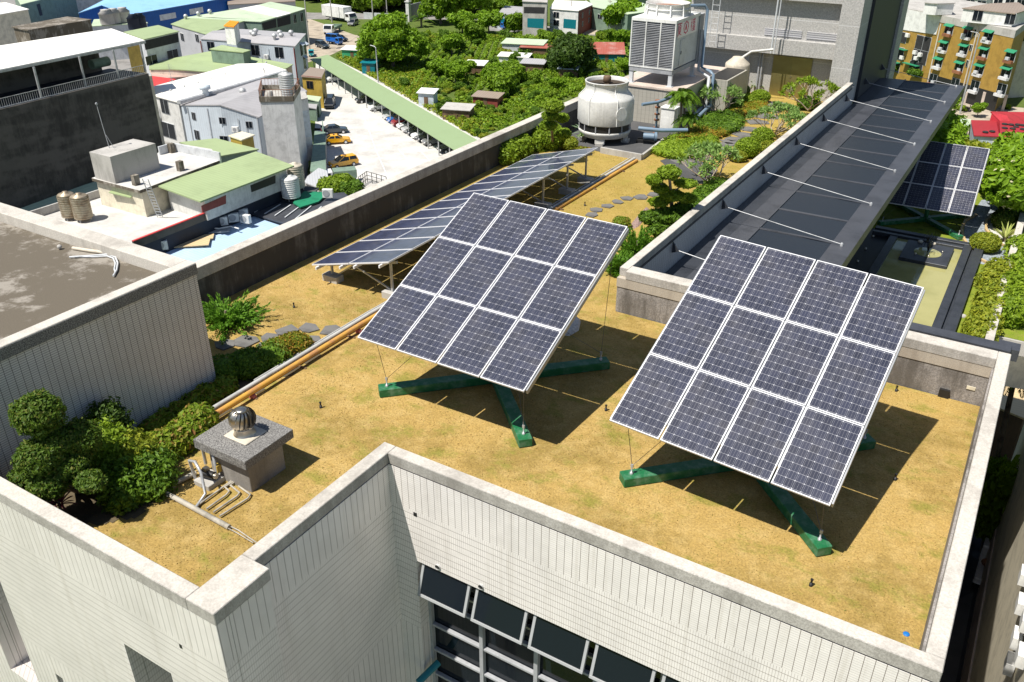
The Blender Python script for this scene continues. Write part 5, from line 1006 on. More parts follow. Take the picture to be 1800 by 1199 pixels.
h = House('open_house', 'two storey building with green roof over a dark open top floor', 'building', [poly3(-19.5, [(253, 69), (315, 55), (278, 44), (217, 56)])], 'roof_green', 'ltgrey', over=.3)
h.panel(0, 0, 1, [(253, 72), (313, 58), (314, 74), (256, 88)], 'dark_interior', name='open_floor'); h.win(0, 0, 1, [(266, 105, 3, 1.6), (303, 95, 3, 1.6)])
h = House('low_warehouse', 'broad low green roofed warehouse with a raised darker green hut on top', 'warehouse', [[(300, 121, -24), (366, 126, -24), (440, 112, -24), (502, 121, -24), (515, 113, -24), (430, 98, -23.3), (369, 90, -23.3), (300, 103, -24), (262, 112, -24.5), (262, 122, -24.5)]], 'roof_green', 'pinkish')
h = House('roof_hut', 'raised green hut on the broad low green roof', 'hut', [poly3(-21.5, [(368, 86), (428, 92), (441, 88), (390, 79)])], 'roof_green', 'greenwall', base_=-24)
House('low_roof', 'dusty pink roof beside the broad green roof', 'building', [poly3(-25.2, [(262, 122), (300, 121), (366, 126), (330, 134), (270, 139)])], 'roof_pink', 'pinkish')
House('low_roof', 'small flat red roof tucked behind the white roof', 'building', [poly3(-24.9, [(264, 133), (310, 139), (272, 152), (264, 150)])], 'red', 'pinkish')
h = House('long_house', 'long building with a brilliant white roof and cream end wall', 'building', [[(271, 168, -22.5), (312, 179, -22.5), (504, 123, -22.5), (467, 111, -22.), (418, 112, -22.), (268, 152, -22.)]], 'roof_white', 'frp')
h.win(0, 0, 1, [(290, 187, 2.2, 2.2), (297, 229, 3.8, 2.4)], frame='ltgrey').ac(0, 0, 1, [(281, 208)])
q = MB()
for i in range(9): p = U(300+24*i, 160-7*i, -22.2); q.lathe(p, [(.15, 0), (.15, .25), (.05, .3)], 6)
q.build('roof_bolts', 'steel', h.o)
q = MB(); a = U(314, 180, -22.35); b = U(502, 126, -22.35); q.bar(a, b, .8, .45); q.build('gutter', 'galv', h.o)
p = U(362, 166, -22.3); q = MB(); q.lathe(p, [(.5, -.2), (.5, .8), (.9, .85), (.9, 1.4), (.3, 1.5)], 14); tag(q.build('roof_ventilator', 'paleblue'), 'large pale ventilator at the gutter of the white roof', 'roof ventilator')
h = House('gable_house', 'pale blue corrugated building with grey gabled roof and small windows', 'building', [[(316, 184, -23), (386, 184, -21.3), (505, 135, -21.3), (430, 142, -23)], [(386, 184, -21.3), (455, 206, -23), (540, 160, -23), (505, 135, -21.3)]], 'roof_grey', 'corr_paleblue', over=.15)
h.win(0, 0, 1, [(341, 204, .9, 1.1), (347, 237, 1.2, 1.4)], frame='greypaint').down(0, 0, 1, [(365, 190), (330, 188)]); h.ac(1, 0, 1, [(415, 226), (430, 240)]).down(1, 0, 1, [(452, 206)]).win(1, 0, 1, [(391, 212, .9, .9), (438, 219, .9, .9), (394, 245, 1.2, 1.0)], frame='greypaint')
roofvent(427, 166, -22, 'lone metal ventilator on the gabled grey roof', .5, 'x')['group'] = 'single vents'
# stair tower
a = (457, 180); zt = -18.5
h = House('stair_tower', 'tall off-white stair tower with a railed tank terrace on top', 'building', [poly3(zt, [(457, 179), (516, 178), (528, 158), (462, 158)])], 'concrete', 'whitegrey', over=.05)
A = [U(*x, zt) for x in ((457, 179), (516, 178), (528, 158), (462, 158))]
q = MB()
for a_, b_ in zip(A, A[1:]+A[:1]):
    q.bar(a_+Vector((0, 0, .35)), b_+Vector((0, 0, .35)), .15, .7)
q.build('parapet', 'oldroof', h.o); q = MB()
for a_, b_ in zip(A, A[1:]+A[:1]):
    q.bar(a_+Vector((0, 0, 1.6)), b_+Vector((0, 0, 1.6)), .06, .06)
    for k in range(13): p = a_.lerp(b_, k/12); q.bar(p+Vector((0, 0, .7)), p+Vector((0, 0, 1.6)), .03, .03)
q.build('railing', 'rust', h.o)
def tank(u, v, z, r, hh, label, mat='steel', group=None, legs=.3):
    p = U(u, v, z); rt = empty('water_tank', p, label, 'water tank', group); q = MB(); pr = [(r*.98, legs)]; n = 9
    for i in range(n): z0_ = legs+hh*i/n; pr += [(r, z0_+.02), (r, z0_+hh/n*.6), (r*.925, z0_+hh/n*.8)]
    pr += [(r, legs+hh), (r*.8, legs+hh+.15), (r*.3, legs+hh+.28), (r*.3, legs+hh+.36), (.0, legs+hh+.38)]; q.lathe(p, pr, 24); q.build('tank', mat, rt)
    q = MB()
    for k in range(4): a = k*math.pi/2+.4; e = Vector((math.cos(a), math.sin(a), 0))*r*.8; q.bar(p+e, p+e+Vector((0, 0, legs+.02)), .07, .07)
    q.build('stand', 'galv', rt); return rt
tank(508, 172, zt, .95, 2.9, 'nearer steel water tank on top of the stair tower'); tank(502, 162, zt, .8, 2.2, 'farther steel water tank half hidden on top of the stair tower')
p = U(476, 175, zt); q = MB(); q.lathe(p, [(.4, 0), (.45, .9), (.3, 1.2)], 12); tag(q.build('barrel', 'concrete'), 'squat grey barrel standing on the stair tower terrace', 'barrel')
def antenna(u, v, z, h_, label, w_=1.):
    p = U(u, v, z); q = MB(); q.tube([p, p+Vector((0, 0, h_))], .03, 5)
    for k in range(4): q.bar(p+Vector((-w_*.5, 0, h_*(.65+.1*k))), p+Vector((w_*.5, .2, h_*(.65+.1*k))), .025, .025)
    for k in range(3): a = 2.1*k; q.bar(p+Vector((0, 0, h_*.35)), p+Vector((math.cos(a)*.8, math.sin(a)*.8, 0)), .03, .03)
    return tag(q.build('antenna', 'greypaint'), label, 'antenna')
antenna(466, 140, -18.5, 5, 'thin antenna on the terrace of the stair tower'); antenna(303, 150, -22.4, 3.5, 'tripod antenna standing on the brilliant white roof'); q = MB(); p = U(193, 262, -14.5); q.tube([p, p+Vector((-.3, 0, 2.2)), p+Vector((-.5, 0, 4.4))], .04, 5); q.lathe(p+Vector((-.5, 0, 4.3)), [(.05, 0), (.16, .1), (.05, .25)], 8); q.tube([p+Vector((.5, .2, 0)), p+Vector((-.1, 0, 1.4))], .025, 5); tag(q.build('antenna', 'greypaint'), 'bent antenna mast on the grey roof box', 'antenna')
h = House('side_bay', 'narrow white bay with blue window strip clinging to the stair tower', 'building extension', [poly3(-20.5, [(528, 175), (541, 172), (536, 160), (524, 162)])], 'concrete', 'whitegrey', over=.05); h.panel(0, 0, 1, [(531, 195), (543, 194), (548, 240), (537, 242)], 'paleblue', name='window_strip')
h = House('old_house', 'grimy yellow building with rusty brown roof beside the parking lot', 'building', [poly3(-24.3, [(529, 134), (565, 137), (572, 122), (545, 118)])], 'roof_brown', 'yellowwall'); h.win(0, 0, 1, [(545, 149, 1.3, 1.3)], frame='brown')
q = MB(); a, b = h.W[0][0], h.W[0][1]; q.bar(a+Vector((0, 0, .1)), b+Vector((0, 0, .1)), .12, .25); q.build('trim', 'brick', h.o)
h = House('lean_to', 'lean-to shed with pale corrugated roof against the yellow building', 'shed', [poly3(-27, [(538, 173), (560, 178), (565, 170), (540, 167)])], 'roof_palegreen', 'greenwall'); h = House('lean_to', 'lower lean-to with dull green wall below the pale one', 'shed', [poly3(-27.6, [(540, 188), (556, 191), (558, 183), (540, 182)])], 'roof_grey', 'greenwall')
# long dark building with canopy at the left
ZB = -13.5
A = [U(-90, 215, ZB), U(0, 190, ZB), U(261, 129, ZB)]
d = (A[2]-A[0]); d.z = 0; d.normalize(); bk = Vector((-d.y, d.x, 0)); 
if bk.y < 0 and bk.x > 0: bk = -bk
if bk.dot(Vector((A[0].x, A[0].y, 0))) < 0: bk = -bk
DB = empty('dark_building', (A[1].x, A[1].y, G), 'big building with blackened blank wall and white roofed open top floor', 'building')
p0 = A[0]-d*30; p1 = A[2]; q0 = p1+bk*7; q1 = p0+bk*7
m = MB(); m.prism([(p.x, p.y) for p in (p0, p1, q0, q1)], G, ZB); m.build('wall', 'blackwall', DB)
m = MB(); m.prism([(p.x, p.y) for p in (p0+bk*.3, p1+bk*.3-d*.3, q0-d*.3, q1)], ZB+.004, ZB+.02); m.build('floor', 'navy', DB)
m = MB(); e = p1+d*.02; m.prism([(p.x, p.y) for p in (e, e+d*.45, e+d*.45+bk*6.5, e+bk*6.5)], G, ZB-.4); m.build('side_wall', 'beige', DB)
m = MB(); m.bar(p1+bk*.6+d*.25+Vector((0, 0, -8)), p1+bk*.6+d*.25+Vector((0, 0, -1)), .1, .1)
ze = ZB+3.7; zb_ = ZB+4.3
e0, e1 = U(0, 122, ze), U(255, 71, ze); dd_ = (e1-e0).normalized(); e0 = e0-dd_*45; f0, f1 = U(0, 80, zb_), U(196, 50, zb_); f0 = f0-(f1-f0).normalized()*45
m = MB(); m.prism([(p.x, p.y) for p in (e0, e1, f1, f0)], [p.z-.12 for p in (e0, e1, f1, f0)], [p.z for p in (e0, e1, f1, f0)]); m.build('roof', 'roof_white', DB)
m = MB(); m.bar(e0+Vector((0, 0, -.25)), e1+Vector((0, 0, -.25)), .15, .22); m.build('eave_beam', 'galv', DB)
for u, v in ((73, 172), (151, 151), (209, 138), (256, 126)):
    p = U(u, v, ZB); q = MB(); q.bar(p, Vector((p.x, p.y, ze-.2)), .2, .2); q.build('post', 'galv', DB)
m = MB(); a_, b_ = p0+bk*.15, p1+bk*.15; L_ = (b_-a_).length
m.bar(a_+Vector((0, 0, 1.1)), b_+Vector((0, 0, 1.1)), .06, .06); m.bar(a_+Vector((0, 0, .15)), b_+Vector((0, 0, .15)), .05, .05)
n_ = int(L_/.28)
for k in range(n_): p = a_.lerp(b_, k/n_); m.bar(p+Vector((0, 0, .15)), p+Vector((0, 0, 1.1)), .03, .03)
m.build('railing', 'galv', DB)
m = MB(); m.prism([(p.x, p.y) for p in (p0+bk*6.7, p1+bk*6.7-d*1.5, p1+bk*6.9-d*1.5, p0+bk*6.9)], ZB+.03, ze+.2); m.build('back_wall', 'blackwall', DB)
m = MB(); p = p1+bk*4.2-d*5; m.tube([p+Vector((0, 0, 1.6)), p+d*2.6+Vector((0, 0, 1.6))], .6, 16); tag(m.build('green_tank', 'greenwall'), 'horizontal green tank beyond the railing of the dark building', 'tank')
h = House('yellow_block', 'narrow yellow plastered block behind the last canopy post', 'building', [poly3(-14.6, [(222, 82), (236, 79), (250, 76), (244, 70), (225, 72)])], 'concrete', 'yellowwall', base_=-22)
h = House('concrete_box', 'weathered dark concrete roof box behind the white canopy', 'roof structure', [poly3(-12.8, [(48, 53), (162, 34), (118, 29), (20, 47)])], 'oldroof', 'oldroof', base_=-18); 
for u, v, r, mt, lb in ((190, 36, 1.6, 'concrete', 'leftmost grey rooftop machine before the blue warehouse'), (203, 34, 1.4, 'concrete', 'middle grey rooftop machine before the blue warehouse'), (219, 32, 1.5, 'concrete', 'right hand grey rooftop machine before the blue warehouse'), (237, 45, 1.3, 'navy', 'left black round tank beside the grey rooftop machines'), (248, 43, 1.3, 'navy', 'right black round tank beside the grey rooftop machines')):
    p = U(u, v+6, -22); q = MB(); q.lathe(p, [(r, 0), (r, 2.2), (r*1.1, 2.25), (r*.6, 2.9), (r*.7, 3.1), (.1, 3.2)], 14); tag(q.build('rooftop_tank', mt), lb, 'roof equipment')
House('low_roof', 'pale roof under the grey rooftop machines', 'building', [poly3(-22.2, [(160, 46), (260, 40), (240, 30), (165, 34)])], 'roof_palegreen', 'ltgrey')
# terrace house with water tanks
zt = -20.
TH = empty('terrace_house', tuple(U(230, 390, zt))[:2]+(G,), 'whitewashed flat terrace house with grey roof box, ladder and green lean-to roof', 'house')
fl = [U(u, v, zt) for u, v in ((50, 390), (105, 400), (235, 425), (352, 375), (500, 345), (440, 300), (300, 330), (178, 348))]
x0 = U(50, 390, zt); 
m = MB(); P = [U(u, v, zt) for u, v in ((48, 388), (236, 437), (500, 331), (420, 295), (180, 345))]; m.prism([(p.x, p.y) for p in P], G, zt, 0, 1); m.build('wall', ['navy', 'lotconcrete'], TH)
m = MB(); m.bar(P[1]+Vector((0, 0, .35)), P[2]+Vector((0, 0, .35)), .2, .7, 0); m.bar(P[1]+Vector((0, 0, .72)), P[2]+Vector((0, 0, .72)), .24, .08, 1); m.build('front_parapet', ['blackwall', 'red'], TH)
m = MB(); m.bar(P[0]+Vector((0, 0, .4)), P[4]+Vector((0, 0, .4)), .2, .8); m.build('back_parapet', 'concrete', TH); m = MB(); m.bar(P[0]+Vector((0, 0, .4)), P[0].lerp(P[1], .28)+Vector((0, 0, .1)), .2, .5); m.build('side_parapet', 'concrete', TH)
zr_ = zt+2.9
S = [U(u, v, zr_) for u, v in ((161, 313), (245, 335), (386, 282), (372, 262), (300, 250), (270, 275))]
m = MB(); m.prism([(p.x, p.y) for p in S], zr_-.3, zr_, 0, 1); m.build('roof_slab', ['oldroof', 'lotconcrete'], TH)
cS = sum(S, Vector())/len(S); m = MB(); m.prism([((p.x-cS.x)*.95+cS.x, (p.y-cS.y)*.95+cS.y) for p in S], zt+.01, zr_-.31); m.build('upper_wall', 'cream', TH)
zq = zr_+2.7
S = [U(u, v, zq) for u, v in ((157, 267), (193, 276), (273, 252), (234, 244))]; m = MB(); m.prism([(p.x, p.y) for p in S], zr_+.01, zq, 0, 0); m.build('roof_box', 'concrete', TH)
m = MB(); a, b, c_ = U(303, 251, zr_+.9), U(386, 268, zr_+.9), U(278, 258, zr_+.9); m.bar(a-Vector((0, 0, .45)), b-Vector((0, 0, .45)), .2, .9); m.bar(c_-Vector((0, 0, .45)), a-Vector((0, 0, .45)), .2, .9); m.build('roof_parapet', 'ltgrey', TH)
for u, v in ((240, 325), (318, 300), (303, 268)): p = U(u, v, zr_); q = MB(); q.obox(p+Vector((0, 0, .5)), (.5, .6, 1.0)); q.build('chimney', 'oldroof', TH)
h = House('lean_to_roof', 'sloping light green metal roof over a shed with rusty panel', 'shed', [[(276, 326, zt+2.7), (352, 354, zt+2.3), (517, 291, zt+2.3), (450, 266, zt+2.7)]], 'roof_greeny', 'frp', base_=zt+.01, over=.9); h.panel(0, 1, 2, [(354, 362), (397, 343), (397, 358), (356, 374)], 'brick', name='rusty_panel'); h.panel(0, 1, 2, [(440, 326), (484, 308), (484, 322), (442, 338)], 'black', name='window_strip')
h = House('low_roof', 'dull green metal roof behind the whitewashed house', 'building', [poly3(-22.5, [(388, 274), (455, 262), (380, 243), (315, 250)])], 'roof_green', 'greenwall')
h = House('yellow_hut', 'pale yellow corrugated hut against the gabled building', 'hut', [poly3(-21.8, [(401, 238), (424, 246), (448, 237), (425, 231)])], 'yellowtile', 'yellowwall', base_=-25); h.o.children[0].data.materials[0] = M['cream']
m = MB(); a, b = U(277, 382, zt), U(250, 314, zt+4.4); w__ = Vector((.55, .2, 0))
m.bar(a, b, .06, .06); m.bar(a+w__, b+w__, .06, .06)
for i in range(1, 13): p = a.lerp(b, i/13); m.bar(p, p+w__, .05, .05)
tag(m.build('ladder', 'ltgrey'), 'pale ladder leaning on the roof slab of the whitewashed house', 'ladder')
m = MB(); a = [U(u, v, zt+1.9) for u, v in ((191, 338), (229, 347), (242, 337), (205, 328))]; m.add(a+[p-Vector((0, 0, .08)) for p in a], [(0, 1, 2, 3), (7, 6, 5, 4), (0, 4, 5, 1), (1, 5, 6, 2)]); m.build('awning', 'roof_green', TH)
tank(126, 385, zt, .82, 2.1, 'left rust stained water tank of the pair on the whitewashed terrace', 'tanksteel', legs=.35); tank(149, 388, zt, .86, 2.1, 'right rust stained water tank of the pair on the whitewashed terrace', 'tanksteel', legs=.35)
def acunit(u, v, z, label, rz=.3, s_=1., group=None):
    p = U(u, v, z); rt = empty('air_conditioner', p, label, 'air conditioner', group, rz); q = MB(); q.v = []; w_, d_, h_ = 1.0*s_, .4*s_, .8*s_
    def W(m_, nm, mt): o = m_.build(nm, mt, None, loc=(0, 0, 0)); o.parent = rt; return o
    q.box(-w_/2, w_/2, -d_/2, d_/2, .1, h_+.1); W(q, 'case', 'white_paint'); q = MB(); q.tube([(-.12*s_, -d_/2-.005, h_*.55+.1), (-.12*s_, -d_/2-.03, h_*.55+.1)], .33*s_, 18); W(q, 'fan_grille', 'greypaint'); q = MB(); q.box(-w_/2+.05, -w_/2+.15, -d_/2, d_/2, 0, .1); q.box(w_/2-.15, w_/2-.05, -d_/2, d_/2, 0, .1); W(q, 'feet', 'black'); return rt
for u, v, r, lb in ((286, 440, .9, 'outdoor air conditioner alone at the left end of the blue roof'), (392, 397, .9, 'first outdoor air conditioner of the cluster of four on the blue roof'), (412, 391, .9, 'second outdoor air conditioner of the cluster of four on the blue roof'), (428, 383, .9, 'rear outdoor air conditioner of the cluster of four on the blue roof'), (433, 393, .2, 'front right air conditioner of the cluster, its fan facing the camera')):
    acunit(u, v, -21.3, lb, r, 1.05)
h = House('blue_roof_house', 'low building with sky blue corrugated roof behind the dark parapet', 'building', [[(280, 440, -21.5), (345, 490, -22), (560, 400, -22), (430, 367, -21.5)]], 'roof_blue2', 'blue')
for u, v, w_, l_, mt, lb in ((330, 428, 4, 1.6, 'roof_tan', 'dusty tan sheet lying on the blue roof'), (372, 405, 3.5, 1.4, 'greypaint', 'grey sheet lying on the blue roof beside the air conditioners'), (352, 417, 2.5, 1.2, 'roof_tan', 'small faded sheet between two larger ones on the blue roof')):
    p = U(u, v, -21.4); q = MB(); q.obox(p, (w_, l_, .08), Matrix.Rotation(.75, 3, 'Z')); tag(q.build('roof_sheet', mt), lb, 'sheet')
pipe('white_pipe', [U(u, v, -21.2) for u, v in ((365, 400), (385, 402), (405, 398), (420, 402))], .07, 'white_paint', 'white refrigerant pipe linking the air conditioners on the blue roof')
h = House('solar_roof', 'small rows of grey skylight panels on a low roof beside the blue one', 'roof', [poly3(-21.3, [(430, 372), (500, 392), (520, 400), (620, 352), (605, 338), (470, 350)])], 'darkmetal2', 'navy'); q = MB()
for i in range(7): a, b = U(447+i*18, 377+i*3-4, -21.2), U(475+i*18, 358+i*1, -21.2); q.bar(a, b, .12, .05)
q.build('ribs', 'ltgrey', h.o)
h = House('green_mat_roof', 'flat roof covered with a bright green mat', 'roof', [poly3(-21.0, [(528, 364), (560, 354), (577, 338), (535, 336), (515, 356)])], 'mat_green', 'blackwall')
h = House('tank_roof', 'dark cluttered flat roof under the three white and rusty tanks', 'roof', [poly3(-21.2, [(485, 352), (540, 356), (560, 330), (500, 322)])], 'asphalt', 'blackwall')
tank(493, 344, -21.1, .62, 1.6, 'small white tank, left of three behind the dark parapet', 'frp'); tank(513, 350, -21.1, .98, 2.0, 'large white round tank, nearest of three behind the dark parapet', 'white_paint'); tank(523, 333, -21.1, .9, 2.4, 'rusty stained tall tank, rearmost of three behind the dark parapet', 'beige')
acunit(577, 348, -21., 'white air conditioner on the edge of the green mat roof', .5, 1.1)
h = House('ribbed_roof', 'low white ribbed roof beside the stair tower foot', 'roof', [poly3(-26.5, [(535, 320), (560, 330), (578, 318), (575, 300), (560, 295), (540, 310)])], 'corr_grey', 'concrete')
h = House('shed_roof', 'dull grey green concrete roofs between stair tower and parking lot', 'roof', [poly3(-27.5, [(545, 300), (573, 310), (572, 232), (553, 230)])], 'oldroof', 'concrete'); h.o.children[0].data.materials[0] = M['greenwall']
B = [tuple(U(u, v, -24))+(1.3, 1.1, .9) for u, v in ((575, 325), (590, 322), (605, 318), (585, 330), (600, 327))]; tag(foliage('planter_hedge', 'leaf_bright', B, 3500, .22), 'clipped hedge in a roof planter above the small lorry', 'hedge')
B = [tuple(U(u, v, -24))+(1.1, .9, .8) for u, v in ((610, 333), (625, 328), (620, 334))]; tag(foliage('planter_hedge', 'leaf_mid', B, 2200, .22), 'lower clipped hedge right of the planter hedge, beside the railing', 'hedge')
h = House('planter_roof', 'flat roof edge with planters overlooking the parking lot', 'roof', [poly3(-25, [(560, 350), (690, 345), (680, 318), (640, 312), (630, 325), (565, 335)])], 'concrete', 'concrete')
q = MB(); Pq = [U(u, v, -25) for u, v in ((632, 330), (646, 320), (680, 330))]
for a_, b_ in zip(Pq[:-1], Pq[1:]):
    for zz_ in (.4, .9, 1.4): q.bar(a_+Vector((0, 0, zz_)), b_+Vector((0, 0, zz_)), .05, .05)
    for k in range(5): p = a_.lerp(b_, k/4); q.bar(p, p+Vector((0, 0, 1.4)), .06, .06)
tag(q.build('railing', 'black'), 'dark metal railing at the roof edge above the parking lot', 'railing')
# low roofs at far left
h = House('low_warehouse', 'long pale green ribbed roof at the foot of the dark wall', 'warehouse', [[(-90, 440, -25.5), (0, 412, -25.5), (178, 345, -25.5), (170, 318, -24.6), (0, 372, -24.6), (-90, 400, -24.6)]], 'roof_palegreen', 'concrete')
h = House('low_warehouse', 'bright light green roof strip below the pale green ribbed one', 'warehouse', [[(-90, 475, -24), (0, 450, -24), (120, 402, -24), (48, 390, -24), (-90, 430, -24)]], 'roof_green', 'concrete')
roofvent(54, 423, -24, 'dark round cowl on the light green roof strip', .55, 'x')['group'] = 'single cowl'
# ================================================================ carport and vehicles
zc = -27.2; Cp = [U(545, 104, zc), U(797.5, 262.5, zc), U(836, 244, zc+.5), U(576, 96, zc+.5)]
CR = empty('carport', (Cp[0].x, Cp[0].y, G), 'long light green carport roof over a row of parked cars', 'carport')
dcp = (Cp[1]-Cp[0]).normalized(); Cp[1] = Cp[1]+dcp*9; Cp[2] = Cp[2]+dcp*9
m = MB(); m.prism([(p.x, p.y) for p in Cp], [p.z-.12 for p in Cp], [p.z for p in Cp]); m.build('roof', 'roof_carport', CR)
n_ = 20
for k in range(n_):
    a = Cp[0].lerp(Cp[1], (k+.4)/n_); b = Cp[3].lerp(Cp[2], (k+.4)/n_); a = a.lerp(b, .07); q = MB(); q.bar(Vector((a.x, a.y, G)), a+Vector((0, 0, -.1)), .14, .14); q.build('post', 'galv', CR)
q = MB(); a, b = Cp[3].lerp(Cp[0], .05), Cp[2].lerp(Cp[1], .05); q.prism([(p.x, p.y) for p in (a, b, b+(Cp[1]-Cp[2])*.03, a+(Cp[0]-Cp[3])*.03)], G, G+.8); q.build('rear_wall', 'greypaint', CR)
def carmesh(kind):
    """body profile swept across the width; returns dict of MB"""
    prof = {'sedan': ([(-2.25, .38), (-2.28, .75), (-2.2, .95), (-1.55, 1.02), (-1.35, 1.03), (.75, .98), (1.95, .82), (2.22, .68), (2.28, .38)], [(-1.55, 1.0), (-.95, 1.42), (.15, 1.45), (.95, .97)]),
            'wagon': ([(-2.2, .38), (-2.25, .9), (-2.15, 1.05), (-1.4, 1.08), (.8, 1.02), (1.95, .9), (2.2, .7), (2.25, .38)], [(-2.15, 1.04), (-1.9, 1.6), (.1, 1.62), (1.1, 1.0)]),
            'van': ([(-2.3, .38), (-2.35, 1.0), (-2.3, 1.15), (1.6, 1.15), (2.15, .95), (2.3, .8), (2.32, .38)], [(-2.3, 1.13), (-2.2, 1.9), (.9, 1.9), (1.75, 1.12)])}[kind]
    W_ = .88; q = MB(); P = prof[0]; n = len(P)
    for s_ in (-1, 1):
        V = [(x, s_*W_*(.93 if z > .9 or abs(x) > 2.1 else 1), z) for x, z in P]; q.add(V, [range(n) if s_ < 0 else list(range(n))[::-1]])
    V = [(x, -W_*(.93 if z > .9 or abs(x) > 2.1 else 1), z) for x, z in P]+[(x, W_*(.93 if z > .9 or abs(x) > 2.1 else 1), z) for x, z in P]
    q.add(V, [(i, i+n, (i+1) % n+n, (i+1) % n) for i in range(n)])
    C = prof[1]; tp = [(x, z) for x, z in C]; rw = .62; n2 = len(C)
    Vc = [(C[0][0], -W_*.9, C[0][1]), (C[1][0], -rw, C[1][1]), (C[2][0], -rw, C[2][1]), (C[3][0], -W_*.9, C[3][1])]; Vc2 = [(x, -y, z) for x, y, z in Vc]
    g = MB(); g.add(Vc+Vc2, [(0, 1, 2, 3)[::-1], (4, 5, 6, 7), (0, 4, 5, 1)[::-1], (3, 2, 6, 7)[::-1]])
    t = MB(); t.add([(C[1][0]-.05, -rw-.02, C[1][1]-.02), (C[2][0]+.05, -rw-.02, C[2][1]-.02), (C[2][0]+.05, rw+.02, C[2][1]-.02), (C[1][0]-.05, rw+.02, C[1][1]-.02), (C[1][0]-.0, -rw+.04, C[1][1]+.04), (C[2][0]-.02, -rw+.04, C[2][1]+.04), (C[2][0]-.02, rw-.04, C[2][1]+.04), (C[1][0], rw-.04, C[1][1]+.04)], [(4, 5, 6, 7), (0, 1, 5, 4), (1, 2, 6, 5), (2, 3, 7, 6), (3, 0, 4, 7)])
    for s_ in (-1, 1):
        for i, j in ((0, 1), (3, 2)): t.bar((C[i][0], s_*W_*.91, C[i][1]), (C[j][0], s_*(rw+.01), C[j][1]), .09, .06)
        xm = (C[1][0]+C[2][0])/2+.1; t.bar((xm, s_*W_*.915, 1.0), (xm, s_*(rw+.015), C[1][1]), .09, .05)
    return q, g, t
def wheel_mb(x, y, r=.33):
    q = MB(); s_ = 1 if y > 0 else -1; q.tube([(x, y-s_*.2, r), (x, y, r)], r, 18, 0); q.tube([(x, y-s_*.01, r), (x, y+s_*.012, r)], r*.6, 12, 1); return q
def make_car(kind, col, p, hd, label, cat='car', group=None, taxi=False):
    rt = empty('taxi' if taxi else ('van' if kind == 'van' else 'parked_car'), p, label, cat, group, hd); q, g, t = carmesh(kind)
    def W(m_, nm, mt, bv=0): o = m_.build(nm, mt, None, loc=(0, 0, 0), bevel=bv); o.parent = rt; return o
    W(q, 'body', col, .06); W(g, 'window_glass', 'carglass'); W(t, 'roof', col)
    for x in (-1.38, 1.38):
        for y in (-.9, .9): W(wheel_mb(x, y), 'wheel', ['tyre', 'alu'])
    for y in (-.6, .6):
        h_ = MB(); h_.box(2.16, 2.26, y-.18, y+.18, .62, .74); W(h_, 'headlight', 'white'); h_ = MB(); h_.box(-2.3, -2.2, y-.18, y+.18, .72, .86); W(h_, 'tail_light', 'red')
    if taxi: h_ = MB(); h_.box(-.55, -.3, -.25, .25, 1.47 if kind == 'sedan' else 1.66, 1.62 if kind == 'sedan' else 1.8); W(h_, 'roof_sign', 'brown')
    return rt
def car2(kind, col, r, f_, label, **k):
    a, b = U(*r, G), U(*f_, G); d = b-a; return make_car(kind, col, (a+b)/2, math.atan2(d.y, d.x), label, **k)
car2('sedan', 'car_dark', (575, 235), (602, 233), 'dark blue grey sedan parked just above the yellow taxi'); car2('sedan', 'car_taxi', (578, 253), (607, 251), 'yellow taxi sedan parked below the dark sedan', cat='taxi', taxi=True)
car2('wagon', 'car_taxi', (617, 290), (590, 295), 'yellow taxi wagon parked behind the small lorry', cat='taxi', taxi=True); car2('van', 'car_black', (584, 180), (577, 196), 'black van parked in the shade of the yellow building')
CL = [((640, 176), 'car_black', 'black car alone under the upper part of the carport', 'sedan'), ((664, 190), 'car_white', 'white car under the carport next below the lone black one', 'sedan'), ((690, 206), 'car_silver', 'silver car at the head of the tight row under the carport', 'sedan'), ((697, 211), 'car_blue', 'blue car squeezed beside the silver one under the carport', 'sedan'), ((706, 217), 'car_red', 'dark red car in the row under the carport', 'van'), ((715, 222), 'car_white', 'white car just below the dark red one under the carport', 'sedan'), ((724, 228), 'car_silver', 'pale silver car in the middle of the row under the carport', 'sedan'),
      ((732, 233), 'car_black', 'black car between silver and white ones under the carport', 'sedan'), ((741, 239), 'car_white', 'white car in the lower half of the row under the carport', 'sedan'), ((750, 244), 'car_black', 'black car directly above the large grey one under the carport', 'sedan'), ((760, 250), 'car_grey', 'large grey car near the lower end of the carport', 'wagon'), ((788, 263), 'car_black', 'last dark car at the lower end of the carport', 'sedan'), ((588, 140), 'car_white', 'white car at the upper end of the carport', 'wagon')]
nd = Vector((-dcp.y, dcp.x, 0)); 
if nd.dot(Cp[3]-Cp[0]) > 0: nd = -nd
for (u, v), col, lb, kd in CL:
    p = U(u, v, G+.4); p.z = G; p = p-nd*.6; make_car(kd, col, p, math.atan2(nd.y, nd.x), lb)
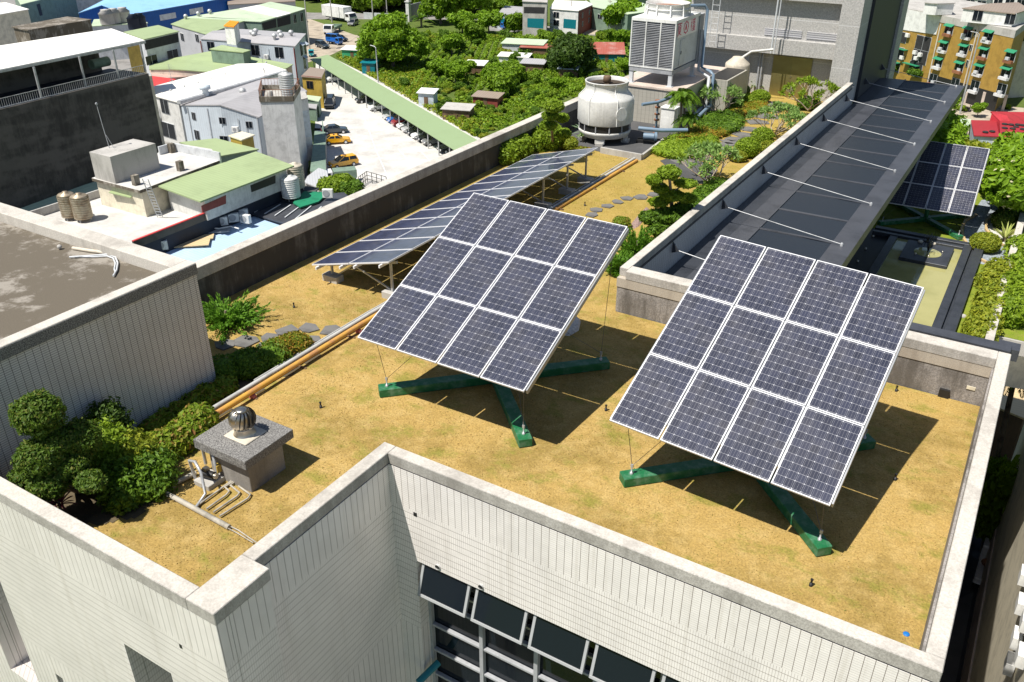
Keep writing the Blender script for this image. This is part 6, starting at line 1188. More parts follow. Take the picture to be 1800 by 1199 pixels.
def truck(u, v, hd, label, cab, boxm, boxlen=3.0, boxh=1.7, wd=1.9, s_=1., flat=False, cat='truck'):
    p = U(u, v, G); rt = empty('truck', p, label, cat, None, hd)
    def W(m_, nm, mt, bv=0): o = m_.build(nm, mt, None, loc=(0, 0, 0), bevel=bv); o.parent = rt; return o
    w_ = wd/2*s_; q = MB(); V = [(1.0*s_, .5*s_), (2.6*s_, .5*s_), (2.6*s_, 1.2*s_), (2.25*s_, 2.0*s_), (1.0*s_, 2.05*s_)]
    q.add([(x, -w_, z) for x, z in V]+[(x, w_, z) for x, z in V], [range(5), list(range(5, 10))[::-1]]+[(i, i+5, (i+1) % 5+5, (i+1) % 5) for i in range(5)]); W(q, 'cab', cab, .05)
    q = MB(); q.add([(2.61*s_, -w_*.85, 1.25*s_), (2.61*s_, w_*.85, 1.25*s_), (2.29*s_, w_*.8, 1.93*s_), (2.29*s_, -w_*.8, 1.93*s_)], [(0, 1, 2, 3)])
    for y in (-1, 1): q.add([(1.3*s_, y*(w_+.01), 1.25*s_), (2.4*s_, y*(w_+.01), 1.25*s_), (2.2*s_, y*(w_+.01), 1.85*s_), (1.3*s_, y*(w_+.01), 1.85*s_)], [(0, 1, 2, 3) if y < 0 else (3, 2, 1, 0)])
    W(q, 'windscreen', 'carglass'); q = MB()
    if flat: q.box(-boxlen, .9*s_, -w_, w_, .85*s_, 1.0*s_); q.box(-boxlen, .9*s_, -w_, -w_+.06, 1.0*s_, 1.4*s_); q.box(-boxlen, .9*s_, w_-.06, w_, 1.0*s_, 1.4*s_); q.box(-boxlen, -boxlen+.06, -w_, w_, 1.0*s_, 1.4*s_)
    else: q.box(-boxlen, .85*s_, -w_*1.04, w_*1.04, .85*s_, .85*s_+boxh)
    W(q, 'cargo_bed' if flat else 'cargo_box', boxm, .03); q = MB(); q.box(-boxlen+.1, 2.4*s_, -.4, .4, .5*s_, .84*s_); W(q, 'chassis', 'black')
    for x in (-boxlen*.6, 1.9*s_):
        for y in (-w_*.98, w_*.98): W(wheel_mb(x, y, .42*s_), 'wheel', ['tyre', 'greypaint'])
    for y in (-w_*.7, w_*.7): q = MB(); q.box(2.58*s_, 2.63*s_, y-.12, y+.12, .75*s_, .95*s_); W(q, 'headlight', 'white')
    return rt
def hdg(a, b): p, q = U(*a, G), U(*b, G); return math.atan2(q.y-p.y, q.x-p.x)
truck(598, 322, hdg((620, 318), (580, 322)), 'small white lorry with dark canvas box parked below the yellow wagon', 'car_white', 'greenwall', 2.4, 1.2, 1.8)
truck(608, 38, hdg((590, 34), (630, 40)), 'big white box lorry with roof deflector on the far lane', 'white_paint', 'white_paint', 8.5, 3.0, 2.3, 1.3)
truck(584, 58, hdg((605, 48), (578, 60)), 'white flatbed lorry facing the camera in the dirt yard', 'car_white', 'greenwall', 4.5, 1.6, 2.1, 1.2, True)
truck(588, 78, hdg((570, 76), (600, 80)), 'blue pickup lorry with open bed in the dirt yard', 'car_blue', 'car_blue', 2.2, 1.4, 1.7, .9, True); car2('van', 'car_blue', (578, 72), (600, 74), 'blue van parked right behind the blue pickup', cat='van')
car2('sedan', 'car_black', (590, 70), (608, 74), 'black car nosing out beside the blue van'); car2('wagon', 'car_grey', (627, 42), (615, 47), 'dark grey car behind the white flatbed lorry'); car2('wagon', 'car_dark', (560, 82), (574, 86), 'dark car in the shade left of the blue pickup')
truck(548, 98, hdg((548, 85), (547, 100)), 'teal mini lorry half hidden beside the pale corrugated building', 'car_teal', 'car_teal', 1.6, 1.2, 1.5, .8, True); truck(880, 50, hdg((872, 46), (890, 50)), 'small blue lorry parked by the far street', 'car_blue', 'greypaint', 1.8, 1.1, 1.6, .9)
for u, v, lb in ((556, 215, 'scooter parked at the foot of the grey shed, upper'), ): 
    p = U(554, 232, G); q = MB(); q.bar(p+Vector((0, 0, .5)), p+Vector((1.2, .5, .5)), .3, .3); q.lathe(p+Vector((0, 0, 0)), [(.25, .1), (.25, .4)], 8); q.lathe(p+Vector((1.3, .55, 0)), [(.25, .1), (.25, .4)], 8); q.bar(p+Vector((1.1, .45, .5)), p+Vector((1.2, .5, 1.1)), .08, .4); tag(q.build('scooter', 'black'), 'black scooter beside the dark sedan in the parking lot', 'scooter')
# small white-ish shelter in lot shade handled by sheds; boundary fence of lot
q = MB(); a, b = U(568, 232, G), U(574, 322, G); q.prism([(a.x, a.y), (a.x+.2, a.y), (b.x+.2, b.y), (b.x, b.y)], G, G+2.0); tag(q.build('boundary_wall', 'greenwall'), 'dull green boundary wall along the left side of the parking lot', 'wall')
# ================================================================ far houses beyond the gardens
h = House('house', 'white two storey house with cream roof and blue shutter on the far street', 'house', [poly3(-23.5, [(966, 15), (1017, 19), (1030, 2), (975, 0)])], 'roof_white', 'white_paint'); h.win(0, 0, 1, [(978, 26, 1.6, 1.4), (978, 40, 1.6, 1.4)]); h.panel(0, 0, 1, [(991, 33), (1013, 35), (1012, 51), (990, 49)], 'teal', name='shutter')
h = House('house', 'dark red brick gabled house beside the white one', 'house', [[(1017, 19, -23.6), (1042, 8, -23.6), (1030, 1, -23), (1012, 10, -23)]], 'roof_white', 'brick'); h.win(0, 0, 1, [(1024, 27, .8, 1.2), (1036, 22, .8, 1.2), (1024, 42, .8, 1.2), (1035, 36, .8, 1.2)], frame='ltgrey')
h = House('house', 'narrow grey three storey house with balcony on the far street', 'house', [poly3(-21, [(918, 2), (962, 4), (964, -8), (920, -10)])], 'concrete', 'concrete'); h.panel(0, 0, 1, [(921, 12), (958, 13), (957, 24), (921, 23)], 'dark_interior', name='balcony'); h.panel(0, 0, 1, [(927, 32), (956, 33), (955, 50), (927, 48)], 'teal', name='shutter')
h = House('house', 'low blue grey house with grey roof at the left end of the far street', 'house', [poly3(-26, [(873, 24), (920, 27), (921, 12), (888, 10)])], 'roof_grey', 'paleblue'); h.panel(0, 0, 1, [(880, 32), (907, 34), (907, 47), (880, 45)], 'teal', name='shutter')
h = House('warehouse', 'long pale green factory with white windows beyond the gardens', 'warehouse', [poly3(-24, [(1040, 11), (1104, 25), (1160, 18), (1130, 5), (1035, -4)])], 'roof_palegreen', 'greenwall'); h.win(0, 0, 1, [(1055, 29, 2, 1), (1071, 33, 2, 1), (1088, 37, 2.2, 1)])
House('building', 'pale green flat building at the top edge behind the factory', 'building', [poly3(-23.5, [(1040, -8), (1105, -2), (1140, -12), (1060, -16)])], 'concrete', 'greenwall')
# gate with two pillars, walls
for u, v, lb in ((719, 38, 'left pale pillar of the old gate beyond the big tree'), (748, 30, 'right pale pillar of the old gate beyond the big tree')):
    p = U(u, v, G); q = MB(); q.obox(p+Vector((0, 0, 2.7)), (1.1, 1.1, 5.4)); q.obox(p+Vector((0, 0, 5.5)), (1.5, 1.5, .3)); q.lathe(p+Vector((0, 0, 5.6)), [(.5, 0), (.55, .3), (.2, .7)], 10); tag(q.build('gate_pillar', 'frp'), lb, 'pillar')
q = MB(); a, b = U(722, 36, G), U(747, 29, G); q.bar(a+Vector((0, 0, 2.2)), b+Vector((0, 0, 2.2)), .25, 4.4); tag(q.build('gate_wall', 'greypaint'), 'grey wall panel between the two pale pillars', 'wall')
q = MB(); a, b = U(695, 42, G), U(717, 43, G); q.bar(a+Vector((0, 0, 1)), b+Vector((0, 0, 1)), .2, 2.); tag(q.build('fence', 'roof_carport'), 'bright green sheet fence left of the old gate', 'fence')
q = MB(); a, b = U(640, 33, G), U(684, 35, G); q.bar(a+Vector((0, 0, .9)), b+Vector((0, 0, .9)), .2, 1.8); tag(q.build('fence', 'ltgrey'), 'pale wall behind the big white lorry', 'wall')
def pole(u, v, h_, label, lamp=False, tr=False):
    p = U(u, v, G); rt = empty('street_lamp' if lamp else 'utility_pole', p, label, 'street lamp' if lamp else 'utility pole'); q = MB(); q.tube([p, p+Vector((0, 0, h_))], [.17, .11], 8); q.build('pole', 'concrete' if not lamp else 'galv', rt)
    if lamp: q = MB(); q.tube([p+Vector((0, 0, h_)), p+Vector((-.4, 0, h_+.3)), p+Vector((-1.5, 0, h_+.4))], .08, 6); q.build('arm', 'galv', rt)
    else:
        q = MB(); q.bar(p+Vector((-1, .3, h_-.6)), p+Vector((1, -.3, h_-.6)), .12, .12); q.bar(p+Vector((-.8, .3, h_-1.5)), p+Vector((.8, -.3, h_-1.5)), .12, .12); q.build('crossarm', 'brown', rt)
        if tr: q = MB(); q.lathe(p+Vector((.4, -.2, h_-3)), [(.3, 0), (.32, .9), (.2, 1.0)], 10); q.build('transformer', 'pipe_blue', rt)
    return rt
pole(545, 90, 16, 'utility pole standing by the dark parked cars in the yard', tr=True); pole(656, 34, 11, 'utility pole with transformer behind the big tree', tr=True); pole(681, 32, 9, 'utility pole right of the transformer pole'); pole(1003, 55, 12, 'utility pole in front of the white house'); pole(584, 40, 12, 'slim pole rising through the big white lorry silhouette'); pole(788, 38, 10, 'curved street lamp behind the gardens', True); pole(665, 145, 7, 'lamp pole beside the teal garden shed', True); pole(818, 18, 9, 'utility pole at the top edge above the gardens'); pole(1070, 45, 8, 'pole by the red sign at the factory corner')
p = U(1068, 52, G); q = MB(); q.bar(p, p+Vector((0, 0, 2.2)), .08, .08); q.obox(p+Vector((0, 0, 2.6)), (1.2, .08, 1.0), m=1); tag(q.build('red_sign', ['galv', 'red']), 'small red sign on a post at the factory yard', 'sign')
# utility wires
q = MB(); Ws = [U(545, 90, G)+Vector((0, 0, 15.3)), U(656, 34, G)+Vector((0, 0, 10.4)), U(818, 18, G)+Vector((0, 0, 8.4)), U(1003, 55, G)+Vector((0, 0, 11.4))]
for a, b in zip(Ws[:-1], Ws[1:]):
    P = [a.lerp(b, t/8)+Vector((0, 0, -2.*(1-(2*t/8-1)**2)*.6)) for t in range(9)]; q.tube(P, .035, 4, cap=False)
tag(q.build('power_line', 'black'), 'thin black power line sagging between the far utility poles', 'cable')
# garden sheds
def hut(u, v, sx, sy, h_, rm, wm, label, rz=.3, slope=.3):
    p = U(u, v, G); rt = empty('garden_shed', p, label, 'shed', None, rz)
    def W(m_, nm, mt): o = m_.build(nm, mt, None, loc=(0, 0, 0)); o.parent = rt; return o
    q = MB(); q.prism([(-sx/2, -sy/2), (sx/2, -sy/2), (sx/2, sy/2), (-sx/2, sy/2)], 0, [h_-slope, h_-slope, h_, h_]); W(q, 'wall', wm); o_ = .3
    q = MB(); q.prism([(-sx/2-o_, -sy/2-o_), (sx/2+o_, -sy/2-o_), (sx/2+o_, sy/2+o_), (-sx/2-o_, sy/2+o_)], [h_-slope-.02, h_-slope-.02, h_+.01, h_+.01], [h_-slope+.08, h_-slope+.08, h_+.12, h_+.12]); W(q, 'roof', rm); q = MB(); q.box(-.4, .4, -sy/2-.04, -sy/2, 0, 1.8); W(q, 'door', 'brown'); return rt
hut(1065, 104, 8, 6, 3.2, 'rust_roof', 'teal', 'shed with rusty red pitched roof and blue wall in the gardens', .5, 1.5); hut(922, 92, 10, 5, 2.6, 'roof_palegreen', 'ltgrey', 'long low pale roofed shed among the vegetable plots'); hut(975, 98, 16, 3.5, 2.2, 'rust_roof', 'brown', 'long patched shack with rusty and white sheets in the gardens'); hut(837, 131, 4.2, 3.4, 2.6, 'white_paint', 'brown', 'small dark hut with a white and blue sheet roof'); hut(753, 185, 3, 2.4, 2.8, 'white_paint', 'paleblue', 'small pale blue booth at the edge of the gardens')
hut(806, 208, 5, 3.2, 2.2, 'concrete', 'brown', 'ramshackle hut with rusty white roof near the dark parapet'); hut(858, 184, 5, 3, 2, 'roof_brown', 'brick', 'dark red low shack between garden bushes', .2); hut(652, 128, 3, 2.5, 2.6, 'teal', 'teal', 'teal mesh covered hut near the big tree'); hut(624, 103, 5, 3, 2.5, 'white_paint', 'greenmesh', 'open shelter with a white roof near the carport'); hut(938, 125, 5, 3.5, 2.2, 'roof_grey', 'brown', 'grey roofed hut beside the bushes in the gardens'); hut(905, 108, 7, 3, 1.6, 'roof_white', 'white_paint', 'pile-like white sheeted shack among the plots')
hut(1000, 135, 4, 3, 2.2, 'corr_paleblue', 'brown', 'little pale roofed hut behind the cooling tower'); hut(1145, 90, 4, 3, 2.2, 'roof_grey', 'greenwall', 'hut hidden behind the big cooling tower')
# ================================================================ garden vegetation
protos = []
def proto(kind, seed, mat, blobs, n, size, tr, h):
    random.seed(seed); rt = empty(kind, (0, 0, 0)); foliage('crown', mat, blobs, n, size, parent=rt, lumpy=.2, shell=(.75, 1.06)); trunk(rt, (0, 0, 0), blobs[0][:3], tr, tr*.5, 'bark', [b[:3] for b in blobs[1:5]]); return rt
def rb(n, R, H, r, z0):
    return [(random.uniform(-R, R), random.uniform(-R, R), random.uniform(z0, H), r*random.uniform(.7, 1.2), r*random.uniform(.7, 1.2), r*random.uniform(.55, .9)) for _ in range(n)]
random.seed(21)
PR = {}
PR['broad'] = proto('broadleaf_tree', 1, 'leaf_tree', [(0, 0, 4.2, 2.2, 2.2, 1.8)]+rb(13, 2.2, 5.6, 1.35, 2.2), 4200, .42, .22, 6)
PR['dark'] = proto('broadleaf_tree', 2, 'leaf_mid2', [(0, 0, 3.6, 2.2, 2.2, 1.8)]+rb(12, 2.3, 5.0, 1.3, 1.8), 4200, .42, .22, 6)
PR['bush'] = proto('bush', 3, 'leaf_mid', [(0, 0, 1.2, 1.5, 1.5, 1.1)]+rb(8, 1.3, 2.2, .8, .6), 2200, .32, .1, 2)
PR['bushb'] = proto('bush', 4, 'leaf_bright', [(0, 0, 1.1, 1.4, 1.4, 1.0)]+rb(8, 1.3, 2.0, .8, .6), 2200, .30, .1, 2)
PR['low'] = proto('bush', 5, 'leaf_yellow', [(0, 0, .7, 1.5, 1.2, .6)]+rb(6, 1.3, 1.0, .6, .4), 1400, .26, .08, 1.5)
used = set()
def put(kind, u, v, s_, label, cat, group=None, z=G, name=None):
    p = U(u, v, z); src = PR[kind]
    if kind in used: o = copy_tree(src)
    else: o = src; used.add(kind)
    o.location = p; o.rotation_euler = (0, 0, random.uniform(0, 6.28)); k = s_*random.uniform(.9, 1.1)*.85; o.scale = (k, k, k*random.uniform(.85, 1.15)); tag(o, label, cat, group); return o
random.seed(5)
for u, v, s_, k in ((775, 42, 1.5, 'dark'), (800, 30, 1.3, 'broad'), (845, 40, 1.4, 'broad'), (870, 20, 1.6, 'dark'), (905, 60, .9, 'dark'), (812, 62, 1.0, 'broad'), (830, 75, 1.1, 'dark'), (795, 96, 1.1, 'broad'), (770, 135, 1.0, 'broad'), (800, 150, 1.1, 'broad'), (880, 170, 1.3, 'dark'), (905, 150, 1.1, 'dark'), (868, 152, .9, 'broad'), (815, 140, .9, 'broad'), (860, 60, 1.0, 'broad'),
                (1085, 62, 1.1, 'broad'), (1098, 85, 1.0, 'broad'), (1075, 75, .8, 'dark'), (1100, 50, 1.0, 'broad'), (960, 78, .9, 'dark'), (1095, 130, .8, 'broad'), (940, 150, .7, 'dark'), (980, 160, .7, 'broad'), (672, 112, .8, 'dark'), (640, 112, .7, 'dark')):
    put(k, u, v, s_*(1.35 if v < 65 else .85), ('dark green' if k == 'dark' else 'bright green')+' garden tree among the vegetable plots', 'tree', 'trees dotted through the vegetable gardens' if k == 'dark' else 'bright trees dotted through the vegetable gardens')
for u, v, s_ in ((985, 118, 1.35), (1003, 120, 1.3), (1020, 116, 1.2)):
    pass
BLt = [tuple(U(u, v, G+z))+(r, r, r*.8) for u, v, z, r in ((1003, 106, 3, 4.2), (985, 104, 2.5, 3), (1022, 104, 3, 3.4), (1005, 84, 4.5, 3.6), (990, 88, 4.2, 3), (1022, 90, 4.5, 3), (1010, 110, 2, 3.5), (996, 95, 5, 2.8), (1018, 82, 6, 2.6), (1000, 80, 6, 2.8))]
tree('round_tree', U(1003, 113, G), 8, BLt, 'leaf_dark', 9000, .5, 'big dark rounded tree beside the rusty red shed', trunk_r=.3)
# the big bright tree
c = U(690, 122, G); random.seed(9); BLt = [(c.x, c.y, G+6.3, 4.5, 4.5, 3.4)]
for i in range(42):
    a = random.uniform(0, 6.28); e = random.uniform(-.5, 1.4); r = random.uniform(3.6, 6.8); BLt.append((c.x+r*math.cos(a)*math.cos(e), c.y+r*math.sin(a)*math.cos(e), G+6.0+r*.75*math.sin(e), random.uniform(1.4, 2.3), random.uniform(1.4, 2.3), random.uniform(1.1, 1.8)))
tree('broadleaf_tree', c, 12, BLt, 'leaf_tree', 26000, .42, 'largest tree, big bright green crown beside the carport', trunk_r=.4, lumpy=.2)
for u, v, lb in ((741, 48, 'spiky dark banana plant in front of the old gate'), (952, 62, 'tuft of banana plants near the low houses')):
    p = U(u, v, G); rt = empty('banana_plant', p, lb, 'plant'); spiky('leaves', 'leaf_mid', p+Vector((0, 0, 2.2)), 26, 4.0, .9, rt, (.2, 1.4), .5, .1, 5); m = MB(); m.tube([p, p+Vector((0, 0, 2.4))], .3, 8); m.build('stem', 'bark', rt)
# many bushes, scattered over the garden area, nearest ones individually
def inpoly(x, y, P):
    c_ = False; j = len(P)-1
    for i in range(len(P)):
        if (P[i][1] > y) != (P[j][1] > y) and x < (P[j][0]-P[i][0])*(y-P[i][1])/(P[j][1]-P[i][1])+P[i][0]: c_ = not c_
        j = i
    return c_
garden = [(590, 100), (640, 88), (700, 82), (760, 60), (870, 60), (1100, 68), (1110, 130), (1015, 190), (960, 220), (900, 250), (850, 250), (820, 232), (700, 160)]
n_ = 0; r_ = random.Random(11)
while n_ < 240:
    u, v = r_.uniform(590, 1110), r_.uniform(60, 250)
    if not inpoly(u, v, garden): continue
    k = r_.choice(('bush', 'bush', 'bushb', 'low', 'low')); s_ = r_.uniform(.4, .95)*(1.1 if v < 120 else .8)
    put(k, u, v, s_, {'bush': 'mid green bush growing between the vegetable plots', 'bushb': 'bright green bush growing between the vegetable plots', 'low': 'low yellow green bush growing between the vegetable plots'}[k], 'bush', {'bush': 'mid green bushes of the gardens', 'bushb': 'bright bushes of the gardens', 'low': 'low yellow green bushes of the gardens'}[k]); n_ += 1
for i in range(85):
    u = r_.uniform(535, 905); v = r_.uniform(-14, 24 if u < 780 else 30)
    put(r_.choice(('dark', 'broad', 'dark')), u, v, r_.uniform(1.2, 2.2), 'tree in the dark green belt beyond the far lane', 'tree', 'trees of the green belt along the top edge')
# vegetable plots as one mass of low leaves in rows
def groundcover(name, poly, n, size, mat, label, rows=True, seed=1, h=.5, z=G):
    r2 = np.random.default_rng(seed); P = [tuple(U(u, v, z))[:2] for u, v in poly]; xs_ = [p[0] for p in P]; ys_ = [p[1] for p in P]; C_ = []
    while len(C_) < n:
        x, y = r2.uniform(min(xs_), max(xs_)), r2.uniform(min(ys_), max(ys_))
        if not inpoly(x, y, P): continue
        cell = (math.floor(x/9), math.floor(y/7)); hh = (cell[0]*73856093 ^ cell[1]*19349663) % 97/97
        if hh < .10: continue
        ang = .5 if hh < .6 else 1.1; rr_ = math.sin((x*math.cos(ang)+y*math.sin(ang))*3.6)
        if rows and rr_ < r2.uniform(-.5, .6): continue
        C_.append((x, y, z+r2.uniform(.03, h*(.4+hh))))
    c_ = np.array(C_); nn = r2.normal(size=(n, 3))*.6; nn[:, 2] += 1; nn /= np.linalg.norm(nn, axis=1)[:, None]; t_ = np.cross(nn, r2.normal(size=(n, 3))); t_ /= np.linalg.norm(t_, axis=1)[:, None]; b_ = np.cross(nn, t_); s_ = size*r2.uniform(.5, 1.4, n)[:, None]
    return tag(leaf_mesh(name, mat, np.stack([c_-t_*s_, c_+b_*s_*.5, c_+t_*s_, c_-b_*s_*.5], 1), org=(c_[:, 0].mean(), c_[:, 1].mean(), z)), label, 'vegetables', kind='stuff')
groundcover('vegetable_plants', garden, 85000, .28, 'leaf_bright', 'rows of bright vegetable plants covering the garden plots')
groundcover('vegetable_plants', garden, 40000, .30, 'leaf_mid2', 'darker vegetable plants filling between the bright rows', seed=2, h=.8)
groundcover('garden_weeds', [(590, 100), (640, 90), (720, 110), (860, 240), (840, 245)], 9000, .3, 'leaf_yellow', 'yellow green weeds behind the carport', rows=False, seed=3, h=.7)
# ================================================================ right side: apartment blocks
Yp = 190.
Gz = G
def aw(u0, v0, u1, v1, zt_, depth): pass
A0 = U(1640, 165, G)
h = House('apartment_block', 'mustard yellow tiled apartment block with green window awnings', 'apartment building', [[(1655, 27, -15.5), (1786, 54, -15.5), (1830, 20, -15.5), (1690, 0, -15.5)]], 'concrete', 'yellowtile', over=.1, th=1.3)
ww = []
for u0, v0, du, dv, n in ((1669, 52, -9.5, 29, 4), (1702, 57, -7.5, 30, 4), (1738, 63, -8, 29.5, 4), (1777, 98, -8, 29.5, 3)):
    ww += [(u0+du*k, v0+dv*k) for k in range(n)]
A_, B_ = h.plane(0, 0, 1)
h.win(0, 0, 1, [(u, v, 2.0, 1.9) for u, v in ww[:3]+ww[4:7]+ww[8:11]+ww[12:14]], frame='ltgrey', awn='awning'); h.win(0, 0, 1, [(u, v, 2.0, 1.9) for u, v in (ww[3], ww[7], ww[11], ww[14])], frame='ltgrey')
h.win(0, 0, 1, [(1716, 58, .9, 1.2), (1708, 84, .9, 1.), (1702, 112, .9, 1.2)], frame='white_paint', awn=None)
q = MB(); d = (B_-A_).normalized(); nr = Vector((d.y, -d.x, 0)); nr = nr if nr.y < 0 else -nr
for k_, (u, v) in enumerate(ww):
    c_ = UW(u, v, A_, B_); Rm_ = Matrix((d, nr, Vector((0, 0, 1)))).transposed(); g_ = MB(); g_.obox(c_+nr*.35+Vector((0, 0, -1.05)), (2.0, .6, .5), Rm_); g_.obox(c_+nr*.4+Vector((random.uniform(-.5, .5), 0, -.5)), (.8, .4, .5), Rm_, 1); g_.build('window_cage', ['whitegrey' if k_ % 3 else 'rust', 'ltgrey'], h.o)
g_ = MB(); a_ = A_+nr*.06; b_ = B_+nr*.06; g_.add([Vector((a_.x, a_.y, G)), Vector((b_.x, b_.y, G)), Vector((b_.x, b_.y, G+3.4)), Vector((a_.x, a_.y, G+3.4))]+[Vector((p_.x, p_.y, z_))-nr*.1 for p_, z_ in ((a_, G), (b_, G), (b_, G+3.4), (a_, G+3.4))], [(0, 1, 2, 3), (7, 6, 5, 4), (3, 2, 6, 7), (0, 3, 7, 4), (1, 5, 6, 2)]); g_.build('ground_floor_shade', 'black', h.o)  # black sheet on the solid wall, standing for shade in an open storey
for (u, v, u2, v2) in ((1655, 42, 1630, 165), (1721, 47, 1687, 165)): a = UW(u, v, A_, B_)+nr*.15; b = UW(u2, v2, A_, B_)+nr*.15; b = Vector((a.x, a.y, b.z)); q.tube([a, b], .14, 8)
q.build('downpipe', 'beige', h.o)
h2 = House('apartment_block', 'older white and yellow apartment block with cluttered balconies', 'apartment building', [[(1580, 12, -15.5), (1656, 27, -15.5), (1690, 0, -15.5), (1600, -10, -15.5)]], 'concrete', 'yellowtile', over=.1, th=.6)
h2.panel(0, 0, 1, [(1580, 13), (1655, 29), (1646, 61), (1572, 50)], 'white_paint', .12)
h2.win(0, 0, 1, [(1590, 38, 3.6, 2.2), (1629, 42, 4, 2.2), (1583, 65, 3.6, 2.), (1623, 76, 4, 2.6), (1577, 93, 3.8, 2.4), (1617, 100, 4, 2.6), (1571, 117, 3.6, 2.), (1610, 118, 3.6, 2.)], mat='dark_interior', frame='ltgrey', depth=.3)
q = MB(); A_, B_ = h2.plane(0, 0, 1)
for u, v, w_ in ((1583, 85, 4.6), (1572, 108, 4.2), (1605, 113, 4.2)):
    c_ = UW(u, v, A_, B_); d = (B_-A_).normalized(); nr = Vector((d.y, -d.x, 0)); nr = nr if nr.y < 0 else -nr; q = MB(); q.obox(c_+nr*.5, (w_, 1.0, .12), Matrix((d, nr, Vector((0, 0, 1)))).transposed()); q.build('awning', 'awning', h2.o)
for i, (u, v) in enumerate(((1598, 62), (1588, 101), (1620, 96), (1613, 102), (1611, 92))):
    c_ = UW(u, v, A_, B_)+nr*.4; q = MB(); q.obox(c_, (.9, .5, .7), Matrix((d, nr, Vector((0, 0, 1)))).transposed()); q.build('air_conditioner', 'white_paint', h2.o)
B = [tuple(UW(u, v, A_, B_)+nr*.8)+(1.2, .7, .7) for u, v in ((1611, 126), (1617, 128), (1574, 119))]; tag(foliage('balcony_plants', 'leaf_mid', B, 1500, .3), 'green plants crowding the lowest balconies of the old block', 'plants')
h = House('penthouse', 'pale green rooftop house with brown pitched roof on the yellow block', 'rooftop house', [[(1691, 14, -13.), (1785, 24, -13.1), (1810, 16, -13), (1790, 4, -12.6), (1740, 6, -12.6)]], 'roof_brown', 'white_paint', base_=-15.4, over=.3); h.win(0, 0, 1, [(1719, 27, 1.6, 1.8), (1776, 33, 1.6, 1.8)], frame='ltgrey')
h = House('roof_room', 'white rooftop room beside the pale green rooftop house', 'rooftop house', [poly3(-13.2, [(1625, 4), (1648, 6), (1680, 5), (1665, -5), (1640, -5)])], 'concrete', 'white_paint', base_=-15.4)
h = House('grey_wing', 'grey concrete wing with grille windows at the right edge', 'apartment building', [poly3(-17, [(1786, 52), (1840, 50), (1850, 30), (1790, 40)])], 'concrete', 'beige'); h.win(0, 0, 1, [(1792, 63, 3, 2)], frame='ltgrey')
for i, (u, v, lb) in enumerate(((1700, -6, 'white apartment block far behind at the top right edge'), (1770, -8, 'pale apartment block with dark windows at the top right corner'), (1610, -12, 'grey far block behind the old apartments'))):
    House('far_block', lb, 'apartment building', [poly3(-19, [(u-30, v), (u+35, v+6), (u+55, v-8), (u-15, v-14)])], 'concrete', 'white_paint').win(0, 0, 1, [(u-15, v+10, 2, 1.6), (u+5, v+12, 2, 1.6), (u+25, v+14, 2, 1.6)])
# ground floor columns and shade below block, sheds with red roofs
h = House('shed', 'pale green corrugated roof shed left of the red roofs', 'shed', [[(1664, 209, -26), (1697, 239, -26.3), (1708, 210, -26.3), (1672, 206, -26)]], 'roof_palegreen', 'brown'); h = House('shed', 'low red roofed shed with two dark tyres on it', 'shed', [[(1707, 211, -26.), (1712, 238, -26.3), (1757, 240, -26.3), (1751, 212, -26.)]], 'roof_red', 'paleblue')
h = House('shed', 'larger bright red roofed shed covered with dark tyres', 'shed', [[(1741, 196, -24.6), (1757, 212, -25.8), (1860, 216, -25.8), (1860, 198, -24.6)], [(1757, 212, -25.8), (1758, 242, -26.2), (1860, 246, -26.2), (1860, 216, -25.8)]], 'roof_red', 'redroof')
rt_ = random.Random(4)
for u, v, z in ((1732, 233, -26.2), (1744, 232, -26.2), (1766, 219, -25.9), (1766, 226, -26.), (1777, 220, -25.9), (1780, 227, -26.), (1789, 220, -25.9), (1797, 221, -25.9), (1798, 228, -26.), (1766, 235, -26.1), (1780, 236, -26.1), (1794, 236, -26.1), (1786, 224, -26)):
    p = U(u, v, z); q = MB(); q.lathe(p, [(.2, .05), (.22, .15), (.36, .2), (.44, .15), (.46, .08), (.36, .0), (.22, .02)], 14); tag(q.build('tyre', 'tyre'), 'old black tyre weighing down the red metal roof', 'tyre', 'tyres lying on the red roofs')
for u, v, s_, k, lb in ((1718, 206, .5, 'broad', 'feathery green tree between the apartment block and red roofs'), (1770, 192, .5, 'bushb', 'small bright bush under the apartment block'), (1690, 195, .5, 'bushb', 'bush in front of the apartment entrance'), (1650, 205, .9, 'broad', 'tree beside the pale green shed')): put(k, u, v, s_, lb, 'tree' if k == 'broad' else 'bush')
for u, v in ((1692, 190), (1724, 190), (1762, 195)):
    p = U(u, v, G); q = MB(); q.bar(p, p+Vector((0, 0, 3)), .5, .5); tag(q.build('column', 'pinkish'), 'concrete column at the open ground floor of the yellow block', 'column', 'ground floor columns of the yellow block')
pole(1687, 200, 14, 'slim street lamp before the yellow block', True)
for u, v, lb in ((1675, 190, 'scooter parked left before the yellow block'), (1697, 196, 'scooter parked right before the yellow block')):
    p = U(u, v, G); q = MB(); q.obox(p+Vector((0, 0, .6)), (1.4, .4, .4)); q.obox(p+Vector((.6, 0, .9)), (.15, .5, .6)); q.lathe(p+Vector((-.6, 0, 0)), [(.1, 0), (.3, .1), (.3, .4), (.1, .5)], 8); q.lathe(p+Vector((.65, 0, 0)), [(.1, 0), (.3, .1), (.3, .4), (.1, .5)], 8); tag(q.build('scooter', 'black'), lb, 'scooter')
# ================================================================ alley at the lower right
NB = empty('neighbour_building', (7, 30, G), 'cream neighbour building at the lower right with air conditioners on its wall', 'building')
m = MB(); m.box(4.2, 14, -5, 60, G, -12); m.build('wall', 'cream', NB)
m = MB(); m.box(4.1, 4.199, -5, 60, G, G+3.2); m.build('base_wall', 'pinkish', NB)

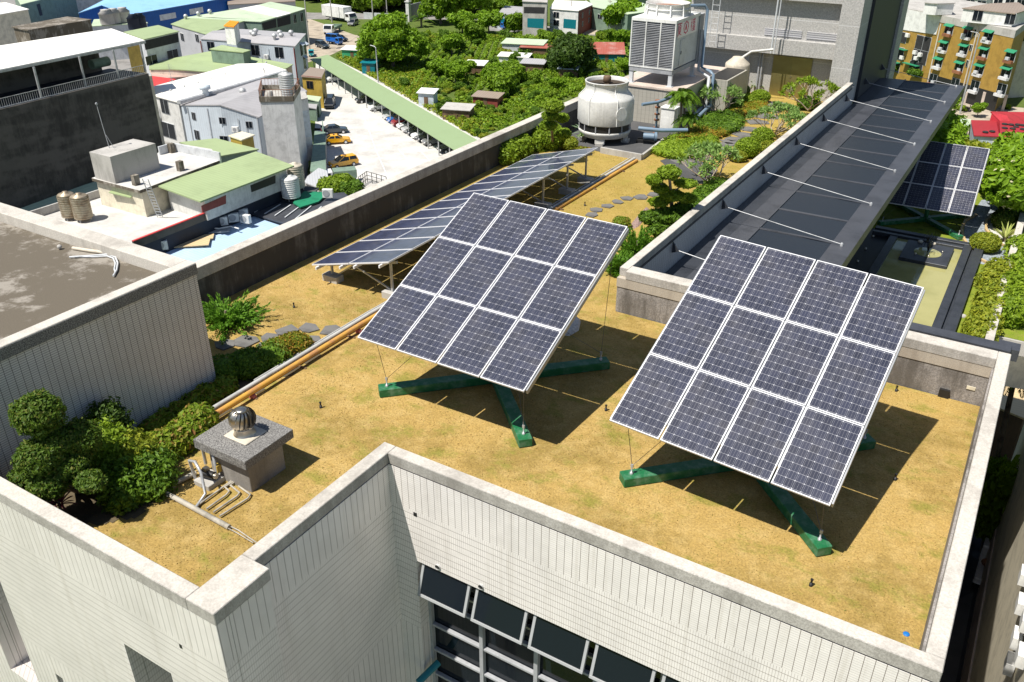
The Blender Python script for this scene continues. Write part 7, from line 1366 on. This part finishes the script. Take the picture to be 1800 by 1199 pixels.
for k, (u, v) in enumerate(((1795, 1010), (1790, 1060), (1782, 1120), (1770, 1165), (1790, 1150), (1798, 1090))):
    p = UX(u, v, 3.9); q = MB(); q.box(3.85, 4.14, p.y-.36, p.y+.36, p.z-.27, p.z+.27); o = q.build('air_conditioner', 'white_paint'); tag(o, 'white outdoor air conditioner hanging on the cream wall, number of a cluster', 'air conditioner', 'air conditioners on the cream neighbour wall'); o['label'] = 'white outdoor air conditioner hanging on the cream neighbour wall'
m = MB()
for k in range(7):
    y0_ = 25+k*1.2
    for z_ in (G+5, G+6.1, G+7.2, G+8.3): m.bar((3.5, y0_, z_), (3.5, y0_+1.2, z_), .05, .05); m.bar((3.5, y0_, z_), (4.1, y0_, z_), .05, .05)
    m.bar((3.5, y0_, G+5), (3.5, y0_, G+8.3), .05, .05)
tag(m.build('steel_rack', 'greypaint'), 'rusty steel bracket frames on the wall beside the alley', 'frame')
p = U(1733, 1012, G+1.5); rt = truck(1733, 1015, math.radians(88), 'white roofed small lorry with brown bags in the shaded alley', 'car_white', 'car_white', 1.9, 1.2, 1.6, .85, True)
q = MB(); 
for k in range(9): pp = Vector((rt.location.x+random.uniform(-.5, .5), rt.location.y-random.uniform(.3, 1.6), G+1.15+random.uniform(0, .2))); q.lathe(pp, [(.1, 0), (.3, .1), (.32, .25), (.15, .4)], 8)
tag(q.build('sacks', 'rust'), 'heap of brown sacks in the bed of the alley lorry', 'sacks')
q = MB(); q.lathe(U(1722, 978, G+.04), [(.45, 0), (.45, .01)], 20); tag(q.build('manhole_cover', 'black'), 'round dark manhole cover in the alley before the lorry', 'manhole cover')
m = MB()
for k in range(7): m.bar((.8, 20+2.2*k, G+3.4), (3.6, 20+2.2*k, G+3.3), .12, .12)
m.box(.8, 3.6, 19, 35.5, G+3.42, G+3.5); tag(m.build('glass_canopy', 'teal'), 'dark green translucent canopy over the alley by the white facade', 'canopy')
bpy.data.objects['glass_canopy'].data.materials[0] = M['darkmetal']
h = House('shed', 'orange tan ribbed roof right of the parapet, sunlit', 'shed', [poly3(-25, [(1752, 715), (1800, 735), (1870, 700), (1870, 620), (1775, 625)])], 'roof_tan', 'brown')
h = House('shed', 'white corrugated roof just outside the pond garden wall', 'shed', [poly3(-9.5, [(1757, 598), (1840, 612), (1850, 575), (1765, 560)])], 'roof_white', 'cream', base_=-12)
h = House('shed', 'grey ribbed roof at the edge of the alley beyond the tan one', 'shed', [poly3(-26, [(1755, 735), (1800, 750), (1860, 770), (1860, 735), (1800, 722), (1760, 712)])], 'roof_grey', 'brown')
def kp(u, v, z, r, n, label, mat='leaf_mid'):
    c_ = U(u, v, z); base_ = Vector((c_.x, c_.y, G)); rt = empty('palm', base_, label, 'palm'); return c_, base_
c_ = U(1793, 655, -17); palm(Vector((c_.x, c_.y, G)), 13, 2.3, 'tall dark palm rising beside the alley at the right edge', 18, 'leaf_mid', .18)
for u, v, z, lb, s_ in ((1785, 800, -22, 'dark leafy tree beside the alley at the right edge', 1.1),):
    c_ = U(u, v, z); o = put('dark', u, v, s_, lb, 'tree', z=G); o.location = (c_.x, c_.y, G); o.scale = (.7, .7, 1.4)
for u, v, lb in ((1760, 860, 'parked scooters row in the deep shade of the alley'),):
    for k in range(3):
        p = U(1745+8*k, 850+6*k, G); q = MB(); q.obox(p+Vector((0, 0, .6)), (.4, 1.4, .4)); q.lathe(p+Vector((0, -.6, 0)), [(.1, 0), (.3, .1), (.3, .4), (.1, .5)], 8); q.lathe(p+Vector((0, .6, 0)), [(.1, 0), (.3, .1), (.3, .4), (.1, .5)], 8); tag(q.build('scooter', 'car_grey'), 'scooter standing in the deep shade of the alley', 'scooter', 'scooters in the alley')
